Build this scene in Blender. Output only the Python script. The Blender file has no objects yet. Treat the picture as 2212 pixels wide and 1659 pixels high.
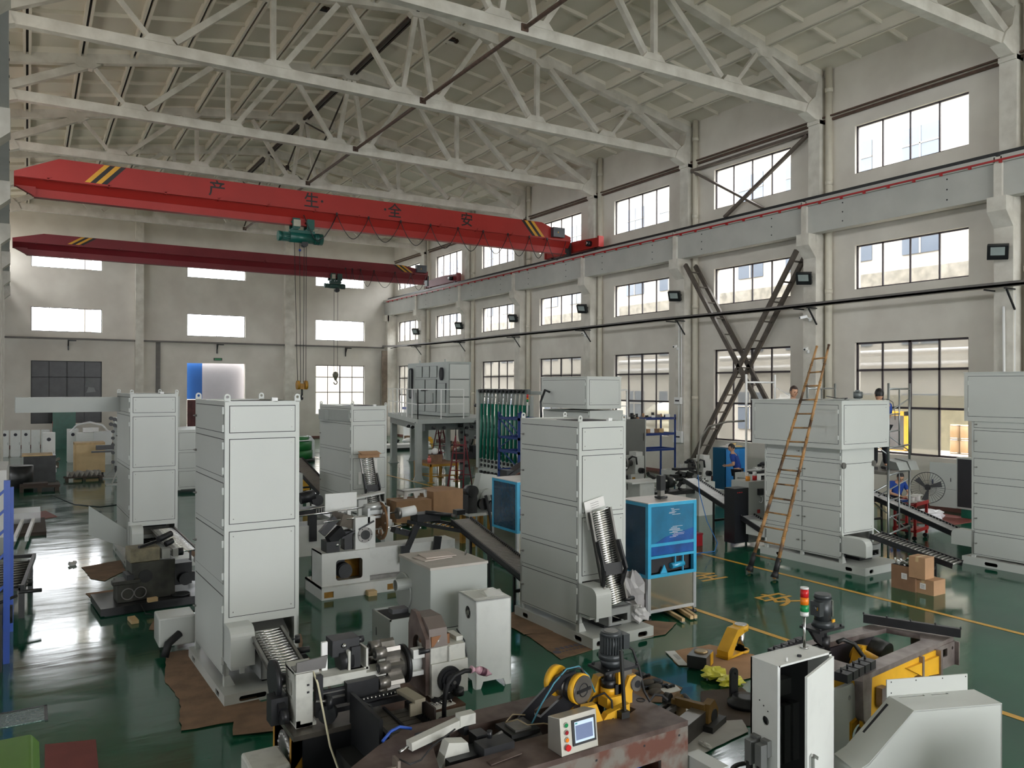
import bpy, bmesh, math, random
from mathutils import Vector, Matrix
R = math.radians
scene = bpy.context.scene
COL = scene.collection

# ---------------------------------------------------------------- camera
cd = bpy.data.cameras.new('camera'); cam = bpy.data.objects.new('camera', cd); COL.objects.link(cam)
cd.sensor_width = 36.0; cd.lens = 1717.07 / 2212 * 36.0; cd.clip_end = 400; cd.clip_start = .05
cam.location = (0, 0, 3.5)
cam.rotation_mode = 'QUATERNION'
cam.rotation_quaternion = (Matrix.Rotation(-.5478, 3, 'Z') @ Matrix.Rotation(math.pi / 2 + .0026, 3, 'X') @ Matrix.Rotation(.0025, 3, 'Z')).to_quaternion()
scene.camera = cam
# ---------------------------------------------------------------- view, sky, daylight
vs = scene.view_settings
vs.view_transform = 'Standard'; vs.look = 'None'; vs.exposure = 0.6; vs.gamma = 1.0
vs.use_curve_mapping = False
W = bpy.data.worlds.new('sky'); scene.world = W; W.use_nodes = True
nt = W.node_tree; nt.nodes.clear()
out = nt.nodes.new('ShaderNodeOutputWorld'); bg = nt.nodes.new('ShaderNodeBackground')
tc = nt.nodes.new('ShaderNodeTexCoord'); sp = nt.nodes.new('ShaderNodeSeparateXYZ'); rp = nt.nodes.new('ShaderNodeValToRGB')
nt.links.new(tc.outputs['Generated'], sp.inputs[0]); nt.links.new(sp.outputs['Z'], rp.inputs[0])
rp.color_ramp.elements[0].position = 0.0; rp.color_ramp.elements[0].color = (.62, .64, .66, 1)
rp.color_ramp.elements[1].position = .9; rp.color_ramp.elements[1].color = (1, 1, 1, 1)
e = rp.color_ramp.elements.new(.08); e.color = (.86, .88, .9, 1)
nt.links.new(rp.outputs[0], bg.inputs[0]); bg.inputs[1].default_value = 9.0
nt.links.new(bg.outputs[0], out.inputs[0])
def portal(loc, rot, sx, sy):
    l = bpy.data.lights.new('window_daylight', 'AREA'); l.shape = 'RECTANGLE'; l.size = sx; l.size_y = sy
    l.cycles.is_portal = True
    o = bpy.data.objects.new('window_daylight', l); COL.objects.link(o); o.location = loc; o.rotation_euler = rot
for zc, h in ((11.0, 1.45), (7.25, 1.45), (3.2, 3.5)):
    portal((22.7, 15, zc), (0, R(90), 0), h, 76)
portal((-1.75, 15, 11), (0, R(-90), 0), 1.6, 76)  # portal at the added high left openings
portal((-16.4, 12, 2.55), (0, R(-90), 0), 2.2, 66)  # portal at the added side bay openings
portal((10.4, 52.9, 6.5), (R(-90), 0, 0), 21, 11)
portal((10.2, -22.5, 6.5), (R(90), 0, 0), 23, 12)  # portal at the enlarged near end openings
scene.cycles.diffuse_bounces = 8; scene.cycles.max_bounces = 14; scene.cycles.sample_clamp_indirect = 6
# ---------------------------------------------------------------- materials
MATS = {}
def mat(name, col, rough=.5, metal=0., var=.12, scale=4., spec=.5, bump=0., bscale=30., col2=None, det=4., coat=0., emit=None, fac=(.35, .65)):
    if name in MATS: return MATS[name]
    m = bpy.data.materials.new(name); m.use_nodes = True; n = m.node_tree; b = n.nodes['Principled BSDF']
    b.inputs['Roughness'].default_value = rough; b.inputs['Metallic'].default_value = metal
    b.inputs['Specular IOR Level'].default_value = spec; b.inputs['Coat Weight'].default_value = coat
    t = n.nodes.new('ShaderNodeTexCoord'); nz = n.nodes.new('ShaderNodeTexNoise'); nz.inputs['Scale'].default_value = scale; nz.inputs['Detail'].default_value = det
    n.links.new(t.outputs['Object'], nz.inputs['Vector'])
    r = n.nodes.new('ShaderNodeValToRGB'); r.color_ramp.elements[0].position = fac[0]; r.color_ramp.elements[1].position = fac[1]
    c2 = col2 or tuple(max(0, c * (1 - var)) for c in col)
    r.color_ramp.elements[0].color = (*c2, 1); r.color_ramp.elements[1].color = (*col, 1)
    n.links.new(nz.outputs['Fac'], r.inputs[0]); n.links.new(r.outputs[0], b.inputs['Base Color'])
    if bump:
        n2 = n.nodes.new('ShaderNodeTexNoise'); n2.inputs['Scale'].default_value = bscale; n2.inputs['Detail'].default_value = 3
        n.links.new(t.outputs['Object'], n2.inputs['Vector'])
        bp = n.nodes.new('ShaderNodeBump'); bp.inputs['Strength'].default_value = bump; bp.inputs['Distance'].default_value = .02
        n.links.new(n2.outputs['Fac'], bp.inputs['Height']); n.links.new(bp.outputs[0], b.inputs['Normal'])
    if emit:
        b.inputs['Emission Color'].default_value = (*emit[0], 1); b.inputs['Emission Strength'].default_value = emit[1]
    MATS[name] = m; return m
def srgb(r, g, b):
    f = lambda c: (c / 255 / 12.92) if c <= 10 else ((c / 255 + .055) / 1.055) ** 2.4
    return (f(r), f(g), f(b))
def clear(name, col, alpha, rough=.05, spec=.5):
    if name in MATS: return MATS[name]
    m = bpy.data.materials.new(name); m.use_nodes = True; n = m.node_tree; b = n.nodes['Principled BSDF']; o = n.nodes['Material Output']
    b.inputs['Base Color'].default_value = (*col, 1); b.inputs['Roughness'].default_value = rough
    tr = n.nodes.new('ShaderNodeBsdfTransparent'); tr.inputs[0].default_value = (*[c * .3 + .7 for c in col], 1)
    mx = n.nodes.new('ShaderNodeMixShader'); mx.inputs[0].default_value = alpha
    n.links.new(tr.outputs[0], mx.inputs[1]); n.links.new(b.outputs[0], mx.inputs[2]); n.links.new(mx.outputs[0], o.inputs[0])
    MATS[name] = m; return m
def film(name, col, rough=.2, spec=.6, streak=.25):
    """tinted stretch film over pale or glass panels: a coloured, slightly streaked, glossy skin"""
    return mat(name, col, rough, 0, streak, 3, spec, .35, 8, coat=.4)
WHITE = mat('machine_grey_white', srgb(190, 193, 188), .38, var=.03, scale=1.5)
WHITE2 = mat('painted_white_steel', srgb(214, 216, 212), .4, var=.08, scale=5, fac=(.25, .5))
GREY = mat('machine_grey', srgb(166, 170, 165), .42, var=.04, scale=2)
GAP = mat('dark_gap', srgb(38, 38, 42), .7)
BLACK = mat('black_steel', srgb(30, 31, 34), .42, var=.3, scale=9)
DARK = mat('dark_oily_iron', srgb(46, 47, 46), .45, .3, var=.4, scale=6)
STEEL = mat('bright_steel', srgb(196, 196, 194), .22, 1., var=.15, scale=12)
DSTEEL = mat('dull_steel', srgb(140, 138, 134), .4, .8, var=.25, scale=8)
ALU = mat('aluminium_profile', srgb(200, 203, 206), .32, .6, var=.05)
CHROME = mat('polished_roller', srgb(222, 222, 220), .16, 1., var=.05)
RUST = mat('rusty_steel', srgb(96, 74, 62), .7, .2, .4, 7)
YEL = mat('yellow_paint', srgb(222, 168, 38), .42, var=.15, scale=5)
OLDYEL = mat('dirty_yellow_paint', srgb(176, 128, 34), .5, var=.4, scale=6)
BLUE = mat('blue_paint', srgb(24, 62, 140), .4, var=.1)
NAVY = mat('dark_blue_paint', srgb(26, 46, 84), .45, var=.2)
REDP = mat('red_paint', srgb(168, 30, 32), .4, var=.15)
DRED = mat('dark_red_paint', srgb(120, 26, 38), .45, var=.15)
GREEN = mat('green_paint', srgb(20, 92, 74), .35, var=.15)
CARD = mat('cardboard', srgb(176, 138, 104), .85, var=.14, scale=3, bump=.1)
CARDD = mat('dirty_cardboard', srgb(140, 112, 88), .9, var=.3, scale=4, bump=.15)
WOOD = mat('pale_wood', srgb(204, 174, 128), .7, var=.2, scale=6)
RUBBER = mat('black_rubber', srgb(22, 22, 24), .6)
PLASTIC = mat('white_plastic', srgb(228, 228, 226), .4, var=.03)
SKIN = mat('skin', srgb(196, 150, 120), .55, var=.05)
HAIR = mat('black_hair', srgb(20, 18, 18), .5)
SHIRT = mat('blue_work_shirt', srgb(26, 66, 150), .8, var=.15, scale=12, bump=.2, bscale=14)
TROUSER = mat('black_trousers', srgb(24, 26, 32), .85, var=.2, scale=10)
SHOE = mat('dark_shoe', srgb(34, 30, 28), .6)
RED = mat('signal_red', srgb(205, 30, 34), .35); ORANGE = mat('signal_orange', srgb(245, 130, 20), .35); SGREEN = mat('signal_green', srgb(20, 140, 80), .35)
PAPER = mat('paper', srgb(226, 224, 220), .8, var=.04)
# ---------------------------------------------------------------- mesh builder
class MB:
    def __init__(s): s.bm = bmesh.new(); s.m = 0; s.mats = []; s.T = None
    def use(s, material):
        if material not in s.mats: s.mats.append(material)
        s.m = s.mats.index(material); return s
    def _f(s, vs, smooth=False):
        try: f = s.bm.faces.new(vs)
        except ValueError: return
        f.material_index = s.m; f.smooth = smooth
    def _v(s, p):
        p = Vector(p)
        return s.bm.verts.new(s.T @ p if s.T else p)
    def box(s, c, d, rot=None):
        M = Matrix.Translation(Vector(c))
        if rot: M = M @ Matrix.Rotation(rot[2], 4, 'Z') @ Matrix.Rotation(rot[1], 4, 'Y') @ Matrix.Rotation(rot[0], 4, 'X')
        v = [s._v(M @ Vector((x * d[0] / 2, y * d[1] / 2, z * d[2] / 2))) for x in (-1, 1) for y in (-1, 1) for z in (-1, 1)]
        for q in ((0, 1, 3, 2), (4, 6, 7, 5), (0, 4, 5, 1), (2, 3, 7, 6), (0, 2, 6, 4), (1, 5, 7, 3)): s._f([v[i] for i in q])
        return s
    def bx(s, x0, x1, y0, y1, z0, z1): return s.box(((x0 + x1) / 2, (y0 + y1) / 2, (z0 + z1) / 2), (abs(x1 - x0), abs(y1 - y0), abs(z1 - z0)))
    def bar(s, p, q, w, h=None, up=(0, 0, 1)):
        p, q = Vector(p), Vector(q); h = h or w; d = (q - p); L = d.length; d.normalize(); u = Vector(up)
        if abs(d.dot(u)) > .98: u = Vector((1, 0, 0))
        a = d.cross(u).normalized(); b = a.cross(d).normalized()
        v = [s._v(o + a * i * w / 2 + b * j * h / 2) for o in (p, q) for i, j in ((-1, -1), (1, -1), (1, 1), (-1, 1))]
        for k in ((3, 2, 1, 0), (4, 5, 6, 7), (0, 1, 5, 4), (1, 2, 6, 5), (2, 3, 7, 6), (3, 0, 4, 7)): s._f([v[i] for i in k])
        return s
    def cyl(s, p, q, r, n=16, r2=None, cap=True):
        p, q = Vector(p), Vector(q); d = (q - p).normalized(); u = Vector((0, 0, 1)) if abs(d.z) < .9 else Vector((1, 0, 0))
        a = d.cross(u).normalized(); b = d.cross(a).normalized(); r2 = r if r2 is None else r2
        A = [s._v(p + (a * math.cos(t) + b * math.sin(t)) * r) for t in [i * 2 * math.pi / n for i in range(n)]]
        B = [s._v(q + (a * math.cos(t) + b * math.sin(t)) * r2) for t in [i * 2 * math.pi / n for i in range(n)]]
        for i in range(n): s._f([A[i], B[i], B[(i + 1) % n], A[(i + 1) % n]], True)
        if cap: s._f(A); s._f(B[::-1])
        return s
    def tube(s, pts, r, n=8, closed=False):
        pts = [Vector(p) for p in pts]; rings = []; prev = None; N = len(pts)
        for i, p in enumerate(pts):
            if closed: d = pts[(i + 1) % N] - pts[i - 1]
            else: d = pts[min(i + 1, N - 1)] - pts[max(i - 1, 0)]
            d.normalize()
            if prev is None:
                u = Vector((0, 0, 1)) if abs(d.z) < .9 else Vector((1, 0, 0)); a = d.cross(u).normalized()
            else: a = (prev - d * prev.dot(d)).normalized()
            prev = a; b = d.cross(a)
            rings.append([s._v(p + (a * math.cos(t) + b * math.sin(t)) * r) for t in [k * 2 * math.pi / n for k in range(n)]])
        for i in range(N if closed else N - 1):
            A, B = rings[i], rings[(i + 1) % N]
            for k in range(n): s._f([A[k], A[(k + 1) % n], B[(k + 1) % n], B[k]], True)
        if not closed: s._f(rings[0][::-1]); s._f(rings[-1])
        return s
    def prism(s, poly, ax, a0, a1, smooth=False):
        f = {'x': lambda u, v, w: (w, u, v), 'y': lambda u, v, w: (u, w, v), 'z': lambda u, v, w: (u, v, w)}[ax]
        A = [s._v(f(u, v, a0)) for u, v in poly]; B = [s._v(f(u, v, a1)) for u, v in poly]; n = len(poly)
        for i in range(n): s._f([A[i], A[(i + 1) % n], B[(i + 1) % n], B[i]], smooth)
        s._f(A[::-1]); s._f(B); return s
    def plate(s, outer, holes, ax, a0, a1):
        """flat plate of thickness a0..a1 whose outline and holes are 2D loops"""
        f = {'x': lambda u, v, w: (w, u, v), 'y': lambda u, v, w: (u, w, v), 'z': lambda u, v, w: (u, v, w)}[ax]
        for w in (a0, a1):
            es = []; ring = []
            for loop in [outer] + holes:
                vv = [s._v(f(u, v, w)) for u, v in loop]; ring.append(vv)
                for i in range(len(vv)): es.append(s.bm.edges.new((vv[i], vv[(i + 1) % len(vv)])))
            g = bmesh.ops.triangle_fill(s.bm, use_beauty=True, edges=es)
            for x in g['geom']:
                if isinstance(x, bmesh.types.BMFace): x.material_index = s.m
            if w == a0: first = ring
        for A, B in zip(first, ring):
            for i in range(len(A)): s._f([A[i], A[(i + 1) % len(A)], B[(i + 1) % len(A)], B[i]])
        return s
    def sph(s, c, r, n=12, m=8, sc=(1, 1, 1)):
        c = Vector(c); rows = []
        for j in range(1, m):
            t = math.pi * j / m
            rows.append([s._v(c + Vector((math.sin(t) * math.cos(p) * r * sc[0], math.sin(t) * math.sin(p) * r * sc[1], math.cos(t) * r * sc[2]))) for p in [2 * math.pi * k / n for k in range(n)]])
        T = s._v(c + Vector((0, 0, r * sc[2]))); B = s._v(c - Vector((0, 0, r * sc[2])))
        for k in range(n):
            s._f([T, rows[0][k], rows[0][(k + 1) % n]], True); s._f([B, rows[-1][(k + 1) % n], rows[-1][k]], True)
            for j in range(m - 2): s._f([rows[j][k], rows[j + 1][k], rows[j + 1][(k + 1) % n], rows[j][(k + 1) % n]], True)
        return s
    def lathe(s, prof, c=(0, 0, 0), ax='z', n=20):
        c = Vector(c); f = {'z': lambda a, b, h: (a, b, h), 'x': lambda a, b, h: (h, a, b), 'y': lambda a, b, h: (a, h, b)}[ax]; rows = []
        for r, h in prof: rows.append([s._v(c + Vector(f(r * math.cos(t), r * math.sin(t), h))) for t in [2 * math.pi * k / n for k in range(n)]])
        for i in range(len(rows) - 1):
            for k in range(n): s._f([rows[i][k], rows[i][(k + 1) % n], rows[i + 1][(k + 1) % n], rows[i + 1][k]], True)
        if prof[0][0] > 1e-4: s._f(rows[0][::-1])
        if prof[-1][0] > 1e-4: s._f(rows[-1])
        return s
    def build(s, name, material=None, parent=None, bevel=0, loc=None):
        if material and not s.mats: s.mats = [material]
        elif material and material not in s.mats: s.mats[0:0] = []
        bmesh.ops.remove_doubles(s.bm, verts=s.bm.verts, dist=1e-5) if bevel else None
        bmesh.ops.recalc_face_normals(s.bm, faces=s.bm.faces)
        me = bpy.data.meshes.new(name); s.bm.to_mesh(me); s.bm.free()
        for m in s.mats: me.materials.append(m)
        o = bpy.data.objects.new(name, me); COL.objects.link(o)
        if parent: o.parent = parent
        if loc: o.location = loc
        if bevel:
            b = o.modifiers.new('soft_edge', 'BEVEL'); b.width = bevel; b.segments = 2; b.limit_method = 'ANGLE'; b.angle_limit = R(40)
        return o
def new(material):
    m = MB(); m.use(material); return m
def tag(o, label=None, cat=None, group=None, kind=None):
    if label: o['label'] = label
    if cat: o['category'] = cat
    if group: o['group'] = group
    if kind: o['kind'] = kind
    return o
def thing(name, label, cat, loc=(0, 0, 0), rz=0, group=None):
    o = bpy.data.objects.new(name, None); COL.objects.link(o); o.empty_display_size = .2
    o.location = loc; o.rotation_euler = (0, 0, R(rz)); return tag(o, label, cat, group)
def struct(o): o['kind'] = 'structure'; return o
def kids(o): return [c for c in bpy.data.objects if c.parent == o]
def dup(root, loc, rz=None, label=None, group=None):
    def cp(o, par):
        c = o.copy(); COL.objects.link(c)
        if par: c.parent = par
        for ch in list(o.children): cp(ch, c)
        return c
    r = cp(root, None); r.location = loc
    if rz is not None: r.rotation_euler = (0, 0, R(rz))
    if label: r['label'] = label
    if group: r['group'] = group
    return r
def rrect(w, h, r, n=4, cx=0, cy=0):
    p = []
    for sx, sy, a0 in ((1, 1, 0), (-1, 1, 90), (-1, -1, 180), (1, -1, 270)):
        for k in range(n + 1):
            a = R(a0 + 90 * k / n); p.append((cx + sx * (w / 2 - r) + r * math.cos(a), cy + sy * (h / 2 - r) + r * math.sin(a)))
    return p
def circ(r, n=20, cx=0, cy=0): return [(cx + r * math.cos(2 * math.pi * k / n), cy + r * math.sin(2 * math.pi * k / n)) for k in range(n)]
def rect(x0, x1, y0, y1): return [(x0, y0), (x1, y0), (x1, y1), (x0, y1)]
rnd = random.Random(7)

FLOOR_LINES = [((12.06, -20), (12.06, 51)), ((8.97, -20), (8.97, 51))]
ROOF_HOLES = [(12.35, 24.35), (7.9, 24.3)]
TRUSS_LABEL = {0: 'concrete roof truss closest above the camera, only its right end in view', 1: 'concrete roof truss, second, ending above the pair of wall braces', 2: 'concrete roof truss, third, at the far column of the X-braced bay',
 3: 'concrete roof truss, fourth, just in front of the bright red crane', 4: 'concrete roof truss, fifth, seen over the bright red crane girder', 5: 'concrete roof truss, sixth, between the two cranes', 6: 'concrete roof truss furthest away, close to the far wall'}
# ================================================================ the hall
WALLM = mat('limewashed_wall', srgb(216, 211, 201), .92, var=.16, scale=.7, bump=.12, bscale=6, det=8, col2=srgb(203, 197, 187))
CONC = mat('whitewashed_concrete', srgb(214, 210, 200), .9, var=.2, scale=2.2, bump=.25, bscale=9, det=7, col2=srgb(194, 189, 178))
ROOFM = mat('roof_panel_concrete', srgb(222, 216, 202), .92, var=.05, scale=.8, bump=.08, bscale=6, det=6)
BEAMM = mat('grey_painted_concrete', srgb(184, 184, 178), .85, var=.1, scale=1.2, det=6)
FRAME = mat('dark_window_frame', srgb(62, 54, 58), .5, var=.1)
XW = 22.19; YF = 52.4
WY0, WY1 = 12.17, 15.71
ZR = ((10.2, 11.7), (6.56, 7.94), (1.49, 4.89))
def zroof(x):
    d = abs(x - 10.47); P = ((0, 15.62), (4.8, 14.98), (8.9, 14.28), (11.72, 13.78), (14, 13.4))
    for (a, za), (b, zb) in zip(P, P[1:]):
        if d <= b: return za + (zb - za) * (d - a) / (b - a)
    return P[-1][1]
# floor: glossy green epoxy
fm = bpy.data.materials.new('green_epoxy_floor'); fm.use_nodes = True; n = fm.node_tree; b = n.nodes['Principled BSDF']
t = n.nodes.new('ShaderNodeTexCoord')
def noise(sc, det=4, dist=0., vec=None):
    z = n.nodes.new('ShaderNodeTexNoise'); z.inputs['Scale'].default_value = sc; z.inputs['Detail'].default_value = det; z.inputs['Distortion'].default_value = dist
    n.links.new(vec or t.outputs['Object'], z.inputs['Vector']); return z
def ramp(src, stops):
    r = n.nodes.new('ShaderNodeValToRGB'); E = r.color_ramp.elements
    E[0].position, E[0].color = stops[0][0], (*stops[0][1], 1); E[1].position, E[1].color = stops[-1][0], (*stops[-1][1], 1)
    for p, c in stops[1:-1]: e = E.new(p); e.color = (*c, 1)
    n.links.new(src, r.inputs[0]); return r
a = noise(.35, 6, .6); r1 = ramp(a.outputs['Fac'], ((.3, srgb(12, 66, 47)), (.55, srgb(22, 84, 62)), (.75, srgb(40, 98, 78))))
n.links.new(r1.outputs[0], b.inputs['Base Color'])
mp = n.nodes.new('ShaderNodeMapping'); mp.inputs['Scale'].default_value = (.5, 1.6, 1); mp.inputs['Rotation'].default_value = (0, 0, .2); n.links.new(t.outputs['Object'], mp.inputs[0])
c = noise(1.3, 5, 1.2, mp.outputs[0]); r2 = ramp(c.outputs['Fac'], ((.35, (.07,) * 3), (.65, (.15,) * 3))); n.links.new(r2.outputs[0], b.inputs['Roughness'])
d = noise(2.2, 3, .6, mp.outputs[0]); bp = n.nodes.new('ShaderNodeBump'); bp.inputs['Strength'].default_value = .05; bp.inputs['Distance'].default_value = .03
n.links.new(d.outputs['Fac'], bp.inputs['Height']); n.links.new(bp.outputs[0], b.inputs['Normal'])
b.inputs['Specular IOR Level'].default_value = .65
m = new(fm); m.bx(-3.2, XW + .3, -22, YF + .3, -.2, 0); struct(m.build('floor'))
YLINE = mat('yellow_floor_paint', srgb(214, 160, 48), .3, var=.12, scale=5)
for i, (p, q) in enumerate(FLOOR_LINES):
    m = new(YLINE); P, Q = Vector((*p, 0)), Vector((*q, 0)); dd = (Q - P).normalized(); nn = Vector((-dd.y, dd.x, 0)) * .05
    v = [m._v(x + Vector((0, 0, .003))) for x in (P - nn, Q - nn, Q + nn, P + nn)]; m._f(v); struct(m.build('floor_line'))
# walls with cut openings; left, side bay and near ones added for light
def wall_right():
    holes = [rect(WY0 + 6 * k, WY1 + 6 * k, a, b) for k in range(-5, 7) for a, b in ZR]
    m = new(WALLM); m.plate(rect(-22, YF + .3, 0, 13.95), holes, 'x', XW, XW + .3); struct(m.build('wall_right'))
wall_right()
FARW = [(.18, 3.75), (8.44, 11.93), (16.53, 19.98)]
def wall_far():
    holes = []
    for i, (a, b) in enumerate(FARW):
        holes += [rect(a, b, 10.2, 11.6), rect(a, b, 6.56, 7.94)]
        holes.append(rect(a, b, (1.3, .02, 1.55)[i], 4.88))
    pr = [(-1.9, 0), (XW + .1, 0)] + [(x, zroof(x) + .3) for x in (XW + .1, 19.37, 15.27, 10.47, 5.67, 1.57, -1.9)]
    m = new(WALLM); m.plate(pr, holes, 'y', YF, YF + .3); struct(m.build('wall_far'))
wall_far()
m = new(WALLM); m.plate(rect(-22, YF + .3, 8.4, 14), [rect(WY0 + 6 * k, WY1 + 6 * k, 10.2, 11.7) for k in range(-5, 7)], 'x', -.3, 0)  # high opening row added out of view to brighten the hall
for v in m.bm.verts: v.co.x += -1.25 - .0154 * v.co.y
struct(m.build('wall_left'))
# unseen bay beyond the left columns, added to set the light from the left
SIDE = mat('added_side_bay_wall', srgb(160, 156, 148), .9, var=.1)
m = new(SIDE); m.plate(rect(-22, YF + .3, 0, 9), [rect(WY0 + 6 * k, WY1 + 6 * k, 1.5, 3.6) for k in range(-5, 6)], 'x', -16.3, -16); struct(m.build('wall_added_bay'))  # openings added to light the left faces of the machines
m = new(SIDE); m.bx(-16.3, -1.2, -22, YF + .3, 8.9, 9.1); struct(m.build('ceiling_added_bay'))
m = new(SIDE); m.bx(-16.3, -1.9, YF, YF + .3, 0, 9); m.bx(-16.3, -1.4, -22.3, -22, 0, 9); struct(m.build('wall_added_bay_end'))
m = new(mat('grey_added_bay_floor', srgb(60, 68, 64), .5)); m.bx(-16.3, -3.2, -22.3, YF + .3, -.2, 0); struct(m.build('floor_added_bay'))
m = new(WALLM); m.plate(rect(-3, XW + .3, 0, 15.9), [rect(x, x + 6.0, z0, z1) for x in (-.4, 6.2, 12.8) for z0, z1 in ((.05, 5.2), (5.8, 9), (9.8, 12.6))], 'y', -22.3, -22); struct(m.build('wall_near'))  # unseen end wall, openings made large for stronger light from behind the camera
# baseboard
m = new(mat('red_skirting', srgb(120, 74, 66), .6, var=.2)); m.bx(XW - .02, XW, -20, YF, 0, .12); struct(m.build('baseboard_right'))
m = new(mat('red_skirting', (0, 0, 0))); m.bx(-1.7, 8.4, YF - .02, YF, 0, .12); m.bx(11.95, XW, YF - .02, YF, 0, .12); struct(m.build('baseboard_far'))
# ceiling slabs with ribs
m = new(ROOFM)
pts = [-1.9, 1.57, 5.67, 10.47, 15.27, 19.37, XW + .3]
m.prism([(x, zroof(x)) for x in pts] + [(x, zroof(x) + .25) for x in pts[::-1]], 'y', -22.3, YF + .3); struct(m.build('ceiling'))
def ceil_ribs():
    m = new(ROOFM); x = 10.47 - 12; xs = []
    while x < XW: xs.append(x); x += 1.5
    for x in xs:
        z = zroof(x)
        for s in (-1, 1):
            for k in range(-5, 8):
                y0 = 10.94 + 6 * (k - 1) + .06; y1 = y0 + 5.88
                if y0 > YF: continue
                y1 = min(y1, YF)
                if abs(x) < 40: m.bx(x + s * .035 - .0 * s, x + s * .11, y0, y1, z - .27, z + .04)
    struct(m.build('ceiling_rib'))
    m = new(GAP)
    for x in xs:
        m.bx(x - .033, x + .033, -22, YF, zroof(x) - .16, zroof(x) - .003)
    struct(m.build('ceiling_joint'))
    m = new(ROOFM)
    for a, b in zip(xs, xs[1:] + [XW]):
        for k in range(-5, 8):
            for j in range(1, 4):
                y = 10.94 + 6 * (k - 1) + j * 1.5
                if y > YF - .1: continue
                m.bar((a + .1, y, zroof(a + .1) - .05), (b - .1, y, zroof(b - .1) - .05), .07, .13)
            y = 10.94 + 6 * k
            if y < YF:
                for s in (-.09, .09): m.bar((a + .1, y + s, zroof(a + .1) - .08), (b - .1, y + s, zroof(b - .1) - .08), .07, .2)
    struct(m.build('ceiling_cross_rib'))
ceil_ribs()
def roof_hole(x, y):
    m = new(RUST); z = zroof(x) - .02
    for i in range(14):
        a = 2 * math.pi * i / 14; r = .22 + rnd.random() * .05
        m.box((x + r * math.cos(a), y + r * math.sin(a) * .8, z), (.1, .09, .06), (rnd.random(), rnd.random(), a))
    m.use(GAP); m.cyl((x, y, z - .005), (x, y, z + .01), .2, 14); tag(m.build('roof_vent_hole'), 'ragged hole broken in the roof panel ' + ('right of the ridge' if x > 10.47 else 'left of the ridge'), 'hole', 'holes broken in the roof panels')
for p in ROOF_HOLES: roof_hole(*p)
# trusses
def truss(k):
    Y = 10.94 + 6 * k; xc = 10.47; w = .24
    root = thing('roof_truss', None, None, (xc, Y, 12.45)); root['kind'] = 'structure'; root['label'] = TRUSS_LABEL[k] if k in TRUSS_LABEL else 'whitewashed concrete roof truss'
    m = new(CONC); m.bar((-11.75, 0, 0), (11.75, 0, 0), w, .3)
    for x in (-7.5, -4.4, -.6, .6, 4.4, 7.5):
        m.prism([(x - .42, .13), (x - .25, .32), (x + .25, .32), (x + .42, .13)], 'y', -w / 2 - .015, w / 2 + .015)
    for s in (-1, 1):
        m.prism([(s * 11.72, -.32), (s * 11.2, -.32), (s * 10.75, -.15), (s * 10.9, .16), (s * 11.2, .42), (s * 11.35, .95), (s * 11.72, 1.1)], 'y', -.17, .17)
    m.build('bottom_chord', parent=root)
    m = new(CONC); P = [(d * s, z) for s, r in ((-1, 1), (1, 1)) for d, z in ()]
    top = [(-11.65, 1.0), (-8.9, 1.5), (-4.8, 2.32), (0, 2.93), (4.8, 2.32), (8.9, 1.5), (11.65, 1.0)]
    for a, b in zip(top, top[1:]): m.bar((a[0], 0, a[1]), (b[0], 0, b[1]), .26, .3)
    for x, z in top[1:-1]: m.prism([(x - .45, z - .1), (x - .2, z - .3), (x + .2, z - .3), (x + .45, z - .1)], 'y', -.135, .135)
    m.build('top_chord', parent=root)
    for s in (-1, 1):
        for a, b, t in (((.06, 2.8), (.5, .25), .15), ((2.25, 2.45), (.75, .25), .15), ((2.6, 2.4), (4.2, .25), .16), ((4.5, 2.2), (4.5, .25), .15), ((5.0, 2.1), (7.1, .25), .17), ((8.7, 1.35), (7.75, .25), .12), ((8.8, 1.35), (11.2, .15), .24)):
            m = new(CONC); m.bar((s * a[0], 0, a[1]), (s * b[0], 0, b[1]), t * .95, t); m.build('web_member', parent=root)
for k in range(-4, 7): truss(k)
# tie rods
m = new(RUST); m.cyl((10.6, -18, 12.47), (10.6, 47.2, 12.45), .055, 10)
for k in range(-2, 7): m.bx(10.5, 10.7, 10.94 + 6 * k - .16, 10.94 + 6 * k + .16, 12.38, 12.56)
tag(m.build('steel_tie_pipe'), 'long rusty brown pipe along the truss bottom chords', 'pipe')
m = new(mat('dark_brown_steel', srgb(66, 54, 50), .7)); m.bar((10.42, -18, 15.28), (10.42, 52, 15.28), .09); m.bar((10.62, -18, 15.33), (10.62, 52, 15.33), .06)
tag(m.build('ridge_tie'), 'dark steel tie running under the ridge of the roof', 'tie rod')
for y in (34.94, 40.94, 46.94):
    m = new(mat('dark_brown_steel', (0, 0, 0)))
    m.bar((10.5, y, 15.2), (10.6, y - 6, 12.5), .05); m.bar((10.6, y, 12.6), (10.5, y - 6, 15.2), .05); m.bar((10.55, y - 3, 13.9), (10.55, y - 3.1, 13.9), .16)
    tag(m.build('sway_brace'), 'dark steel cross brace between roof trusses under the ridge', 'brace', 'cross braces under the ridge')
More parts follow.
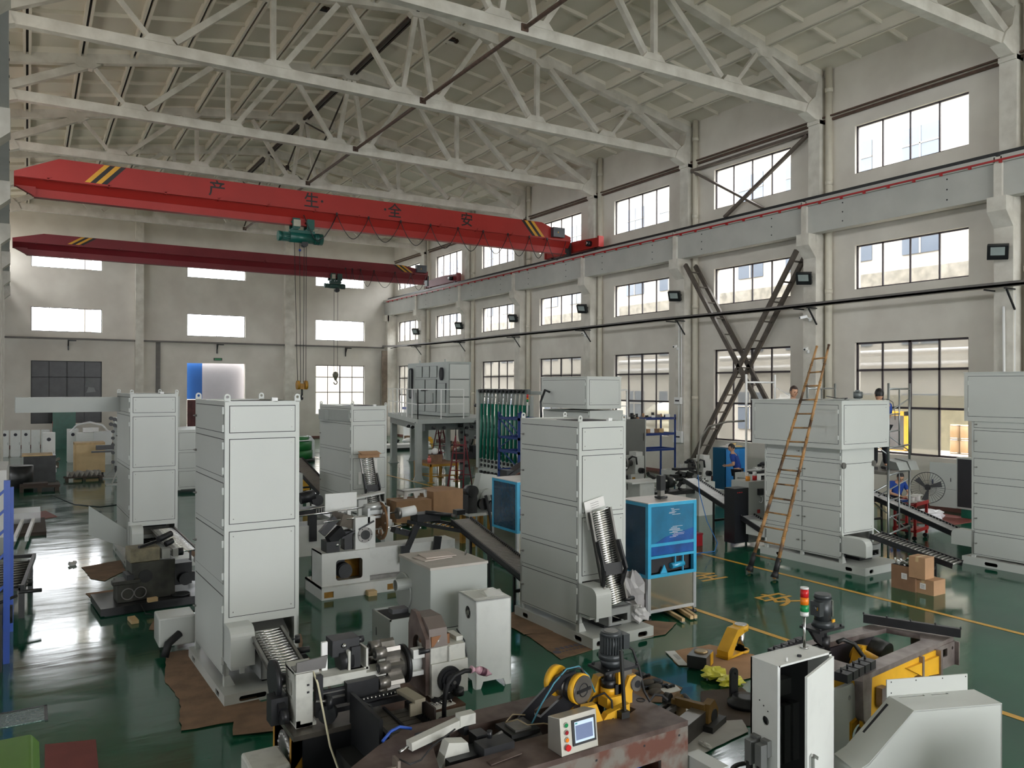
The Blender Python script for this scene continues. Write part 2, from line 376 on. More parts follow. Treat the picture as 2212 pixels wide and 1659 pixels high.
# right columns, runway beams
for k in range(-4, 7):
    Y = 10.98 + 6 * k; m = new(CONC)
    m.bx(21.65, XW + .02, Y - .24, Y + .24, 0, 8.42); m.bx(21.86, XW + .02, Y - .22, Y + .22, 8.42, 12.15); m.bx(21.8, XW + .02, Y - .22, Y + .22, 12.02, 12.15)
    m.prism([(21.3, 8.42), (21.3, 8.05), (21.65, 7.66), (21.66, 8.42)], 'y', Y - .24, Y + .24)
    m.bx(21.36, 21.9, Y - .1, Y + .1, 8.42, 9.45)
    struct(m.build('column_right'))
    m = new(mat('pale_downpipe', srgb(206, 200, 184), .6, var=.06)); m.cyl((22.06, Y - .42, 0), (22.06, Y - .42, 13.8), .11, 14)
    for z in (3, 6.5, 10, 13): m.cyl((22.06, Y - .42, z), (22.06, Y - .42, z + .14), .125, 14)
    tag(m.build('rain_downpipe'), ('cream drain pipe beside the right wall column, number %s from the near end' % ('minus four', 'minus three', 'minus two', 'zero', 'one', 'two', 'three', 'four', 'five', 'six', 'seven')[k + 4]) if k > -1 else 'cream drain pipe behind the camera on the right wall', 'pipe', 'cream pipes up the right wall')
    y0, y1 = 10.98 + 6 * (k - 1) + .07, Y - .07
    m = new(BEAMM); m.bx(21.45, 21.8, y0, y1, 8.42, 9.3); m.bx(21.36, 21.9, y0, y1, 9.3, 9.48)
    m.use(GAP)
    for s in (-1, 1):
        for z in (8.62, 8.9, 9.18):
            yy = y1 - 1.3 if s > 0 else y0 + 1.3; m.cyl((21.44, yy, z), (21.46, yy, z), .022, 8)
    struct(m.build('beam_right'))
m = new(BEAMM); m.bx(21.45, 21.8, 47.05, YF, 8.42, 9.3); m.bx(21.36, 21.9, 47.05, YF, 9.3, 9.48); struct(m.build('beam_right'))
m = new(CONC); m.bx(21.5, XW, YF - .45, YF, 0, 8.42); m.bx(21.3, 21.6, YF - .45, YF, 8.0, 8.42); struct(m.build('column_right'))
m = new(BLACK); m.bx(21.56, 21.66, -20, YF - .3, 9.48, 9.6); m.bx(21.6, 21.62, -20, YF - .3, 9.6, 9.64); tag(m.build('crane_rail'), 'black steel crane rail on top of the right runway beam', 'rail')
m = new(REDP); m.bx(21.33, 21.36, -20, YF - .5, 9.33, 9.38)
for i in range(90): m.bx(21.29, 21.36, -18 + i * .78, -17.94 + i * .78, 9.27, 9.34)
tag(m.build('conductor_rail'), 'thin red power rail clipped along the right runway beam', 'rail')
# left columns and runway, skewed a little against the right row
def xl(y): return -.0154 * y - .03
for k in range(-4, 7):
    Y = 10.98 + 6 * k; x = xl(Y); m = new(CONC)
    m.bx(x - .75, x - .22, Y - .24, Y + .24, 0, 8.42); m.bx(x - .75, x - .42, Y - .22, Y + .22, 8.42, 12.15)
    m.prism([(x + .02, 8.42), (x + .02, 8.0), (x - .4, 7.62), (x - .45, 8.42)], 'y', Y - .26, Y + .26); struct(m.build('column_left'))
    y0, y1 = Y - 5.93, Y - .07; m = new(BEAMM)
    m.bar((xl(y0) - .18, y0, 8.95), (xl(y1) - .18, y1, 8.95), .35, 1.06)
    m.use(GAP)
    for z in (8.62, 8.9, 9.18): m.cyl((xl(y1 - 1.3) - .02, y1 - 1.3, z), (xl(y1 - 1.3) + .005, y1 - 1.3, z), .022, 8)
    struct(m.build('beam_left'))
m = new(BLACK); m.bar((xl(-18) - .2, -18, 9.54), (xl(52) - .2, 52, 9.54), .1, .12); tag(m.build('crane_rail'), 'black steel crane rail on top of the left runway beam', 'rail')
# gable columns
for x0, x1 in ((5.5, 5.94), (14.38, 14.99)):
    m = new(CONC); m.bx(x0 + .0, x1, YF - .42, YF + .02, 0, zroof(x0)); struct(m.build('column_far'))
# steel conduits at truss height, right wall
m = new(RUST)
for z in (12.12,): m.bar((22.1, -18, z), (22.1, 52, z), .09, .07); m.bar((22.02, -18, z + .1), (22.02, 52, z + .1), .05)
tag(m.build('wall_tie_bar'), 'rusty steel bar along the right wall above the top windows', 'bar')
m = new(mat('grey_brown_steel', srgb(98, 88, 80), .65, var=.2))
m.bar((22.0, 22.7, 11.86), (22.0, 17.2, 11.9), .12, .1); m.bar((22.0, 22.68, 11.85), (22.0, 19.2, 9.75), .1, .08); m.bar((21.95, 17.3, 11.8), (21.95, 20.95, 9.75), .12, .1); m.bar((22.0, 19.7, 11.3), (22.0, 20.0, 11.3), .01)
tag(m.build('wind_brace'), 'grey steel X brace across a top window above the crane beam', 'brace')
# laced X brace under the runway
LB = mat('brown_laced_steel', srgb(92, 84, 76), .6, .2, var=.25, scale=5)
def laced(name, p, q, label):
    root = thing(name, label, 'brace', (21.7, (p[0] + q[0]) / 2, 0)); yc = (p[0] + q[0]) / 2
    for x in (-.27, .25):
        m = new(LB); m.bar((x, p[0] - yc, p[1]), (x, q[0] - yc, q[1]), .1, .15); m.build('leg', parent=root)
    for i in range(12):
        f = (i + .5) / 12; y = p[0] + (q[0] - p[0]) * f - yc; z = p[1] + (q[1] - p[1]) * f
        m = new(LB); m.bx(-.34, .3, y - .05, y + .05, z - .02, z + .02); m.build('rung', parent=root)
laced('laced_brace', (22.45, 8.15), (17.45, .8), 'laced steel brace sloping from the far column down to the right')
laced('laced_brace', (17.3, 7.95), (22.3, .35), 'laced steel brace rising from the floor up to the near corbel')
# cable tray
TRAY = mat('grey_cable_tray', srgb(112, 108, 104), .6, .2, var=.15)
m = new(TRAY)
pts = [(21.35, -18 + i * 6, 6.08 + .03 * (i % 2)) for i in range(12)] + [(21.3, YF - .25, 6.22)]
for a, b in zip(pts, pts[1:]): m.bar(a, b, .22, .06); m.bar((a[0] - .1, a[1], a[2] + .03), (b[0] - .1, b[1], b[2] + .03), .02, .12)
m.use(RUBBER); m.tube([(21.32 + .05 * math.sin(i * 1.7), -18 + i * 1.5, 6.14 + .03 * math.sin(i * 2.3) - (.05 if i % 4 == 2 else 0)) for i in range(47)], .025, 6)
tag(m.build('cable_tray'), 'long grey cable tray with loose cables along the right wall', 'cable tray')
for k in range(-2, 7):
    m = new(BLACK); Y = 10.98 + 6 * k; m.bx(21.15, 21.65, Y - .3, Y - .26, 6.0, 6.04); m.bx(21.15, 21.65, Y + .2, Y + .24, 6.0, 6.04); m.bar((21.25, Y - .28, 6.0), (21.65, Y - .28, 5.5), .04)
    tag(m.build('tray_bracket'), 'dark bracket holding the cable tray to a right wall column', 'bracket', 'brackets under the cable tray')
m = new(TRAY); m.bx(-1.6, 21.3, YF - .3, YF - .1, 6.1, 6.2); tag(m.build('cable_tray'), 'grey cable tray straight across the far wall', 'cable tray')
for x in (2.02, 10.2, 18.6):
    m = new(BLACK); m.bx(x - .03, x + .03, YF - .06, YF, 5.5, 6.1); m.bar((x, YF - .05, 5.75), (x, YF - .35, 6.08), .05); m.bx(x - .03, x + .4, YF - .12, YF - .06, 6.03, 6.09)
    tag(m.build('tray_bracket'), 'black bracket under the cable tray on the far wall', 'bracket', 'brackets on the far wall')
m = new(TRAY); m.bx(6.66, 6.9, YF - .12, YF - .01, .1, 6.1); tag(m.build('cable_duct'), 'vertical grey cable duct beside the gable column', 'duct')
m = new(mat('brown_duct', srgb(120, 106, 92), .7, var=.3)); m.bx(21.05, 21.45, YF - .55, YF - .45, 0, 5.95); tag(m.build('cable_duct'), 'brown vertical duct in the corner where the walls meet', 'duct')
# dark stain under far window
# windows
GLASS = clear('window_glass', (.9, .93, .95), .07)
DUSTY = clear('dusty_glass', srgb(206, 206, 202), .38, .5)
FROST = clear('frosted_glass', srgb(226, 224, 214), .72, .6)
def window(n, ax, c, a0, a1, z0, z1, nx, rows, fm, label, glass=GLASS, special=None, t=.045):
    """ax 'x': pane plane x=c spanning y; ax 'y': plane y=c spanning x"""
    m = new(fm); d = .05
    def bar(u0, u1, v0, v1, mm=m, dd=d):
        if ax == 'x': mm.bx(c - dd / 2, c + dd / 2, u0, u1, v0, v1)
        else: mm.bx(u0, u1, c - dd / 2, c + dd / 2, v0, v1)
    bar(a0, a1, z0, z0 + t); bar(a0, a1, z1 - t, z1); bar(a0, a0 + t, z0, z1); bar(a1 - t, a1, z0, z1)
    zz = [z0] + rows + [z1]
    for i in range(1, nx):
        u = a0 + (a1 - a0) * i / nx; w = t * (1.5 if nx == 4 and i == 2 and rows else .8); bar(u - w / 2, u + w / 2, z0, z1)
    for r in rows: bar(a0, a1, r - t * .55, r + t * .55)
    o = m.build('window_%d' % n, bevel=0); struct(o); o['label'] = label
    for j in range(len(zz) - 1):
        for i in range(nx):
            g = glass if not special or (i, j) not in special else special[(i, j)]
            if g is None: continue
            u0 = a0 + (a1 - a0) * i / nx; u1 = a0 + (a1 - a0) * (i + 1) / nx
            mm = new(g); bar(u0 + .01, u1 - .01, zz[j] + .01, zz[j + 1] - .01, mm, .008); mm.build('glass', parent=o)
    return o
n = 0
for k in range(-5, 7):
    for r, (z0, z1) in enumerate(ZR):
        n += 1; y0, y1 = WY0 + 6 * k, WY1 + 6 * k
        if k < -1: continue
        lab = 'window of the right wall, bay %s, %s row' % (('one', 'two', 'three', 'four', 'five', 'six', 'seven', 'eight')[k + 1], ('top', 'middle', 'bottom')[r])
        if r == 2:
            sp = {(1, 0): DUSTY, (2, 0): DUSTY, (1, 1): DUSTY, (2, 1): DUSTY, (3, 1): DUSTY, (0, 1): DUSTY, (0, 2): DUSTY, (1, 2): DUSTY, (2, 2): DUSTY, (3, 2): DUSTY}
            if k == 0: sp[(1, 0)] = FROST; sp.pop((2, 0))
            if k == 1: sp[(3, 0)] = DUSTY; sp.pop((1, 0)); sp.pop((2, 0))
            window(n, 'x', XW + .12, y0, y1, z0, z1, 4, [2.88, 4.02], FRAME, lab, GLASS, sp, .06)
        else: window(n, 'x', XW + .12, y0, y1, z0, z1, 4, [], FRAME, lab)
DARKG = mat('dark_unlit_pane', srgb(56, 56, 56), .35, var=.25, scale=2, spec=.4)  # unlit window: the missing light is put into the pane colour
for i, (a, b) in enumerate(FARW):
    nm = ('left', 'middle', 'right')[i]
    for z0, z1, r in ((10.2, 11.6, 'top'), (6.56, 7.94, 'middle')):
        n += 1; window(n, 'y', YF + .12, a, b, z0, z1, 4, [], FRAME, 'far wall window, %s one of the %s row' % (nm, r), t=.035)
    if i == 0: n += 1; window(n, 'y', YF + .12, a, b, 1.3, 4.88, 4, [2.75, 3.95], mat('black_frame', srgb(40, 40, 42), .5), 'dark unlit window at the far wall, two panes smashed', DARKG, {(3, 1): DARKG})
    if i == 2: n += 1; window(n, 'y', YF + .12, a, b, 1.55, 4.88, 4, [3.05, 4.08], FRAME, 'far wall bottom window with a grid of panes')
# broken pane pieces in the dark window
m = new(mat('broken_pane_grey', srgb(120, 122, 122), .4)); m.prism([(2.95, 3.05), (3.45, 3.1), (3.35, 3.35), (3.05, 3.38)], 'y', YF + .1, YF + .115)
m.use(mat('pane_grey', srgb(78, 80, 80), .4)); m.prism([(2.9, 3.4), (3.6, 3.2), (3.65, 3.9), (2.95, 3.9)], 'y', YF + .105, YF + .117)
tag(m.build('broken_pane'), 'grey shard of broken pane in the dark far window', 'glass shard')
# ================================================================ outside the windows
OUTW = mat('pale_stone_facade', srgb(158, 152, 142), .8, var=.06, scale=.6)
OUTG = mat('facade_window_glass', srgb(84, 92, 104), .15, var=.15, scale=.4)
m = new(mat('concrete_yard', srgb(140, 136, 128), .8, var=.1)); m.bx(XW + .3, 60, -60, 90, -.25, -.05); struct(m.build('ground_outside'))
m = new(mat('concrete_yard', (0, 0, 0))); m.bx(-60, XW + .3, YF + .3, 120, -.25, -.05); struct(m.build('ground_outside'))
m = new(OUTW); m.bx(33.5, 34, -40, 90, 0, 16)
for z in (4.4, 8.2): m.bx(33.1, 33.5, -40, 90, z, z + .5)
for i in range(40):
    y = -38 + i * 3.2
    for z in (1.2, 5.4, 9.4, 13): m.use(OUTG); m.bx(33.44, 33.5, y, y + 1.7, z, z + 2); m.use(OUTW); m.bx(33.4, 33.5, y + .82, y + .88, z, z + 2); m.bx(33.4, 33.5, y, y + 1.7, z + 1.2, z + 1.26)
m.use(mat('weathered_parapet', srgb(130, 124, 112), .9, var=.4, scale=3)); m.bx(33.0, 33.1, -40, 90, 7.4, 8.7)
tag(m.build('neighbour_building'), 'pale neighbouring building seen through the right windows', 'building')
m = new(OUTW); m.bx(-40, 50, 78, 79, 0, 7)
m.bx(3.0, 3.8, 62, 63, 0, 30)
tag(m.build('neighbour_building'), 'low pale building seen through the far windows', 'building')
# doorway panel outside far wall
m = new(mat('bright_blue_panel', srgb(30, 92, 170), .5, var=.03)); m.bx(8.3, 9.45, YF + .7, YF + .75, 2.63, 5.1); tag(m.build('blue_hoarding'), 'bright blue panel standing behind the far doorway', 'panel')
m = new(mat('white_panel', srgb(190, 188, 196), .5, var=.03)); m.bx(9.45, 12.1, YF + .7, YF + .75, 1.0, 5.1); tag(m.build('white_hoarding'), 'white sheet panel standing behind the far doorway', 'panel')
m = new(mat('maroon_door', srgb(96, 48, 48), .6, var=.4, scale=3)); m.bx(8.48, 9.35, YF + .14, YF + .18, 0.02, 2.6)
for x in (8.7, 9.0): m.bx(x, x + .03, YF + .07, YF + .1, .1, 2.5)
tag(m.build('maroon_gate_leaf'), 'maroon metal gate leaf in the far doorway below the blue panel', 'gate')
m = new(BLACK); m.bx(10.0, 10.5, YF - .08, YF, 5.06, 5.22); m.use(SGREEN); m.bx(10.05, 10.45, YF - .09, YF - .08, 5.09, 5.19); tag(m.build('exit_lamp'), 'small dark exit lamp over the far doorway', 'lamp')
# water tanks outside
def tank(x, y, r, h, col, label):
    m = new(col); pr = [(r, 0), (r, .1)]
    for i in range(int(h / .35)): pr += [(r, .1 + i * .35), (r - .03, .13 + i * .35), (r - .03, .2 + i * .35), (r, .23 + i * .35)]
    pr += [(r, h), (r * .75, h + .28), (r * .35, h + .45), (.3, h + .5), (.3, h + .62), (0, h + .64)]
    m.lathe(pr, (x, y, -.05), 'z', 32); tag(m.build('water_tank'), label, 'tank')
TANK = mat('cream_plastic_tank', srgb(168, 162, 142), .5, var=.05)
tank(27.6, 29.4, 1.6, 2.35, TANK, 'large cream ribbed water tank outside the third bay window')
tank(27.4, 22.6, 1.25, 2.6, mat('white_plastic_tank', srgb(176, 176, 172), .5), 'white water tank outside behind the laced brace')
tank(25.2, 19.3, .95, 1.35, mat('tan_plastic_tank', srgb(160, 130, 96), .5, var=.05), 'small tan water tank outside near the blue lockers')
# yellow goods-lift frame, drums, outside shelter
m = new(YEL); x0 = 26.0
for y in (16.35, 17.75): m.bx(x0, x0 + .12, y, y + .13, 1.0, 2.65)
m.bx(x0, x0 + .12, 16.35, 17.88, 2.5, 2.65); m.bx(x0, x0 + .12, 16.35, 17.88, 1.0, 1.3)
m.use(mat('grey_slatted_door', srgb(90, 92, 100), .6)); m.bx(x0 + .14, x0 + .18, 16.45, 17.8, 1.3, 2.5)
m.use(REDP); m.bx(x0 - .02, x0, 16.4, 16.6, 1.05, 1.25); m.bx(x0 - .02, x0, 17.0, 17.2, 1.05, 1.25); m.use(PAPER); m.bx(x0 - .02, x0, 16.7, 16.95, 1.05, 1.25)
tag(m.build('yellow_door_frame'), 'yellow door frame outside behind the standing worker', 'door frame')
for i, (x, y, z) in enumerate(((26.6, 15.02, 0), (26.6, 14.68, 0), (26.6, 15.02, .49), (26.6, 14.68, .49))):
    m = new(mat('tan_fibre_drum', srgb(176, 148, 112), .7, var=.06)); m.cyl((0, 0, 0), (0, 0, .48), .165, 20)
    m.use(STEEL)
    for h in (.01, .44): m.cyl((0, 0, h), (0, 0, h + .03), .169, 20)
    tag(m.build('fibre_drum', loc=(x, y, z + 1.28)), 'tan fibre drum outside the window, %s' % ('left lower of four', 'right lower of four', 'left upper of four', 'right upper of four')[i], 'drum', 'fibre drums outside the window')
m = new(mat('outside_ledge', srgb(222, 208, 186), .7)); m.bx(23.0, 30, 9, 19, -.05, 1.27); tag(m.build('loading_ledge'), 'cream ledge outside the window carrying the drums', 'ledge')
m = new(mat('olive_shed_wall', srgb(150, 146, 124), .8, var=.2)); m.bx(27.6, 27.7, 9, 19.5, 1.27, 3.2); m.use(mat('outside_pipe', srgb(200, 198, 196), .5)); 
for z in (4.3, 4.75): m.cyl((27, 4, z), (27, 36, z), .12, 10)
tag(m.build('yard_shed'), 'olive shed wall outside with pale pipes over it', 'shed')
# ================================================================ overhead cranes
CRED = mat('crane_red', srgb(164, 42, 36), .45, var=.08, scale=1.2, spec=.4)
CRED2 = mat('crane_dark_red', srgb(122, 32, 40), .5, var=.1, scale=1.2)
STRB = mat('crane_stripe_black', srgb(30, 28, 28), .5); STRY = mat('crane_stripe_yellow', srgb(216, 158, 40), .45)
def crane(Y, red, label, zb, zt, text, x0, x1, sx):
    root = thing('overhead_crane', label, 'crane', (10.5, Y, zb)); o = lambda x: x - 10.5; H = zt - zb
    m = new(red); z1 = .52
    prof = [(o(x0), z1), (o(x0), z1 + .18), (o(x0 + 1.25), H), (o(x1 - 1.6), H), (o(x1), z1 + .22), (o(x1), z1)]
    m.prism(prof, 'y', -.28, .28)
    # sloping lower flanks and bottom I beam
    a, b = o(x0), o(x1); A = [(-.28, z1), (.28, z1), (.07, .26), (-.07, .26)]
    m.prism(A, 'x', a, b); m.prism([(-.05, .3), (.05, .3), (.05, .0), (-.05, .0)], 'x', a + .5, b - .15); m.prism([(-.15, .02), (.15, .02), (.15, -.03), (-.15, -.03)], 'x', a + .55, b - .15)
    m.prism([(a + .0, .3), (a + .6, -.02), (a + .6, .3)], 'y', -.12, .12)
    m.build('girder', parent=root)
    m = new(red); m.bx(o(x0), o(x1) - .1, -.46, -.43, z1 - .01, z1 + .04)
    for i in range(12):
        x = a + .9 + i * 1.75
        if x < b - .5: m.bx(x, x + .05, -.46, -.27, z1 - .03, z1 + .0); m.prism([(x, z1 + .03), (x + .14, z1 + .12), (x + .14, z1 + .08), (x + .04, z1)], 'y', -.46, -.4)
    m.build('festoon_rail', parent=root)
    for xs, sgn in ((sx[0], 1), (sx[1], -1)):
        for i in range(4):
            m = new((STRY, STRB, STRY, STRB)[i] if sgn > 0 else (STRB, STRY, STRB, STRY)[i]); w = .165
            p = [(o(xs) + i * w, z1 + .09), (o(xs) + (i + 1) * w, z1 + .09), (o(xs) + (i + 1) * w + sgn * .58, H - .01), (o(xs) + i * w + sgn * .58, H - .01)]
            m.prism(p, 'y', -.284, -.279); m.build('warning_stripe', parent=root)
    for s, x in ((0, 21.61), (1, xl(Y) - .2)):
        m = new(red); xx = o(x); m.bx(xx - .1, xx + .1, -2.1, 2.1, 9.68 - zb, 10.08 - zb)
        m.prism([(-2.1, 10.08 - zb), (2.1, 10.08 - zb), (.5, 10.16 - zb), (-.5, 10.16 - zb)], 'x', xx - .1, xx + .1); m.bx(xx - .14, xx + .14, -2.16, -2.06, 9.66 - zb, 10.14 - zb); m.bx(xx - .14, xx + .14, 2.06, 2.16, 9.66 - zb, 10.14 - zb)
        e = m.build('end_carriage', parent=root)
        for yy in (-1.7, 1.7): m = new(BLACK); m.cyl((xx - .07, yy, 9.77 - zb), (xx + .07, yy, 9.77 - zb), .13, 18); m.build('wheel', parent=e)
        if s == 0: m = new(BLACK); m.cyl((xx - .3, -1.5, 9.88 - zb), (xx - .1, -1.5, 9.88 - zb), .13, 16); m.use(STEEL); m.cyl((xx - .36, -1.5, 9.88 - zb), (xx - .3, -1.5, 9.88 - zb), .08, 12); m.build('drive_motor', parent=e)
    m = new(mat('dark_grey_box', srgb(70, 74, 80), .4)); bx_ = x1 - 1.1 if text else x1 - .8; m.bx(o(bx_), o(bx_) + .62, -.5, -.28, z1 + .12, z1 + .55); m.use(STRY); m.prism([(o(bx_) + .22, z1 + .3), (o(bx_) + .3, z1 + .3), (o(bx_) + .26, z1 + .38)], 'y', -.503, -.5); m.build('control_box', parent=root, bevel=.01)
    m = new(BLACK); m.bx(o(x1) + .0, o(x1) + .1, -.2, .2, -.1, .5); m.build('collector_arm', parent=root)
    if text:
        for ch, x in zip('产生全安', (5.78, 9.21, 12.61, 15.89)):
            c = bpy.data.curves.new('crane_character', 'FONT'); c.body = ch; c.size = .6; c.align_x = 'CENTER'; c.align_y = 'CENTER'; c.extrude = .003; c.offset = .006
            t = bpy.data.objects.new('lettering', c); COL.objects.link(t); t.parent = root; t.location = (o(x), -.286, 10.5 - zb + (5.78 - x) * .0); t.rotation_euler = (R(90), 0, 0); c.materials.append(STRB)
        for x in (9.62, 12.2):
            m = new(STRB); m.cyl((o(x), -.285, .95), (o(x), -.279, .95), .05, 12); m.build('bolt_hole', parent=root)
    return root, o
GR = mat('hoist_green', srgb(18, 84, 74), .35, var=.15, scale=6)
def hoist(Y, zb, x, s, label, nrope, ropes, zhook, kind, col):
    r = thing('electric_hoist', label, 'hoist', (x, Y, zb)); z = -.32
    m = new(col); m.cyl((-.45 * s, 0, z - .15), (.5 * s, 0, z - .15), .2 * s, 24); m.cyl((.5 * s, 0, z - .15), (.82 * s, 0, z - .15), .215 * s, 24); m.use(BLACK)
    for d in (.55, .66): m.cyl((d * s, 0, z - .15), (d * s + .02, 0, z - .15), .22 * s, 24)
    m.use(col); m.bx(-.45 * s, .5 * s, -.12, .12, z + .0, z + .12); m.build('drum_housing', parent=r)
    m = new(col); m.cyl((-.78 * s, 0, z - .15), (-.45 * s, 0, z - .15), .165 * s, 20); m.cyl((-.88 * s, 0, z - .15), (-.74 * s, 0, z - .15), .19 * s, 20)
    for i in range(16):
        t = i * math.pi / 8; m.bar((-.76 * s, .17 * s * math.cos(t), z - .15 + .17 * s * math.sin(t)), (-.46 * s, .17 * s * math.cos(t), z - .15 + .17 * s * math.sin(t)), .02)
    m.build('motor', parent=r)
    m = new(col)
    for xx in (-.25, .3):
        m.bx(xx * s - .14, xx * s + .14, -.24, -.19, -.16, .22); m.bx(xx * s - .14, xx * s + .14, .19, .24, -.16, .22); m.bx(xx * s - .1, xx * s + .1, -.2, .2, -.2, -.13)
        for y in (-.15, .15):
            for d in (-.09, .09): m.cyl((xx * s + d, y - .05, .08), (xx * s + d, y + .05, .08), .07, 14)
    m.build('trolley', parent=r)
    m = new(mat('beige_box', srgb(170, 166, 150), .5)); m.bx(-.37 * s, -.1 * s, -.3, -.24, -.1, .15); m.build('switch_box', parent=r, bevel=.008)
    m = new(BLACK); m.cyl((.12, -.12, z - .38), (.12, .12, z - .38), .12, 18); m.build('rope_guide', parent=r)
    m = new(DARK)
    for a, b in ropes: m.cyl((a, 0, z - .3), (b, 0, zhook - zb + .2), .011, 6)
    m.build('wire_rope', parent=r)
    zz = zhook - zb
    if kind == 'block':
        m = new(OLDYEL)
        for d in (-.15, .15): m.cyl((.05 + d - .05, 0, zz + .1), (.05 + d + .05, 0, zz + .1), .17, 20)
        m.cyl((-.12, 0, zz + .1), (.22, 0, zz + .1), .06, 12); m.bx(-.03, .13, -.07, .07, zz - .06, zz + .14); hb = m.build('hook_block', parent=r)
        m = new(BLACK); m.tube([(.05, 0, zz - .04), (.05, 0, zz - .3)], .035, 10); m.tube([(.05 + .09 * math.sin(t), .09 * math.cos(t) - .0, zz - .38 - 0 * t) if 0 else (.05, .09 * math.sin(t), zz - .36 + .09 * math.cos(t)) for t in [i * .35 for i in range(0, 14)]], .03, 8); m.build('hook', parent=hb)
    else:
        m = new(mat('grey_green_block', srgb(112, 112, 98), .5, .2)); m.lathe([(0, zz + .3), (.12, zz + .25), (.17, zz + .12), (.14, zz - .02), (.08, zz - .1), (.06, zz - .2), (0, zz - .2)], (.05, 0, 0), 'z', 16); hb = m.build('hook_block', parent=r)
        m = new(DSTEEL); m.tube([(.05 + .1 * math.sin(t), 0, zz - .32 + .1 * math.cos(t)) for t in [i * .35 for i in range(0, 15)]], .03, 8); m.build('hook', parent=hb)
    return r
CY = 30.05
crane(CY, CRED, 'bright red overhead crane girder with black Chinese lettering and striped ends', 9.6, 10.86, True, -.38, 21.3, (1.6, 19.2))
h1 = hoist(CY, 9.6, 8.9, 1.0, 'green electric hoist hanging from the bright red crane with a yellow hook block', 4, [(-.26, -.12), (-.06, .0), (.12, .1), (.2, .2)], 3.42, 'block', GR)
m = new(BLUE); m.sph((-.05, -.02, -.95), .05, 8, 6); m.build('blue_float', parent=h1)
crane(43.6, CRED2, 'dull dark red overhead crane girder further back, without lettering', 9.6, 10.6, False, -.6, 20.5, (1.62, 18.85))
hoist(43.6, 9.6, 14.85, .7, 'small dark green hoist under the further dark red crane with a grey hook', 2, [(-.05, -.05), (.16, .16)], 4.0, 'round', mat('dark_hoist_green', srgb(40, 70, 62), .5))
# festoon cables
FX = [10.14, 11.43, 12.79, 14.11, 15.38, 16.59, 17.82, 18.93, 19.87, 20.9]
def festoon(Y, z, xs, sag, label, cat, grp):
    for a, b in zip(xs, xs[1:]):
        pts = []
        for i in range(17):
            f = i / 16; u = 2 * f - 1; pts.append((a + (b - a) * (f + .07 * math.sin(f * 2 * math.pi)), Y, z - sag * (1 - abs(u) ** 2.6)))
        m = new(BLACK); m.tube(pts, .014, 6); m.bx(a - .03, a + .03, Y - .02, Y + .03, z - .03, z + .07); tag(m.build('festoon_cable'), label, cat, grp)
festoon(CY - .47, 10.08, FX, .88, 'black cable loop hanging from the bright red crane', 'cable', 'cable loops under the bright crane')
festoon(43.6 - .47, 10.08, [15.3, 15.7, 16.2, 17.0, 18.3, 19.3, 20.3], .9, 'thin cable loop hanging from the dark red crane', 'cable', 'cable loops under the dark crane')
m = new(BLACK); m.tube([(10.14, CY - .47, 10.05), (9.95, CY - .4, 9.6), (9.7, CY - .35, 9.2), (9.5, CY - .25, 9.05)], .02, 6); m.tube([(8.9, CY - .3, 9.95), (9.05, CY - .32, 9.6), (9.3, CY - .32, 9.1), (9.5, CY - .28, 8.98)], .018, 6); tag(m.build('hoist_cable'), 'black cable looping down to the green hoist', 'cable')
# floodlights on the right columns
FLB = mat('black_lamp_housing', srgb(24, 26, 28), .4); FLG = mat('lamp_glass', srgb(150, 160, 158), .15, var=.1)
nm = ['first', 'second', 'third', 'fourth', 'fifth', 'sixth', 'seventh']
fl = None
for k in range(7):
    Y = 10.98 + 6 * k; lab = 'black floodlight on a right wall column, %s one counting from the near end' % nm[k]
    if fl is None:
        fl = thing('floodlight', lab, 'floodlight', (21.38, Y, 7.0), 0, 'floodlights on the wall columns'); fl.rotation_euler = (R(4), R(-28), R(22))
        m = new(FLB); m.bx(-.07, .07, -.24, .24, -.2, .2); m.build('housing', parent=fl, bevel=.012)
        m = new(FLG); m.bx(-.08, -.072, -.16, .16, -.07, .15); m.build('lamp_glass', parent=fl)
        m = new(FLB); m.bar((0, -.2, 0), (.16, -.2, -.02), .03); m.bar((0, .2, 0), (.16, .2, -.02), .03); m.bx(.14, .17, -.22, .22, -.04, .0); m.bar((.15, 0, -.02), (.3, 0, -.1), .04); m.build('bracket', parent=fl)
    else: dup(fl, (21.38, Y, 7.0), None, lab).rotation_euler = (R(4), R(-28), R(22))
# cctv cameras
def cctv(x, y, z, rz, label):
    r = thing('security_camera', label, 'camera', (x, y, z), rz, 'white security cameras')
    m = new(PLASTIC); m.box((-.12, 0, 0), (.24, .09, .09), (0, R(-12), 0)); m.build('camera_body', parent=r, bevel=.01)
    m = new(BLACK); m.cyl((-.245, 0, -.025), (-.25, 0, -.026), .03, 12); m.build('lens', parent=r)
    m = new(PLASTIC); m.bar((0, 0, 0), (.12, 0, -.1), .03); m.cyl((.1, 0, -.14), (.1, 0, -.02), .05, 10); m.build('bracket', parent=r)
cctv(21.5, 16.95, 4.72, 20, 'white security camera on the column behind the bamboo ladder')
cctv(21.5, 23.0, 5.05, 20, 'white security camera on the column left of the laced braces')
cctv(21.5, 16.95, 5.75, -30, 'white security camera right under the cable tray')
cctv(21.5, 28.98, 5.9, 30, 'white security camera under the tray two columns past the braces')
cctv(21.5, 46.9, 4.5, 40, 'tiny white security camera near the far corner')
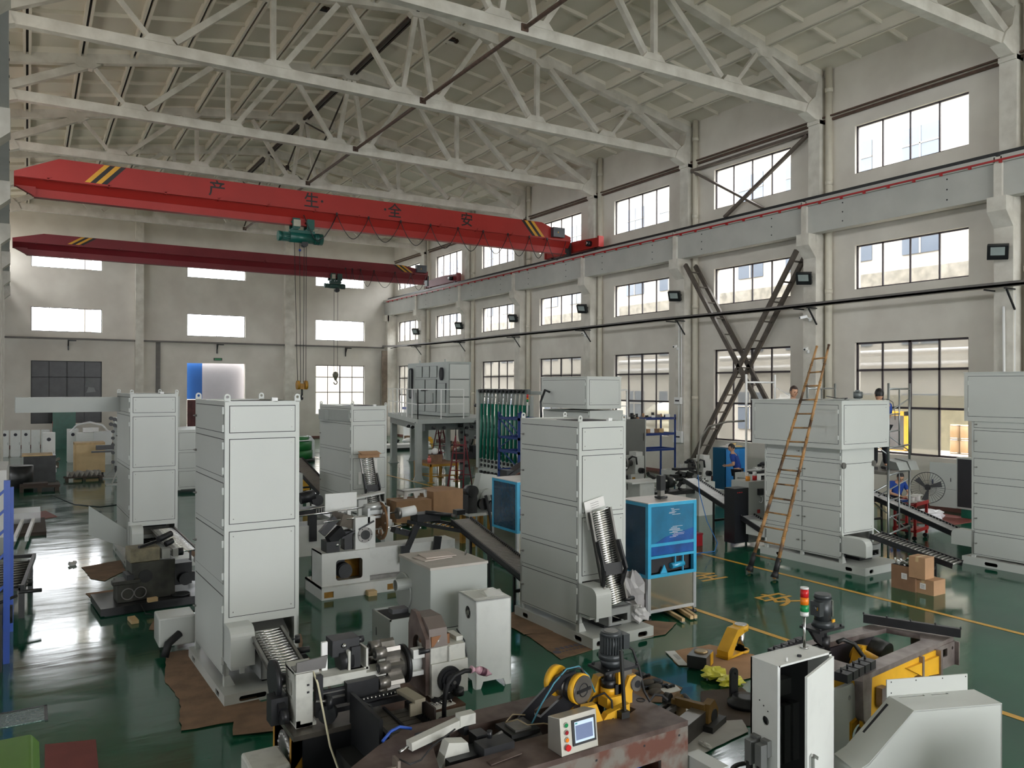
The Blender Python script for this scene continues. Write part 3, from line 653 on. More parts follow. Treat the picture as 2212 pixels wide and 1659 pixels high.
# electrical boxes and conduits on the column
def wbox(x, y, z, w, h, label, mm=PLASTIC):
    m = new(mm); m.bx(x - .12, x, y - w / 2, y + w / 2, z - h / 2, z + h / 2); m.use(GAP); m.bx(x - .125, x - .12, y - w / 3, y + w / 3, z - .03, z + .03); tag(m.build('switch_box', bevel=.01), label, 'box')
wbox(21.64, 22.98, 2.95, .34, .26, 'small white switch box on the column, upper one')
wbox(21.64, 22.98, 1.55, .45, .45, 'white distribution box on the column, lower one')
m = new(PLASTIC); m.cyl((21.62, 22.98, 1.7), (21.62, 22.98, 5.9), .03, 8); m.cyl((21.62, 22.85, 1.7), (21.62, 22.85, 5.9), .02, 8); tag(m.build('conduit'), 'pale conduit pair running down the column to white boxes', 'conduit')
m = new(PLASTIC); m.cyl((21.6, 10.9, 0), (21.6, 10.95, 5.6), .035, 8); m.cyl((21.62, 10.7, 0), (21.75, 10.75, 5.9), .02, 8); tag(m.build('conduit'), 'white conduit on the column above the far right tower', 'conduit')
# ================================================================ grey machine towers
def slot(cx, cz, w, h): return rrect(w, h, h * .45, 4, cx, cz)
def skid(parent, x0, x1, y0, y1, h, mm, slots_f, slots_l, name='skid_base'):
    m = new(mm); t = .02
    m.bx(x0, x1, y0, y1, h - t, h)
    m.plate(rect(x0, x1, 0, h - t), [slot(c, h * .46, w, h * .46) for c, w in slots_f], 'y', y0, y0 + t)
    m.plate(rect(y0 + t, y1 - t, 0, h - t), [slot(c, h * .46, w, h * .46) for c, w in slots_l], 'x', x0, x0 + t)
    m.bx(x1 - t, x1, y0 + t, y1 - t, 0, h - t); m.bx(x0, x1, y1 - t, y1, 0, h - t); m.use(GAP); m.bx(x0 + .1, x1 - .1, y0 + .1, y1 - .1, .005, .02)
    return m.build(name, parent=parent)
def panel(parent, name, ax, c, a0, a1, z0, z1, mm, screws=True, hinge=None, knob=None, out=-1):
    """cover panel on the plane ax=c with a dark shadow gap round it"""
    m = new(GAP); g = .008
    def B(mmb, u0, u1, v0, v1, d0, d1):
        lo, hi = c + out * d0, c + out * d1
        if ax == 'y': mmb.bx(u0, u1, lo, hi, v0, v1)
        else: mmb.bx(lo, hi, u0, u1, v0, v1)
    B(m, a0 - g, a1 + g, z0 - g, z1 + g, -.002, .0015); m.use(mm); B(m, a0, a1, z0, z1, 0, .006)
    if screws:
        m.use(DSTEEL)
        for u in (a0 + .04, a1 - .04):
            for v in (z0 + .05, z1 - .05): B(m, u - .006, u + .006, v - .006, v + .006, .006, .009)
    p = m.build(name, parent=parent)
    if hinge is not None:
        m = new(WHITE)
        for v in (z0 + (z1 - z0) * .16, z1 - (z1 - z0) * .16): B(m, hinge - .012, hinge + .012, v - .04, v + .04, .0, .022)
        m.build('hinge', parent=p)
    if knob is not None:
        m = new(DSTEEL); v = (z0 + z1) / 2; q = Vector((knob, c, v)) if ax == 'y' else Vector((c, knob, v)); d = Vector((0, out, 0)) if ax == 'y' else Vector((out, 0, 0))
        m.cyl(q, q + d * .03, .014, 10); m.bar(q + d * .03, q + d * .035 + Vector((0, 0, .0)) + (Vector((.04, 0, 0)) if ax == 'y' else Vector((0, .04, 0))), .012); m.build('latch', parent=p)
    return p
def lug(parent, x, y, z, s=1.):
    m = new(WHITE)
    m.plate([(x - .035 * s, z), (x + .035 * s, z)] + [(x + .035 * s * math.cos(t), z + .06 * s + .035 * s * math.sin(t)) for t in [i * math.pi / 8 for i in range(9)]], [circ(.017 * s, 10, x, z + .058 * s)], 'y', y - .008, y + .008)
    m.build('lifting_lug', parent=parent)
def tower(name, label, P, w, d, yaw, zt, zb, fronts, sides, zo, skd=None, mm=WHITE, cols=1, hood=True, top=True, sideknob=True, rearhood=False, drawer=True, innerhood=True, group='grey panelled machine towers'):
    root = thing(name, label, 'machine', (P[0], P[1], 0), yaw, group)
    m = new(mm); pw = .055
    m.bx(0, w, pw, d, zo, zt); m.bx(0, w, 0, pw, zo, zt)
    m.bx(0, pw, 0, .07, zb, zo); m.bx(w - pw, w, 0, .07, zb, zo); m.bx(0, pw, d - .07, d, zb, zo); m.bx(w - pw, w, d - .07, d, zb, zo)
    m.bx(.0, .02, .0, d, sides[-1][0] - .03, zo); m.bx(w - .02, w, 0, d, sides[-1][0] - .03, zo)
    if cols == 2: m.bx(0, pw, d / 2 - .03, d / 2 + .03, zb, zo)
    m.use(GAP); m.bx(.03, w - .03, d * .55, d * .56, zb + .1, zo)
    if top:
        m.use(mm); t = .045
        m.bx(0, w, 0, t, zt, zt + .012); m.bx(0, w, d - t, d, zt, zt + .012); m.bx(0, t, 0, d, zt, zt + .012); m.bx(w - t, w, 0, d, zt, zt + .012)
        m.use(GAP); m.bx(w * .3, w - .05, .08, d * .6, zt - .002, zt + .004)
    for x in (0, w - .06):
        m.use(mm); m.prism([(x, zb), (x + .12 if x == 0 else x - .06, zb), (x + .06 if x == 0 else x, zb + .12), (x, zb + .12)], 'y', -.01, 0)
    m.build('cabinet_body', parent=root)
    for z0, z1 in fronts: panel(root, 'front_panel', 'y', 0, .055, w - .055, z0, z1, mm)
    for z0, z1 in sides:
        for j in range(cols):
            a = .05 + j * (d - .05) / cols; b = .0 + (j + 1) * (d - .05) / cols - (.0 if cols == 1 else .01 if j == 0 else 0)
            panel(root, 'side_door', 'x', 0, a if j == 0 else a - .03, b, z0, z1, mm, False, hinge=a - .01 if j == 0 else b + .01, knob=(b - .05 if j == 0 else a + .03) if sideknob else None)
    if top:
        for x, y in ((.02, .02), (w - .03, .02), (.02, d - .03), (w - .03, d - .03)): lug(root, x + .01, y, zt)
        m = new(PLASTIC); m.bx(w * .62, w * .7, 0, .05, zt, zt + .05); m.build('corner_block', parent=root)
    if hood:
        hz0, hz1, hw, hd = hood if isinstance(hood, tuple) else (.45, .86, .24, .34)
        r = .12; prof = [(0.01, hz0), (0.01, hz1), (-hd + r, hz1)] + [(-hd + r + r * math.cos(a), hz1 - r + r * math.sin(a)) for a in [math.pi / 2 + i * math.pi / 12 for i in range(1, 6)]] + [(-hd, hz1 - r), (-hd, hz0)]
        m = new(mm); m.prism(prof, 'x', .0, hw, False); m.use(GAP); m.bx(.02, hw - .02, -hd + .02, 0, hz0 - .004, hz0 + .002); m.build('belt_guard', parent=root)
        if rearhood:
            m = new(mm); m.prism([(d + (0 if y > 0 else -y), z) if 1 else 0 for y, z in [(-0.0 if q[0] > 0 else q[0], q[1]) for q in prof]], 'x', .0, hw, False); m.build('rear_belt_guard', parent=root)
    if innerhood:
        m = new(mat('grey_hood', srgb(120, 120, 116), .4, .3)); a = w * .28; b = w * .86
        m.prism([(.25, zo - .06), (-.02, zo - .17), (-.02, zo - .24), (.25, zo - .24)], 'x', a, b); m.build('inner_hood', parent=root)
        m = new(BLACK)
        for i in range(8): m.box((w * .3 + rnd.random() * w * .5, .12 + rnd.random() * .2, zo - .3 - rnd.random() * .2), (.08 + rnd.random() * .12, .08, .05 + rnd.random() * .08), (0, 0, rnd.random()))
        m.cyl((w * .12, -.03, zo - .3), (w * .95, -.03, zo - .26), .008, 8); m.cyl((w * .8, -.12, zo - .42), (w * .98, -.12, zo - .42), .03, 12); m.cyl((w * .12, .1, zo - .36), (w * .9, .1, zo - .36), .04, 12); m.build('drive_parts', parent=root)
    if drawer:
        m = new(mat('grey_bracket', srgb(150, 152, 150), .45)); a, b = w * .42, w * .92; z1 = zb + .32; y0 = -.2
        m.plate(rect(a, b, zb + .07, z1), [rect(a + .07, b - .07, zb + .11, z1 - .11)], 'y', y0, y0 + .02); m.bx(a, a + .02, y0, .3, zb + .07, z1); m.bx(b - .02, b, y0, .3, zb + .07, z1); m.bx(a, b, y0, .3, z1 - .02, z1 - .0)
        m.use(BLACK); m.bx(a + .05, b - .05, -.05, .3, zb, zb + .07); m.build('chip_tray_frame', parent=root)
        m = new(mm); m.bx(0.03, .2, -.2, .3, .36, .40); m.bx(.12, .17, -.22, -.19, .32, .42); m.build('guard_bracket', parent=root)
    if skd: skid(root, *skd)
    return root
tower('panelled_tower', 'tall grey tower closest to the camera, rollers coming out of its base', (1.89, 9.262), .846, 1.571, 1.5, 3.31, .13,
      [(2.97, 3.264), (1.944, 2.889), (.9, 1.85)], [(2.97, 3.263), (2.474, 2.887), (1.878, 2.395), (1.271, 1.805), (.27, 1.125)], .80, (-.06, 1.0, -.27, 1.65, .13, WHITE, [(.25, .3), (.82, .2)], [(.06, .17), (1.35, .17)]), hood=(.42, .84, .26, .3), group='tall grey machine towers')
tower('panelled_tower', 'tall grey tower with shelf-like arm box on its left side, behind the dark old machine', (1.694, 16.863), .86, 2.0, 1.5, 3.32, .13,
      [(2.97, 3.26), (1.915, 2.886), (.865, 1.826)], [(2.97, 3.26), (1.95, 2.9), (1.0, 1.87), (.3, .93)], .77, (-.06, 1.1, -.5, 2.1, .13, WHITE, [(.3, .2), (.8, .2)], [(.2, .17), (1.6, .17)]), hood=(.44, .8, .2, .3), group='tall grey machine towers')
m = new(GREY); m.bx(0, 2.0, 0, .5, 0, .3); o = m.build('arm_box', parent=[x for x in bpy.data.objects if x.get('label', '').startswith('tall grey tower with shelf')][0]); o.location = (-1.85, 1.5, 2.95); o.scale = (.93, 1, 1)
m = new(GREY); m.prism([(-.66, 0.86), (0, .36), (0, 0), (-.66, .3)], 'y', 0, .012)
o = m.build('open_side_flap', parent=[x for x in bpy.data.objects if x.get('label', '').startswith('tall grey tower with shelf')][0]); o.location = (-.02, .28, .32); o.rotation_euler = (0, 0, R(-78)); o.rotation_euler = (0, 0, R(-12))
tower('panelled_tower', 'tall grey tower in the middle right with a stainless link conveyor leaning against it', (6.426, 8.77), .83, 1.456, 1.3, 3.005, .15,
      [(2.626, 2.924), (1.771, 2.542), (.912, 1.696)], [(2.632, 2.929), (1.924, 2.55), (1.285, 1.842), (.849, 1.203), (.261, .786)], .83, (-.02, 1.06, -.33, 1.58, .15, WHITE, [(.14, .19), (.86, .17)], [(.0, .17), (1.3, .16)]), hood=(.42, .81, .26, .38), group='tall grey machine towers')
t3 = tower('panelled_tower', 'grey tower half way down the hall with a cardboard-topped conveyor leaning on it', (6.72, 18.5), .93, 2.25, 1.5, 2.99, .13,
      [(2.63, 2.9), (1.83, 2.52), (.98, 1.72)], [(2.62, 2.93), (1.95, 2.55), (1.3, 1.87), (.82, 1.22), (.25, .74)], .85, (-.06, 1.0, -.3, 2.3, .13, WHITE, [(.3, .2)], [(.2, .17)]), mm=WHITE, group='tall grey machine towers', sideknob=True)
m = new(GREY); m.bx(-.12, .02, 1.5, 2.0, 2.62, 2.88); m.bx(-.03, .0, .1, 2.1, 2.62, 2.9); m.build('side_box', parent=t3)
t4 = tower('wide_head_machine', 'wide-headed grey machine under the bamboo ladder, its doors in pairs', (13.23, 9.63), 1.01, 1.83, 1.0, 2.32, .15,
      [(.72, 2.02)], [(2.11, 2.32), (1.72, 2.03), (1.22, 1.64), (.73, 1.12), (.25, .64)], .68, (-.02, 1.16, -.5, 1.93, .15, WHITE, [(.17, .12), (.86, .12)], [(-.15, .15), (1.45, .15)]), cols=2, hood=(.34, .66, .2, .5), top=False, rearhood=True, group='wide-headed grey machines')
def head(root, x0, x1, y0, y1, z0, z1, cols, mm=WHITE):
    m = new(mm); m.bx(x0, x1, y0, y1, z0, z1); m.bx(x0 - .015, x1 + .015, y0 - .015, y1 + .015, z1, z1 + .02); h = m.build('head_cabinet', parent=root)
    panel(root, 'head_front_panel', 'y', y0, x0 + .07, x1 - .07, z0 + .1, z1 - .07, mm)
    for j in range(cols):
        a = y0 + .08 + j * (y1 - y0 - .16) / cols; b = a + (y1 - y0 - .16) / cols; panel(root, 'head_door', 'x', x0, a, b, z0 + .1, z1 - .07, mm, False, hinge=(a, b)[j] if j < 2 else None)
head(t4, -.17, 1.33, -.11, 2.02, 2.32, 3.22, 2)
for x in (.03, .98):
    m = new(DSTEEL); m.prism(circ(.06, 16, x, 2.0), 'y', -.03, 0); m.build('lifting_eye', parent=t4)
# things on the roof of that machine
m = new(GREY); m.box((13.6, 9.9, 3.253), (.7, .5, .012), (0, 0, .3)); m.box((14.0, 10.3, 3.252), (.9, .4, .012), (0, 0, -.2)); tag(m.build('sheet_metal_offcut'), 'thin grey sheet lying on top of the wide-headed machine', 'sheet')
mo = thing('small_motor', 'small grey electric motor on the roof of the wide-headed machine', 'motor', (15.3, 10.75, 3.24), 30); mo.scale = (.62, .62, .62)
m = new(mat('grey_motor', srgb(110, 116, 116), .4, .3)); m.cyl((0, -.12, .14), (0, .14, .14), .12, 20); m.cyl((0, -.15, .14), (0, -.12, .14), .105, 20); m.use(DSTEEL); m.cyl((0, -.165, .14), (0, -.15, .14), .03, 10); m.build('body', parent=mo)
m = new(mat('grey_motor', (0, 0, 0))); m.bx(-.1, .1, -.08, .1, 0, .03); m.build('foot', parent=mo)
m = new(mat('grey_motor', (0, 0, 0))); m.bx(-.12, .04, -.06, .08, .25, .31); m.build('terminal_box', parent=mo, bevel=.006)
m = new(BLACK); m.tube([(13.4, 9.7, 3.26), (13.9, 10.0, 3.28), (14.2, 10.4, 3.26), (14.45, 10.9, 3.3)], .01, 6); m.tube([(14.3, 9.55, 3.26), (14.5, 9.52, 3.26), (14.62, 9.5, 3.2), (14.68, 9.495, 3.0), (14.69, 9.495, 2.85)], .006, 6); tag(m.build('loose_wire'), 'loose black wires over the roof edge of the wide-headed machine', 'wire')
t5 = tower('wide_head_machine', 'wide-headed grey machine cut off by the right edge of the photo', (15.99, 6.75), 1.05, 1.94, 1.0, 2.83, .15,
      [(.72, 2.5)], [(2.71, 2.83), (2.235, 2.646), (1.76, 2.098), (1.212, 1.614), (.709, 1.139), (.225, .636)], .68, (-.05, 1.2, -.4, 2.1, .15, WHITE, [(.2, .12)], [(1.55, .25), (.4, .2)]), cols=1, hood=(.34, .66, .2, .4), top=False, rearhood=True, group='wide-headed grey machines')
head(t5, -.03, 1.3, -.1, 2.07, 2.83, 3.78, 2)
t6 = tower('wide_head_machine', 'wide-headed grey machine rising behind the middle right tower', (11.75, 15.6), 1.05, 2.0, 1.0, 2.9, .15,
      [(.72, 2.6)], [(2.66, 2.86), (2.0, 2.55), (1.3, 1.9), (.7, 1.2), (.25, .6)], .68, (-.05, 1.2, -.4, 2.1, .15, WHITE, [(.2, .12)], [(1.5, .2)]), cols=2, hood=(.34, .66, .2, .4), top=False, group='wide-headed grey machines')
head(t6, -.2, .86, -.15, 1.8, 2.95, 3.72, 2)
m = new(BLACK); m.tube([(11.5, 17.0, 3.35), (11.3, 16.9, 3.4), (11.1, 16.8, 3.1), (11.05, 16.7, 2.7)], .03, 8); tag(m.build('flexible_conduit'), 'grey flexible conduit curving off the wide-headed machine behind the tower', 'conduit')
tower('panelled_cabinet', 'lower grey cabinet machine seen between the two left towers', (4.15, 27.6), 1.2, 2.2, 1.5, 2.05, .1,
      [(1.4, 1.95), (.8, 1.3), (.2, .7)], [(1.4, 1.95), (.8, 1.3), (.2, .7)], .12, None, hood=False, top=False, drawer=False, innerhood=False, group=None)
# ---------------------------------------------------------------- conveyors
def conveyor(name, label, p, q, w, n, roller=CHROME, rail=DSTEEL, rr=.018, rail_h=.07, legs=(), group='roller conveyors', kind='roller', up=None, extra=None, partname=None):
    """rollers span +x/-x side to side between p (top end centre) and q (low end centre)"""
    p, q = Vector(p), Vector(q); c = (p + q) / 2; root = thing(name, label, 'conveyor', (c.x, c.y, 0), 0, group); o = Vector((c.x, c.y, 0)); d = (q - p).normalized()
    side = Vector((1, 0, 0)) if abs(d.x) < .7 else Vector((0, 1, 0)); side = (side - d * side.dot(d)).normalized(); nn = d.cross(side)
    if nn.z < 0: nn = -nn
    if up: nn = Vector(up); nn = (nn - d * nn.dot(d)).normalized(); side = d.cross(nn)
    for s in (-1, 1):
        m = new(rail); a = p - o + side * s * (w / 2 + .02); b = q - o + side * s * (w / 2 + .02); m.bar(a - nn * rail_h * .2, b - nn * rail_h * .2, .012, rail_h, nn); m.bar(a - nn * rail_h * .7, b - nn * rail_h * .7, .03, .012, nn)
        m.bar(a + nn * rail_h * .28 + side * s * .01, b + nn * rail_h * .28 + side * s * .01, .03, .008, nn); m.build('side_rail', parent=root)
    L = (q - p).length
    if kind == 'roller':
        for i in range(n):
            f = (i + .6) / n; x = p - o + (q - p) * f; m = new(roller); m.cyl(x - side * w / 2, x + side * w / 2, rr, 12); m.build('roller', parent=root)
    else:
        m = new(roller)
        for i in range(n):
            x = p - o + (q - p) * ((i + .5) / n); m.bar(x - side * w / 2, x + side * w / 2, L / n * .8, .01, nn)
            for s in (-1, 1): m.bar(x + side * s * w / 2, x + side * s * w / 2 + nn * .03, .012, .012)
        m.use(rail); m.bar(p - o - nn * .02, q - o - nn * .02, w, .02, nn); m.build('slat_belt', parent=root)
    for f, z0, sp in legs:
        x = p - o + (q - p) * f; m = new(BLACK)
        for s in (-1, 1): m.bar(x + side * s * (w / 2) - nn * .05, (x.x + side.x * s * (w / 2 + sp), x.y + side.y * s * (w / 2), z0), .035)
        zz = (x.z + z0) / 2; m.bar((x.x - side.x * w / 2, x.y - side.y * w / 2, zz), (x.x + side.x * w / 2, x.y + side.y * w / 2, zz), .03, .05); m.build('leg_frame', parent=root)
    return root, o, side, nn
r, o, sd, nn = conveyor('roller_conveyor', 'roller conveyor sloping out of the base of the nearest left tower', (2.31, 9.12, .74), (2.33, 7.75, .46), .29, 24, legs=((.72, 0, .0),))
m = new(BLACK); m.cyl((.2, .2, .6), (.34, .2, .6), .035, 12); m.bx(.2, .3, .1, .3, .4, .56); m.cyl((.24, .3, .66), (.24, .3, .74), .03, 10); m.use(PLASTIC); m.bx(.26, .33, .05, .08, .38, .46); m.build('drive_motor', parent=r)
conveyor('roller_conveyor', 'roller conveyor at the base of the tower with the arm box', (2.28, 16.9, .68), (2.45, 15.35, .5), .36, 26, legs=((.8, 0, 0),))
def lean_conv(name, label, x, y, zt, zb, tilt, w, n, pts):
    r, o, sd, nn = conveyor(name, label, (x, y, zt), (x + tilt, y - .12, zb), w, n, rr=.016, up=(0, -1, 0))
    for f0, f1 in ((.32, .62),):
        for s in (-1, 1):
            m = new(BLACK); a = Vector((x, y, zt)) - o + Vector((tilt, -.12, zb - zt)) * f0; b = Vector((x, y, zt)) - o + Vector((tilt, -.12, zb - zt)) * f1
            m.bar(a + Vector((s * (w / 2 + .035), -.06, 0)), b + Vector((s * (w / 2 + .045), -.1, 0)), .03, .07, (0, -1, 0)); m.bar(b + Vector((s * (w / 2 + .045), -.1, 0)), b + Vector((s * (w / 2 + .02), -.04, -.22)), .03, .05, (0, -1, 0)); m.build('support_arm', parent=r)
    m = new(mat('dark_cover_plate', srgb(70, 70, 72), .4)); b = Vector((x, y, zt)) - o + Vector((tilt, -.12, zb - zt)) * .62; m.box((b.x, b.y - .04, b.z), (w + .06, .02, .16)); m.build('cover_plate', parent=r)
    m = new(BLACK); b = Vector((x, y, zt)) - o + Vector((tilt, -.12, zb - zt)) * .97; m.cyl((b.x + w / 2, b.y, b.z), (b.x + w / 2 + .16, b.y, b.z), .03, 10); m.cyl((b.x - w / 2 - .12, b.y, b.z), (b.x - w / 2, b.y, b.z), .02, 10); m.use(DSTEEL); m.cyl((b.x - w / 2 - .12, b.y, b.z), (b.x - w / 2 - .05, b.y, b.z), .022, 10); m.build('hinge_shaft', parent=r)
    return r
lean_conv('folded_conveyor', 'bright link conveyor folded up against the middle right tower', 6.62, 8.56, 1.83, .56, .2, .28, 42, None)
lean_conv('folded_conveyor', 'roller conveyor folded up against the tower half way down the hall, cardboard on top', 6.95, 18.05, 1.78, .62, .14, .27, 26, None)
m = new(CARD); m.box((7.0, 18.05, 1.83), (.5, .1, .1), (0, 0, 0)); m.box((7.0, 18.0, 1.9), (.48, .28, .01), (R(10), 0, 0)); tag(m.build('folded_cardboard'), 'strip of cardboard folded over the top of the far leaning conveyor', 'cardboard')
m = new(PAPER); m.plate(rect(-.0, .34, 0, .14), [], 'y', 0, .01); m.bx(0, .1, 0, .01, -.25, 0); m.use(GAP); 
for i in range(3): m.bx(.1, .24, -.001, 0, .03 + i * .03, .034 + i * .03)
o = m.build('taped_paper'); o.location = (6.5, 8.72, 1.78); o.rotation_euler = (0, R(-12), 0); tag(o, 'white printed sheet stuck behind the leaning bright link conveyor', 'paper')
m = new(PAPER); m.bx(7.2, 7.36, 18.42, 18.43, 1.2, 1.7); m.bx(6.88, 6.96, 18.42, 18.43, 1.1, 1.4); tag(m.build('taped_paper'), 'white sheets stuck on the tower behind the far leaning conveyor', 'paper')
conveyor('slat_conveyor', 'slat conveyor running out from the wide-headed machine to the stacked cartons', (13.68, 9.25, .73), (13.8, 7.75, .44), .32, 22, roller=DSTEEL, rail=BLACK, rr=.02, legs=((.7, 0, 0),), rail_h=.09)
SLAT = mat('pale_slats', srgb(206, 206, 208), .3, .5, var=.1)
conveyor('slat_conveyor', 'pale slat conveyor rising away on the left side of the wide-headed machine', (13.42, 13.9, 1.32), (13.38, 11.55, .5), .36, 40, roller=SLAT, rail=BLACK, kind='belt', legs=((.42, 0, .02),), rail_h=.1, group='slat conveyors')
conveyor('slat_conveyor', 'pale slat conveyor rising up behind the red trolley at the right', (16.5, 12.2, 1.35), (16.2, 8.9, .5), .34, 46, roller=SLAT, rail=BLACK, kind='belt', legs=((.35, 0, .02),), rail_h=.1, group='slat conveyors')
conveyor('slat_conveyor', 'grey slat conveyor rising behind the middle right tower', (6.62, 12.6, 1.12), (6.62, 10.25, .6), .34, 44, roller=mat('grey_slats', srgb(150, 146, 142), .4, .4), rail=BLACK, kind='belt', legs=((.3, 0, .02), (.9, 0, .0)), rail_h=.1, group='slat conveyors')
conveyor('slat_conveyor', 'dark slat conveyor at the left of the half-way tower', (6.75, 23.4, 1.35), (6.95, 21.0, .6), .4, 30, roller=mat('grey_slats', (0, 0, 0)), rail=BLACK, kind='belt', legs=((.3, 0, .02),), rail_h=.1, group='slat conveyors')
# ================================================================ machines in the middle of the hall
def T(x, label, cat, x0, y0, rz=0, group=None): return thing(x, label, cat, (x0, y0, 0), rz, group)
STAINL = mat('brushed_stainless_panel', srgb(176, 172, 160), .14, .9, var=.1, scale=2)
FILM = film('blue_stretch_film', srgb(28, 110, 150), .18); FILM2 = film('deep_blue_film_fold', srgb(14, 82, 160), .22, streak=.45); FILMD = film('blue_film_over_dark', srgb(14, 62, 92), .2); FILMA = film('blue_film_over_aluminium', srgb(52, 160, 202), .25, streak=.12)
def bluebox(label, P, w, d, h, wrap0, rz, window=True):
    r = T('wrapped_enclosure', label, 'enclosure', P[0], P[1], rz, 'enclosures wrapped in blue film')
    t = .055
    m = new(ALU)
    for x in (0, w - t):
        for y in (0, d - t):
            m.bx(x, x + t, y, y + t, .07, wrap0)
            for g in (.018, .036): m.use(GAP); m.bx(x + g, x + g + .003, y - .001, y + .001, .07, wrap0); m.use(ALU)
    m.bx(t, w - t, 0, t * .6, .1, .1 + t * .8); m.bx(0, t * .6, t, d - t, .1, .1 + t * .8); m.bx(t, w - t, d - t * .6, d, .1, .1 + t * .8); m.bx(w - t * .6, w, t, d - t, .1, .1 + t * .8)
    m.build('aluminium_frame', parent=r)
    m = new(STAINL); m.bx(t, w - t, .012, .018, .14, wrap0); m.bx(.012, .018, t, d - t, .14, wrap0); m.bx(w - .018, w - .012, t, d - t, .14, wrap0); m.bx(t, w - t, d - .018, d - .012, .14, wrap0); m.build('lower_panel', parent=r)
    m = new(FILMA)
    for x in (0, w - t):
        for y in (0, d - t):
            m.bx(x - .003, x + t + .003, y - .003, y + t + .003, wrap0, h)
    for z in ((wrap0, .05), (h - .05, .05), (wrap0 + .29, .04), (wrap0 + .47, .045)):
        m.bx(t, w - t, -.002, .03, z[0], z[0] + z[1])
    m.bx(-.002, .03, t, d - t, h - .05, h); m.bx(-.002, .03, t, d - t, wrap0, wrap0 + .05); m.build('wrapped_frame', parent=r)
    m = new(FILM); m.bx(t, w - t, .004, .012, wrap0 + .515, h - .05); m.build('wrapped_front_panel', parent=r)
    m = new(FILM2); m.prism([(t, wrap0 + .335), (w - t, wrap0 + .335), (w - t, wrap0 + .47), (t, wrap0 + .47)], 'y', .004, .012)
    m.prism([(w * .35, h - .52), (w - t, h - .42), (w - t, wrap0 + .5), (w * .68, h - .72), (w * .5, h - .66), (t + .05, h - .62)], 'y', .0, .004); m.build('film_fold', parent=r)
    m = new(FILMD); m.bx(.004, .012, t, d - t, wrap0 + .05, h - .05); m.bx(w - .012, w - .004, t, d - t, wrap0, h); m.bx(t, w - t, d - .012, d - .004, wrap0, h); m.build('wrapped_side_panel', parent=r)
    if window:
        m = new(GAP); m.bx(t, w - t, .1, .11, wrap0 + .05, wrap0 + .29); m.use(FILMA); m.cyl((w * .52, .06, wrap0 + .13), (w * .78, .06, wrap0 + .15), .045, 16)
        m.prism([(w * .28, wrap0 + .05), (w * .36, wrap0 + .17), (w * .42, wrap0 + .05)], 'y', .03, .05); m.bx(w * .74, w * .76, .03, .06, wrap0 + .05, wrap0 + .28); m.bx(w * .58, w * .6, .03, .06, wrap0 + .16, wrap0 + .28); m.build('window_gear', parent=r)
        m = new(PAPER)
        for i in range(16): z = h - .1 - (i if i < 6 else i + 9) * .018 - rnd.random() * .008; x = w * (.42 + rnd.random() * .12); m.bx(x, x + .06 + rnd.random() * .2, -.0012, .0045, z, z + .0035)
        m.build('film_crease', parent=r)
    else:
        m = new(FILMD); m.bx(w * .3, w * .36, -.01, .004, h - .4, h - .26); m.build('handle', parent=r)
    m = new(mat('pale_pink_top_sheet', srgb(196, 188, 182), .35, .2, var=.1, scale=2)); m.bx(0, w, 0, d, h, h + .012); m.build('top_plate', parent=r)
    m = new(BLACK); m.cyl((w * .5, d * .4, h + .03), (w * .5, d * .4, h + .06), .1, 16); m.bx(w * .5 - .05, w * .5 + .05, d * .4 - .05, d * .4 + .05, h + .15, h + .38); m.use(DSTEEL); m.bx(w * .5 - .04, w * .5 + .04, d * .4 - .04, d * .4 + .04, h + .01, h + .15); m.build('servo_motor', parent=r)
    for x, y in ((.03, .03), (w - .03, .03), (.03, d - .03), (w - .03, d - .03)):
        m = new(BLACK); m.cyl((x, y, 0), (x, y, .025), .05, 14); m.cyl((x, y, .02), (x, y, .075), .012, 8); m.build('levelling_foot', parent=r)
    return r
bluebox('blue film wrapped glass enclosure standing right of the middle right tower', (7.92, 9.07), .98, .66, 1.74, .62, 0)
bluebox('blue film wrapped enclosure half hidden to the left behind the middle right tower', (7.99, 12.9), .9, .95, 1.66, .68, 0, False)
# grey box machine with pipe stub
r = T('dust_extractor', 'grey box machine with a round side pipe stub and card sheets on top', 'machine', 4.22, 8.82, 0)
m = new(GREY); w, d, h = .8, .95, 1.27; m.bx(0, w, 0, d, 0, h - .03); m.build('body', parent=r, bevel=.006)
m = new(mat('dusty_lid', srgb(178, 172, 164), .6, var=.1)); m.bx(-.008, w + .008, -.008, d + .008, h - .03, h); m.build('lid', parent=r)
panel(r, 'access_panel', 'y', 0, .06, w - .05, .1, .5, WHITE, False)
m = new(GREY); m.plate(circ(.075, 20, .62, .95), [circ(.066, 20, .62, .95)], 'x', -.2, 0); m.use(GAP); m.cyl((-.01, .62, .95), (-.005, .62, .95), .066, 20); m.build('pipe_stub', parent=r)
m = new(GREY); m.cyl((-.0, .78, .82), (-.03, .78, .82), .24, 24); m.build('fan_cover', parent=r)
m = new(DSTEEL); m.tube([(.72, .45, h), (.72, .45, h + .05), (.76, .5, h + .06), (.76, .5, h)], .008, 6); m.build('lid_handle', parent=r)
m = new(GREY); m.bx(-.38, 0, .35, .95, .02, .58); m.bx(-.38, 0, .35, .37, .58, .6); m.bx(-.38, 0, .93, .95, .58, .6); m.bx(-.38, -.36, .35, .95, .58, .6); m.use(GAP); m.bx(-.33, -.02, .4, .9, .579, .583); m.bx(-.385, -.378, .8, .81, .3, .4); m.build('side_tank', parent=r)
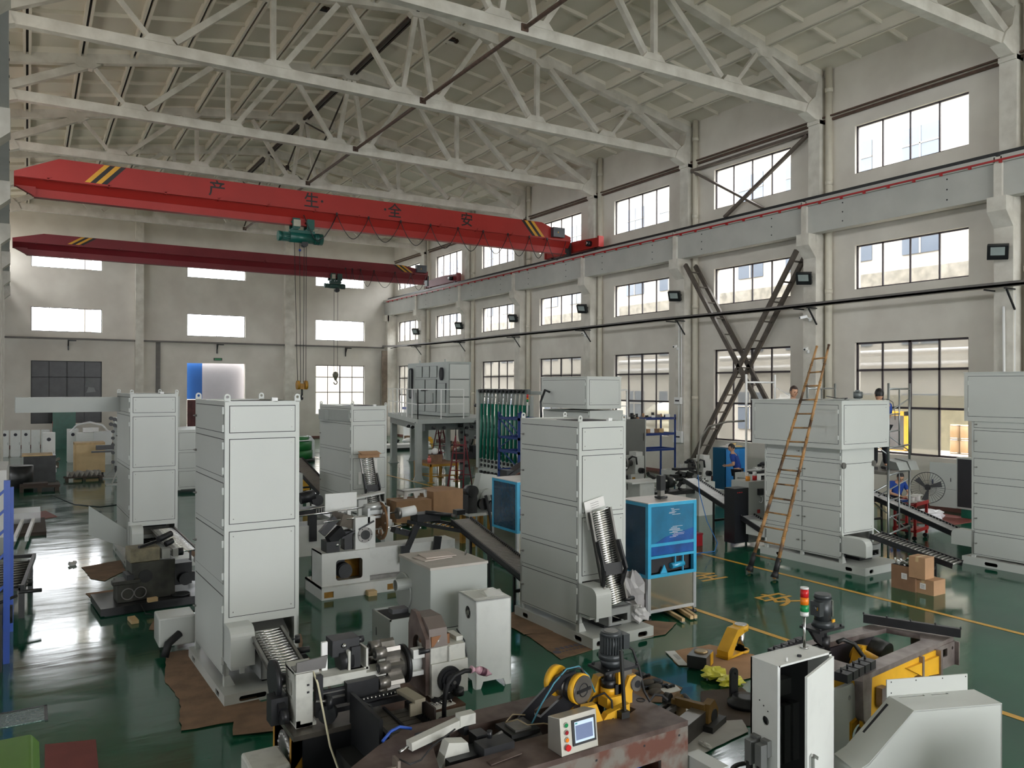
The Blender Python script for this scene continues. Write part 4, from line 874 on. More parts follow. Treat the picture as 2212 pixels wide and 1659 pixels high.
for i, (a, p) in enumerate(((8, (4.5, 9.35)), (-3, (4.6, 9.42)))):
    m = new(CARDG := mat('pale_card', srgb(196, 184, 176), .7, var=.08)); m.box((0, 0, 0), (.42, .3, .008)); o = m.build('card_sheet'); o.location = (p[0], p[1], 1.277 + .01 * i); o.rotation_euler = (0, 0, R(a)); tag(o, ('lower', 'upper')[i] + ' pale card sheet on the lid of the grey box machine', 'card', 'card sheets on the lid')
r = T('small_cabinet', 'small white cabinet on cut-out feet with a round fan grille on its side', 'cabinet', 4.417, 8.03, -4)
w, d, h = .46, .5, 1.02; m = new(WHITE2)
m.plate([(0, 0), (.07, 0), (.1, .08), (w - .1, .08), (w - .07, 0), (w, 0), (w, h), (0, h)], [], 'y', 0, .015); m.plate([(0, 0), (.07, 0), (.1, .08), (d - .1, .08), (d - .07, 0), (d, 0), (d, h), (0, h)], [circ(.075, 20, .22, .84)], 'x', 0, .015)
m.bx(w - .015, w, 0, d, .08, h); m.bx(0, w, d - .015, d, .08, h); m.bx(0, w, 0, d, h - .015, h); m.bx(.015, w - .015, .015, d - .015, .08, .1); m.build('body', parent=r)
m = new(GAP); m.cyl((.03, .22, .84), (.035, .22, .84), .075, 20); m.use(DSTEEL); m.cyl((.0, .22, .84), (.012, .22, .84), .03, 14)
for i in range(5): a = i * 1.257; m.bar((.006, .22, .84), (.006, .22 + .075 * math.cos(a), .84 + .075 * math.sin(a)), .008)
m.build('fan_grille', parent=r)
m = new(clear('clear_plastic_film', srgb(235, 235, 230), .35, .2)); m.bx(.02, w - .02, .1, d - .05, h + .002, h + .006); m.prism([(.1, h), (.22, h + .05), (.32, h)], 'x', .2, .42); m.build('plastic_film', parent=r)
# white-based turning machine behind the nearest tower
r = T('rotary_machine', 'white machine on a long base with brown spoked disc and a motor in its window', 'machine', 4.1, 12.66, 0)
WH = mat('worn_white_paint', srgb(206, 207, 203), .45, var=.12, scale=6, fac=(.2, .45))
m = new(WH); L = 2.55; m.plate(rect(0, L, 0, .2), [rect(.04, .2, .03, .13), rect(1.14, 1.31, .03, .13)], 'y', -.02, 0); m.bx(0, L, 0, .9, .17, .2); m.bx(0, .02, 0, .9, 0, .2); m.bx(0, L, .88, .9, 0, .17); m.use(OLDYEL); m.bx(.03, .21, .01, .1, .02, .14); m.bx(1.13, 1.32, .01, .1, .02, .14); m.build('long_base', parent=r)
m = new(WH); m.plate(rect(.03, .86, .2, .74), [rrect(.46, .34, .05, 4, .5, .44)], 'y', .07, .09); m.bx(.03, .05, .09, .62, .2, .74); m.bx(.84, .86, .09, .62, .2, .74); m.bx(.03, .86, .09, .62, .72, .74); m.bx(.03, .86, .6, .62, .2, .72); m.build('housing', parent=r)
m = new(OLDYEL); m.bx(.06, .83, .5, .51, .21, .71); m.build('housing_back', parent=r)
m = new(BLACK); m.cyl((.45, .16, .4), (.45, .45, .4), .13, 20); m.cyl((.45, .12, .4), (.45, .16, .4), .12, 20); m.bx(.3, .5, .3, .45, .45, .6); m.build('motor', parent=r)
m = new(WH); m.bx(.86, L, .22, .62, .2, .72); m.use(DSTEEL); m.bx(.86, L, .12, .2, .2, .26); m.build('bed', parent=r)
m = new(WH); m.bx(.62, .98, .12, .3, .74, 1.28); m.build('head_block', parent=r, bevel=.006)
m = new(DSTEEL); m.plate(circ(.13, 24, .79, .98), [], 'y', .1, .12); m.use(DARK); m.cyl((.79, .1, .98), (.79, .085, .98), .08, 24)
for i in range(6): a = i * 1.047; m.cyl((.79 + .11 * math.cos(a), .1, .98 + .11 * math.sin(a)), (.79 + .11 * math.cos(a), .093, .98 + .11 * math.sin(a)), .01, 8)
m.build('bearing_flange', parent=r)
BRD = mat('brown_spoked_disc', srgb(128, 92, 58), .5, .3, var=.35)
m = new(BRD); hs = [circ(.09, 12, .3 + .0, 0)]; pts = circ(.33, 40, .3, 1.16)
m.plate(pts, [[(.3 + .26 * math.cos(a + da) * f, 1.16 + .26 * math.sin(a + da) * f) for f, da in ((1, -.28), (1, 0), (1, .28), (.38, .3), (.38, -.3))] for a in (math.pi / 2 + .5, math.pi * 1.5 + .3, math.pi / 2 + 2.6)], 'x', 1.12, 1.15); m.use(STEEL)
for i in range(10): a = i * .628; m.cyl((1.11, .3 + .28 * math.cos(a), 1.16 + .28 * math.sin(a)), (1.12, .3 + .28 * math.cos(a), 1.16 + .28 * math.sin(a)), .02, 10)
m.build('spoked_disc', parent=r)
m = new(CHROME); m.cyl((.1, .2, 1.24), (1.45, .2, 1.3), .014, 10); m.cyl((-.55, .3, 1.34), (.9, .3, 1.42), .012, 10); m.cyl((1.0, .24, 1.03), (1.6, .24, 1.06), .014, 10); m.build('guide_rod', parent=r)
m = new(mat('grey_cylinder', srgb(186, 188, 186), .35, .5)); m.cyl((.85, .3, 1.4), (1.2, .3, 1.42), .07, 16); m.bx(.85, 1.15, .24, .36, 1.22, 1.36); m.bx(.84, .88, .12, .4, 1.15, 1.42); m.bx(1.2, 1.24, .12, .4, 1.15, 1.42); m.build('actuator', parent=r)
m = new(PLASTIC); m.cyl((1.45, .2, 1.28), (1.75, .2, 1.31), .085, 10); m.use(DSTEEL); m.cyl((1.4, .2, 1.28), (1.46, .2, 1.28), .1, 14); m.build('white_chuck', parent=r)
m = new(WH); m.box((.5, .5, 1.5), (.56, .03, .32), (0, 0, 0)); m.bx(.6, .66, .45, .55, .72, 1.36); m.build('back_panel', parent=r)
m = new(BLACK); m.bx(.12, .34, .1, .4, .74, .92); m.box((.3, .2, 1.0), (.3, .12, .16), (0, -.6, .3)); m.box((.2, .25, 1.16), (.34, .1, .12), (0, -.8, 0)); m.bx(.46, .6, .2, .4, .74, 1.05); m.bar((.4, .15, .95), (.95, .12, 1.2), .03); m.use(STEEL); m.sph((.3, .1, .86), .03, 8, 6); m.build('black_clamp_unit', parent=r)
m = new(mat('greyish_wood_block', srgb(104, 96, 86), .7, var=.3)); m.box((.5, .35, 1.22), (.32, .3, .2), (.1, .3, .3)); m.build('bracket_casting', parent=r)
m = new(BLACK); m.box((1.65, .1, .86), (.1, .05, .5), (0, .45, 0)); m.box((1.5, .06, .58), (.16, .04, .3)); m.box((2.12, .1, .62), (.14, .04, .42), (0, .15, 0)); m.build('black_bracket', parent=r)
m = new(BLACK); m.bx(1.75, 2.2, .1, .4, 1.1, 1.24); m.box((1.5, .25, .95), (.3, .2, .1), (0, .3, 0)); m.cyl((1.9, .1, 1.27), (2.35, .0, 1.2), .035, 10); m.use(STEEL)
for i in range(5): m.sph((1.45 + .18 * i, .12, 1.02 + .05 * math.sin(i * 3)), .028, 8, 6)
m.build('gripper_unit', parent=r)
m = new(BLACK); m.bar((1.6, .2, 1.12), (2.35, -.45, .98), .02, .06); m.bar((1.95, .45, 1.12), (2.65, -.2, .98), .02, .06); m.use(STEEL)
for i in range(11): f = i / 10; m.cyl((1.6 + .75 * f, .2 - .65 * f, 1.12 - .14 * f), (1.95 + .7 * f, .45 - .65 * f, 1.12 - .14 * f), .012, 8)
m.use(PLASTIC)
for i in range(12): f = i / 12; m.bx(2.33 + .3 * f, 2.345 + .3 * f, -.47 + .25 * f, -.45 + .25 * f, .96, 1.01)
m.build('short_roller_track', parent=r)
m = new(WOOD); m.bx(4.85, 5.0, 12.5, 12.66, 0, .08); tag(m.build('wooden_block'), 'small wooden block under the front edge of the white machine base', 'block')
# white frame beam of the tower's conveyor seen behind
r = T('beam_stand', 'pale grey beam on posts crossing in front of the half-way tower', 'stand', 5.9, 16.6, 0)
m = new(WH); m.bar((-.35, 0, .98), (.9, .1, 1.12), .22, .04); m.bx(-.3, -.05, -.05, .1, .3, .96); m.bx(.3, .5, 0, .1, .3, 1.0); m.bx(-.3, 1.1, .02, .2, .2, .5); m.bx(-.35, -.2, -.05, .2, 0, .3); m.bx(.9, 1.1, -.05, .2, 0, .3); m.build('beam', parent=r)
# boxed goods
def carton(label, x, y, z, w, d, h, rz=0, mm=CARD, open_=False, tape=True, group=None, lab=None):
    r = thing('cardboard_box', label, 'box', (x, y, z), rz, group); m = new(mm); m.bx(-w / 2, w / 2, -d / 2, d / 2, 0, h if not open_ else h - .01)
    if open_:
        m.use(GAP); m.bx(-w / 2 + .01, w / 2 - .01, -d / 2 + .01, d / 2 - .01, h - .01, h - .005)
    m.build('carton', parent=r)
    if tape and not open_: m = new(mat('packing_tape', srgb(200, 172, 130), .3)); m.bx(-w / 2 - .001, w / 2 + .001, -.025, .025, h, h + .002); m.bx(-w / 2 - .002, -w / 2, -.025, .025, h - .08, h); m.build('tape', parent=r)
    if lab:
        m = new(PAPER); m.bx(-w / 2 - .003, -w / 2, lab[0] - .05, lab[0] + .05, lab[1] - .05, lab[1] + .05); m.use(GAP)
        for i in range(3): m.bx(-w / 2 - .004, -w / 2 - .003, lab[0] - .03, lab[0] + .03, lab[1] - .03 + i * .022, lab[1] - .025 + i * .022)
        m.build('shipping_label', parent=r)
    return r
carton('large brown carton carrying the white foam block, on a pallet', 8.25, 18.55, .12, .95, .72, .52, 0, CARD)
carton('large brown carton behind the foam-topped carton, lid slightly open', 9.5, 19.4, .1, 1.0, .9, .62, 12, CARD, tape=False)
m = new(WOOD)
for x in (-.4, 0, .4): m.bx(8.25 + x - .05, 8.25 + x + .05, 18.2, 18.9, 0, .1)
m.bx(7.75, 8.75, 18.2, 18.9, .1, .12); tag(m.build('wooden_pallet'), 'low wooden pallet under the large brown carton', 'pallet')
r = thing('foam_block', 'white foam packing block with arched cut-outs on the large brown carton', 'packing foam', (8.4, 18.7, .65), 5)
m = new(PLASTIC); m.plate([(-.32, 0), (-.24, 0), (-.2, .12), (-.05, .14), (.0, 0), (.06, 0), (.12, .12), (.24, .12), (.28, 0), (.34, 0), (.34, .2), (-.32, .2)], [], 'y', -.2, -.16); m.plate([(-.32, 0), (-.24, 0), (-.2, .12), (.24, .12), (.28, 0), (.34, 0), (.34, .2), (-.32, .2)], [], 'y', .16, .2); m.bx(-.32, .34, -.2, .2, .17, .2); m.bx(-.32, -.28, -.2, .2, .08, .2); m.bx(.3, .34, -.2, .2, .08, .2); m.build('foam', parent=r)
r1 = carton('open brown carton heaped with silver offcuts, left of the stacked cartons', 13.06, 8.2, 0, .28, .44, .42, 0, mat('dark_cardboard', srgb(138, 104, 78), .85, var=.15), open_=True, lab=(-.02, .24))
m = new(STEEL)
for i in range(22): m.bar((rnd.uniform(-.12, .12), rnd.uniform(-.2, .2), .42), (rnd.uniform(-.13, .13), rnd.uniform(-.2, .2), .42 + rnd.uniform(.02, .1)), .03, .008)
o = m.build('metal_offcut_heap'); o.location = (13.06, 8.2, 0); tag(o, 'heap of crumpled silver offcuts in the open carton', 'scrap', kind='stuff')
carton('brown carton at the bottom of the stack beside the yellow lane', 13.13, 7.87, 0, .34, .38, .25, 0, lab=(.0, .13))
carton('brown carton standing on top of the other at the yellow lane', 13.05, 7.95, .253, .29, .28, .36, 3)
m = new(CARD); m.bx(12.94, 12.95, 8.07, 8.16, .0, .25); tag(m.build('carton_flap'), 'brown carton flap standing open beside the lower carton', 'cardboard')
# loose cardboard on the floor
def sheet(label, pts, mm=CARDD, z=.004, cat='cardboard', th=.006, name='cardboard_sheet', group='cardboard sheets on the floor'):
    m = new(mm); P = []
    for (a, b), (c, d) in zip(pts, pts[1:] + pts[:1]):
        n = max(2, int(math.hypot(c - a, d - b) / .12))
        for i in range(n): f = i / n; P.append((a + (c - a) * f + (rnd.uniform(-.012, .012) if i else 0), b + (d - b) * f + (rnd.uniform(-.012, .012) if i else 0)))
    m.plate(P, [], 'z', z, z + th); return tag(m.build(name), label, cat, group)
sheet('worn cardboard sheet under the front left corner of the middle right tower', [(5.99, 9.42), (5.84, 8.36), (6.7, 8.5), (6.9, 9.4)])
sheet('cardboard sheet under the rear left of the middle right tower skid', [(6.0, 10.4), (5.97, 9.45), (6.6, 9.3), (6.7, 10.5)], z=.011)
sheet('cardboard sheet sticking out right of the middle right tower skid', [(6.75, 8.5), (7.68, 8.43), (8.2, 8.76), (7.9, 9.05), (7.2, 9.1), (6.9, 8.9)], z=.011)
INK = mat('faded_blue_print', srgb(96, 92, 104), .9)
m = new(INK)
for i in range(7): m.bx(6.0 + i * .075, 6.0 + i * .075 + .05, 8.66, 8.74, .0105, .012)
m.cyl((5.95, 8.6, .0105), (5.95, 8.6, .012), .06, 12)
for i in range(9): m.bx(6.02 + i * .06, 6.02 + i * .06 + .035, 8.57, 8.6, .0105, .012)
tag(m.build('carton_print'), 'faded printed lettering on the cardboard sheet by the tower skid', 'print')
sheet('cardboard sheet under the left side of the nearest tower', [(1.56, 11.2), (1.4, 10.1), (1.46, 9.5), (1.9, 9.4), (1.95, 11.2)])
sheet('cardboard sheet in front of the nearest tower skid', [(1.46, 9.48), (1.34, 8.6), (1.83, 8.54), (2.2, 8.7), (2.2, 9.5)], z=.011)
sheet('smaller cardboard sheet lapping out in front of the nearest tower', [(1.86, 8.66), (1.76, 8.2), (2.2, 8.07), (2.5, 8.3), (2.5, 8.9), (2.1, 8.9)], z=.018)
sheet('cardboard strip right of the nearest tower base', [(2.55, 9.3), (3.1, 9.5), (3.1, 10.3), (3.3, 11.1), (2.9, 11.1), (2.75, 10.2), (2.5, 9.8)])
for q in (( [(.9, 17.3), (1.6, 17.6), (1.6, 16.6), (1.2, 15.9), (1.0, 16.2)], 'oily cardboard behind the dark old machine'), ([(.85, 15.1), (1.0, 14.1), (1.7, 14.3), (1.8, 15.2)], 'oily cardboard left of the dark old machine'), ([(2.75, 17.3), (3.5, 17.1), (3.6, 18.2), (3.0, 18.6)], 'brown cardboard between the two left towers')): sheet(q[1], q[0])
sheet('cardboard under the small white cabinet side of the skid', [(1.5, 12.4), (2.0, 12.0), (2.0, 12.7), (1.6, 12.8)], z=.004)
# wooden battens, bags
for i, (a, b) in enumerate((((8.5, 8.75), (8.75, 9.5)), ((8.3, 8.72), (8.45, 9.3)), ((8.58, 8.75), (8.85, 9.5)))):
    m = new(WOOD); m.bar((*a, .045 + .0 * i), (*b, .045), .05, .05); tag(m.build('wooden_batten'), ('wooden batten sticking out furthest from under the blue enclosure', 'short wooden batten under the left part of the blue enclosure', 'wooden batten lying beside the longest one under the blue enclosure')[i], 'batten', 'battens under the blue enclosure')
def blob(name, label, cat, c, s, mm, seed, kids_=None, n=14, mrows=9, amp=.25):
    rr = random.Random(seed); m = new(mm); m.sph((0, 0, 0), 1, n, mrows)
    for v in m.bm.verts:
        k = 1 + rr.uniform(-amp, amp); v.co = Vector((v.co.x * s[0] * k, v.co.y * s[1] * k, max(-s[2] * .98, v.co.z * s[2] * k)))
    for f in m.bm.faces: f.smooth = False
    o = m.build(name); o.location = (c[0], c[1], c[2] + s[2]); return tag(o, label, cat)
blob('plastic_bag', 'grey printed plastic sack between the tower and the blue enclosure', 'bag', (7.72, 9.25, .0), (.2, .22, .36), mat('grey_sack', srgb(170, 168, 168), .35, var=.15), 3)
blob('plastic_bag', 'white printed sack slumped on the tower skid by the blue enclosure', 'bag', (7.42, 8.7, .15), (.13, .14, .12), mat('white_sack', srgb(205, 203, 203), .45, var=.15), 4)
blob('plastic_bag', 'white crumpled bag on the red floor board near the fan', 'bag', (20.2, 12.1, .01), (.45, .3, .14), mat('white_bag', srgb(232, 232, 236), .4), 5)
blob('white_sack', 'white sack behind the standing worker, half hidden', 'bag', (17.4, 12.2, .9), (.25, .25, .28), mat('white_bag', (0, 0, 0)), 6)
m = new(PLASTIC); m.bx(7.35, 7.62, 8.85, 9.0, .15, .24); m.bx(7.42, 7.5, 8.86, 8.95, .24, .3); tag(m.build('foam_piece'), 'white foam piece on the skid under the printed sack', 'packing foam')
# ---------------------------------------------------------------- bamboo ladder
BAM = mat('bamboo', srgb(166, 124, 76), .5, var=.5, scale=3, col2=srgb(70, 50, 34), fac=(.38, .55))
r = T('bamboo_ladder', 'long scorched bamboo ladder leaning on the wide-headed machine', 'ladder', 11.56, 10.1)
A0, A1, B0, B1 = Vector((0, .31, .02)), Vector((1.5, .0, 4.28)), Vector((0, -.28, .02)), Vector((1.5, -.3, 4.3))
A1.y = -.03
for a, b in ((A0, A1), (B0, B1)):
    m = new(BAM); d = b - a; pr = []
    for i in range(12):
        p = a + d * i / 12; q = a + d * (i + 1) / 12; m.cyl(p, q, .034 - .0012 * i, 10); m.cyl(q - d.normalized() * .012, q + d.normalized() * .012, .039 - .0012 * i, 10)
    m.build('rail', parent=r)
    m = new(RUBBER); m.cyl(a + d * .005 - Vector((0, 0, .0)), a + d * .03, .075, 12, .05); m.cyl(a + d * .03, a + d * .085, .05, 12, .046); m.build('rubber_foot', parent=r)
for i in range(15):
    f = .075 + i * .062; p, q = A0 + (A1 - A0) * f, B0 + (B1 - B0) * f; m = new(BAM); m.cyl(p + (p - q) * .08, q + (q - p) * .08, .016, 8); m.build('rung', parent=r)
# ---------------------------------------------------------------- scaffold tower and workers
SC = mat('galvanised_tube', srgb(168, 172, 172), .35, .8, var=.1)
r = T('scaffold_tower', 'galvanised scaffold tower holding the standing worker beside the wide-headed machine', 'scaffold', 15.8, 10.7)
def frame(p, q, z0, h):
    m = new(SC); p, q = Vector(p), Vector(q)
    m.cyl(p + Vector((0, 0, z0)), p + Vector((0, 0, z0 + h + .12)), .024, 10); m.cyl(q + Vector((0, 0, z0)), q + Vector((0, 0, z0 + h + .12)), .024, 10)
    m.cyl(p + Vector((0, 0, z0 + h)), q + Vector((0, 0, z0 + h)), .021, 10); m.cyl(p + Vector((0, 0, z0 + .46)), q + Vector((0, 0, z0 + .46)), .021, 10)
    mid = p + (q - p) * .5; m.cyl(mid + Vector((0, 0, z0 + .46)), mid + Vector((0, 0, z0 + h)), .016, 8)
    for z in (.8, 1.15): m.cyl(p + Vector((0, 0, z0 + z)), mid + Vector((0, 0, z0 + z)), .016, 8)
    m.build('end_frame', parent=r)
fa, fb = (-.62, -.74, 0), (.72, -.36, 0); ga, gb = (-.95, 1.0, 0), (.42, 1.3, 0)
for z in (0, 1.78): frame(fa, fb, z, 1.68); frame(ga, gb, z, 1.68)
for a, b in ((fa, ga), (fb, gb)):
    for z in (.35, 2.1):
        m = new(SC); m.cyl((a[0], a[1], z), (b[0], b[1], z + 1.15), .014, 8); m.cyl((a[0], a[1], z + 1.15), (b[0], b[1], z), .014, 8); m.build('cross_brace', parent=r)
m = new(mat('grey_plank', srgb(128, 124, 116), .6, .2, var=.2)); v = [(fa[0], fa[1]), (fb[0], fb[1]), (gb[0], gb[1]), (ga[0], ga[1])]; m.plate(v, [], 'z', 1.68, 1.73); m.build('platform_plank', parent=r)
m = new(SC); 
r2 = thing('sheet_part', 'bent grey sheet metal channel resting on the scaffold platform', 'sheet metal', (16.1, 10.35, 1.73), -15)
m = new(GREY); m.prism([(-.3, 0), (.3, 0), (.2, .2), (-.2, .16)], 'x', -.22, .05); m.prism([(-.3, 0), (.3, 0), (.16, .22), (-.2, .18)], 'x', .08, .3); m.build('channel', parent=r2)

def person(name, label, loc, rz, J, hair, face_dir, shirt=SHIRT, trousers=TROUSER, s=1.0, shoes=True):
    """J: joint positions; one continuous skinned body, clothes and hair as parts"""
    r = thing(name, label, 'person', loc, rz)
    V_ = {k: Vector(v) * s for k, v in J.items()}
    ch = [('pelvis', 'waist', .135, .125), ('waist', 'chest', .125, .15), ('chest', 'neck', .15, .06), ('neck', 'head0', .06, .055)]
    for sd in 'LR':
        ch += [('chest', 'sh' + sd, .12, .07), ('sh' + sd, 'el' + sd, .06, .045), ('el' + sd, 'wr' + sd, .042, .028), ('pelvis', 'hip' + sd, .13, .1), ('hip' + sd, 'kn' + sd, .09, .062), ('kn' + sd, 'an' + sd, .06, .04)]
    rad = {}
    for a, b, ra, rb in ch: rad[a] = max(rad.get(a, 0), ra); rad[b] = rb if b not in rad else max(rad[b], rb)
    def skin(name_, edges, mm, grow=1., sub=1, parent=r, root='pelvis'):
        ks = []; [ks.append(k) for e in edges for k in e if k not in ks]; me = bpy.data.meshes.new(name_); me.from_pydata([V_[k] for k in ks], [(ks.index(a), ks.index(b)) for a, b in edges], []); me.materials.append(mm)
        o = bpy.data.objects.new(name_, me); COL.objects.link(o); o.parent = parent
        o.modifiers.new('skin', 'SKIN'); ly = me.skin_vertices[0] if me.skin_vertices else None
        if ly is None:
            bpy.context.view_layer.objects.active = o
        for i, k in enumerate(ks):
            sv = me.skin_vertices[0].data[i]; rr_ = rad[k] * s * grow; sv.radius = (rr_, rr_ * .85); sv.use_root = k == root
        o.modifiers['skin'].use_smooth_shade = True; sb = o.modifiers.new('sub', 'SUBSURF'); sb.levels = sub; sb.render_levels = sub + 1
        return o
    E_ = [(a, b) for a, b, _, _ in ch]; body = skin('body', E_, SKIN)
    # head with face
    H = V_['head']; f = Vector(face_dir).normalized(); sd = f.cross(Vector((0, 0, 1))).normalized(); up = sd.cross(f)
    M = Matrix((( sd.x, f.x, up.x, H.x), (sd.y, f.y, up.y, H.y), (sd.z, f.z, up.z, H.z), (0, 0, 0, 1)))
    m = new(SKIN); m.T = M
    m.sph((0, 0, 0), .1 * s, 16, 12, (.78, .95, 1.18)); m.sph((0, .02 * s, -.07 * s), .06 * s, 12, 8, (.85, 1, .8)); m.prism([(-.012 * s, -.035 * s), (.012 * s, -.035 * s), (0, .02 * s)], 'y', .09 * s, .115 * s)
    for x in (-1, 1): m.sph((x * .08 * s, -.005 * s, -.005 * s), .022 * s, 8, 6, (.5, .8, 1.3))
    m.use(HAIR)
    for x in (-1, 1): m.sph((x * .03 * s, .088 * s, .012 * s), .009 * s, 6, 5); m.box((x * .03 * s, .094 * s, .034 * s), (.032 * s, .006, .006))
    m.use(mat('lips', srgb(150, 90, 80), .5)); m.box((0, .088 * s, -.06 * s), (.035 * s, .01, .007)); m.build('head', parent=body)
    m = new(hair); m.T = M; m.sph((0, -.018 * s, .022 * s), .108 * s, 16, 12, (.82, .96, 1.12))
    dl = [v for v in m.bm.verts if (M.inverted() @ v.co).y > .045 * s and (M.inverted() @ v.co).z < .07 * s or (M.inverted() @ v.co).z < -.055 * s]; bmesh.ops.delete(m.bm, geom=dl, context='VERTS'); m.build('hair', parent=body)
    for sd_ in 'LR':
        w0 = V_['wr' + sd_]; d = (V_['wr' + sd_] - V_['el' + sd_]).normalized(); a = d.cross(Vector((0, 0, 1))).normalized() if abs(d.z) < .95 else Vector((1, 0, 0)); b_ = d.cross(a)
        m = new(SKIN); m.bar(w0 - d * .01, w0 + d * .09 * s, .07 * s, .03 * s, b_)
        for i in range(4):
            o_ = w0 + d * .085 * s + a * (i - 1.5) * .018 * s; L = (.06, .07, .065, .05)[i] * s; k1 = o_ + d * L * .55 - b_ * .012 * s; k2 = k1 + d * L * .35 - b_ * .03 * s; m.tube([o_, k1, k2], .008 * s, 6)
        o_ = w0 + d * .025 * s + a * .035 * s; m.tube([o_, o_ + a * .025 * s + d * .03 * s, o_ + a * .02 * s + d * .06 * s - b_ * .02 * s], .009 * s, 6); m.build('hand', parent=body)
    for k in list(V_):
        pass
    for sd_ in 'LR':
        V_['sl' + sd_] = V_['sh' + sd_].lerp(V_['el' + sd_], .75); rad['sl' + sd_] = .062
        V_['cuff' + sd_] = V_['kn' + sd_].lerp(V_['an' + sd_], .92); rad['cuff' + sd_] = .058
    V_['collar'] = V_['chest'].lerp(V_['neck'], .7); rad['collar'] = .075; V_['hem'] = V_['pelvis'].lerp(V_['waist'], -.0); rad['hem'] = .15
    skin('work_shirt', [('hem', 'waist'), ('waist', 'chest'), ('chest', 'collar'), ('chest', 'shL'), ('chest', 'shR'), ('shL', 'slL'), ('shR', 'slR')], shirt, 1.16, root='hem', parent=body)
    skin('trousers', [('pelvis', 'hipL'), ('hipL', 'knL'), ('knL', 'cuffL'), ('pelvis', 'hipR'), ('hipR', 'knR'), ('knR', 'cuffR')], trousers, 1.17, parent=body)
    for sd_ in 'LR':
        a = V_['an' + sd_]; fx = Vector((f.x, f.y, 0)).normalized(); m = new(SHOE); g_ = Vector((a.x, a.y, a.z - .045 * s)); m.bar(g_ - fx * .07 * s, g_ + fx * .13 * s, .08 * s, .06 * s); m.sph(g_ + fx * .14 * s, .045 * s, 8, 6, (1, 1, .7)); m.build('shoe', parent=body)
    return r
ST = dict(pelvis=(0, 0, .93), waist=(0, 0, 1.07), chest=(0, .0, 1.3), neck=(0, .02, 1.46), head0=(0, .04, 1.53), head=(0, .06, 1.6), hipL=(-.1, 0, .87), hipR=(.1, 0, .87), knL=(-.11, .02, .48), knR=(.1, .0, .48), anL=(-.13, 0, .09), anR=(.13, 0, .09),
          shL=(-.19, 0, 1.38), shR=(.19, 0, 1.38), elL=(-.25, .05, 1.1), elR=(.24, .08, 1.1), wrL=(-.16, .28, 1.05), wrR=(.14, .3, 1.06))
person('person', 'worker in blue shirt and black trousers standing on the scaffold, back to us', (15.45, 10.32, 1.735), -25, ST, HAIR, (.1, 1, -.1))
st2 = {k: (v[0], v[1] + (.12 if v[2] > 1.2 else 0), v[2]) for k, v in ST.items()}
person('person', 'worker in blue short-sleeved shirt bending over behind the blue lockers', (18.72, 17.32, 0), 30, st2, HAIR, (-.4, .8, -.45))
# worker hidden behind the machine head: only the top of his head shows
person('person', 'worker hidden behind the wide-headed machine, only his hair showing above it', (14.85, 12.1, 1.73), 160, dict(ST, **{'head': (0, .06, 1.62)}), mat('brown_black_hair', srgb(58, 42, 36), .5), (0, 1, -.3), s=1.02)
m = new(mat('grey_plank', (0, 0, 0))); m.bx(14.4, 15.3, 11.72, 12.5, 1.68, 1.73); m.use(SC)
for x, y in ((14.4, 11.75), (15.3, 11.75), (14.4, 12.48), (15.3, 12.48)): m.cyl((x, y, 0), (x, y, 1.7), .024, 8)
tag(m.build('work_platform'), 'scaffold platform behind the wide-headed machine', 'platform')
r = T('guard_scaffold', 'pale scaffold guard frame sticking up behind the machine roof', 'scaffold', 13.9, 12.6)
m = new(PLASTIC)
for x in (0, .95): m.cyl((x, 0, 0), (x, 0, 3.78), .025, 8)
m.cyl((0, 0, 3.6), (.95, 0, 3.6), .02, 8); m.cyl((0, 0, 1.6), (.95, 0, 1.6), .02, 8); m.bar((.95, 0, 3.5), (1.2, -.2, 3.3), .015); m.build('guard_frame', parent=r)
SIT = dict(pelvis=(0, 0, .5), waist=(0, .03, .64), chest=(0, .12, .86), neck=(0, .2, 1.0), head0=(0, .24, 1.06), head=(0, .29, 1.1), hipL=(-.1, .05, .48), hipR=(.1, .05, .48), knL=(-.16, .42, .5), knR=(.16, .42, .5), anL=(-.16, .4, .09), anR=(.18, .44, .09),
           shL=(-.19, .12, .93), shR=(.19, .12, .93), elL=(-.26, .22, .68), elR=(.26, .24, .68), wrL=(-.08, .44, .62), wrR=(.06, .46, .62))
person('person', 'worker in blue shirt sitting bent forward behind the scaffold, looking at his hands', (19.95, 12.9, 0), 150, SIT, HAIR, (.1, .8, -.6))
m = new(mat('pale_planks', srgb(196, 182, 150), .7, var=.2)); m.bx(19.3, 20.9, 12.75, 13.1, .3, .42); m.bx(19.4, 19.6, 12.8, 13.05, 0, .3); m.bx(20.5, 20.7, 12.8, 13.05, 0, .3); m.bx(19.6, 21.1, 12.6, 12.72, .32, .36); tag(m.build('plank_bench'), 'pile of pale planks the seated worker sits on', 'bench')
# fan
r = T('pedestal_fan', 'large black pedestal fan by the right wall', 'fan', 20.3, 12.2, -58)
m = new(BLACK); m.cyl((0, 0, 0), (0, 0, .03), .22, 20); m.cyl((0, 0, .03), (0, 0, .78), .022, 10); m.bx(-.03, .03, -.12, .0, .4, .48); m.build('stand', parent=r)
m = new(BLACK)
for k in range(36): a = k * math.pi / 18; m.cyl((.06 * math.cos(a), -.14, .85 + .06 * math.sin(a)), (.4 * math.cos(a), -.06, .85 + .4 * math.sin(a)), .0022, 4); m.cyl((.06 * math.cos(a), .1, .85 + .06 * math.sin(a)), (.4 * math.cos(a), .0, .85 + .4 * math.sin(a)), .0022, 4)
m.tube([(.405 * math.cos(k * math.pi / 24), -.03, .85 + .405 * math.sin(k * math.pi / 24)) for k in range(48)], .009, 6, True); m.tube([(.2 * math.cos(k * math.pi / 16), -.11, .85 + .2 * math.sin(k * math.pi / 16)) for k in range(32)], .003, 4, True); m.build('cage', parent=r)
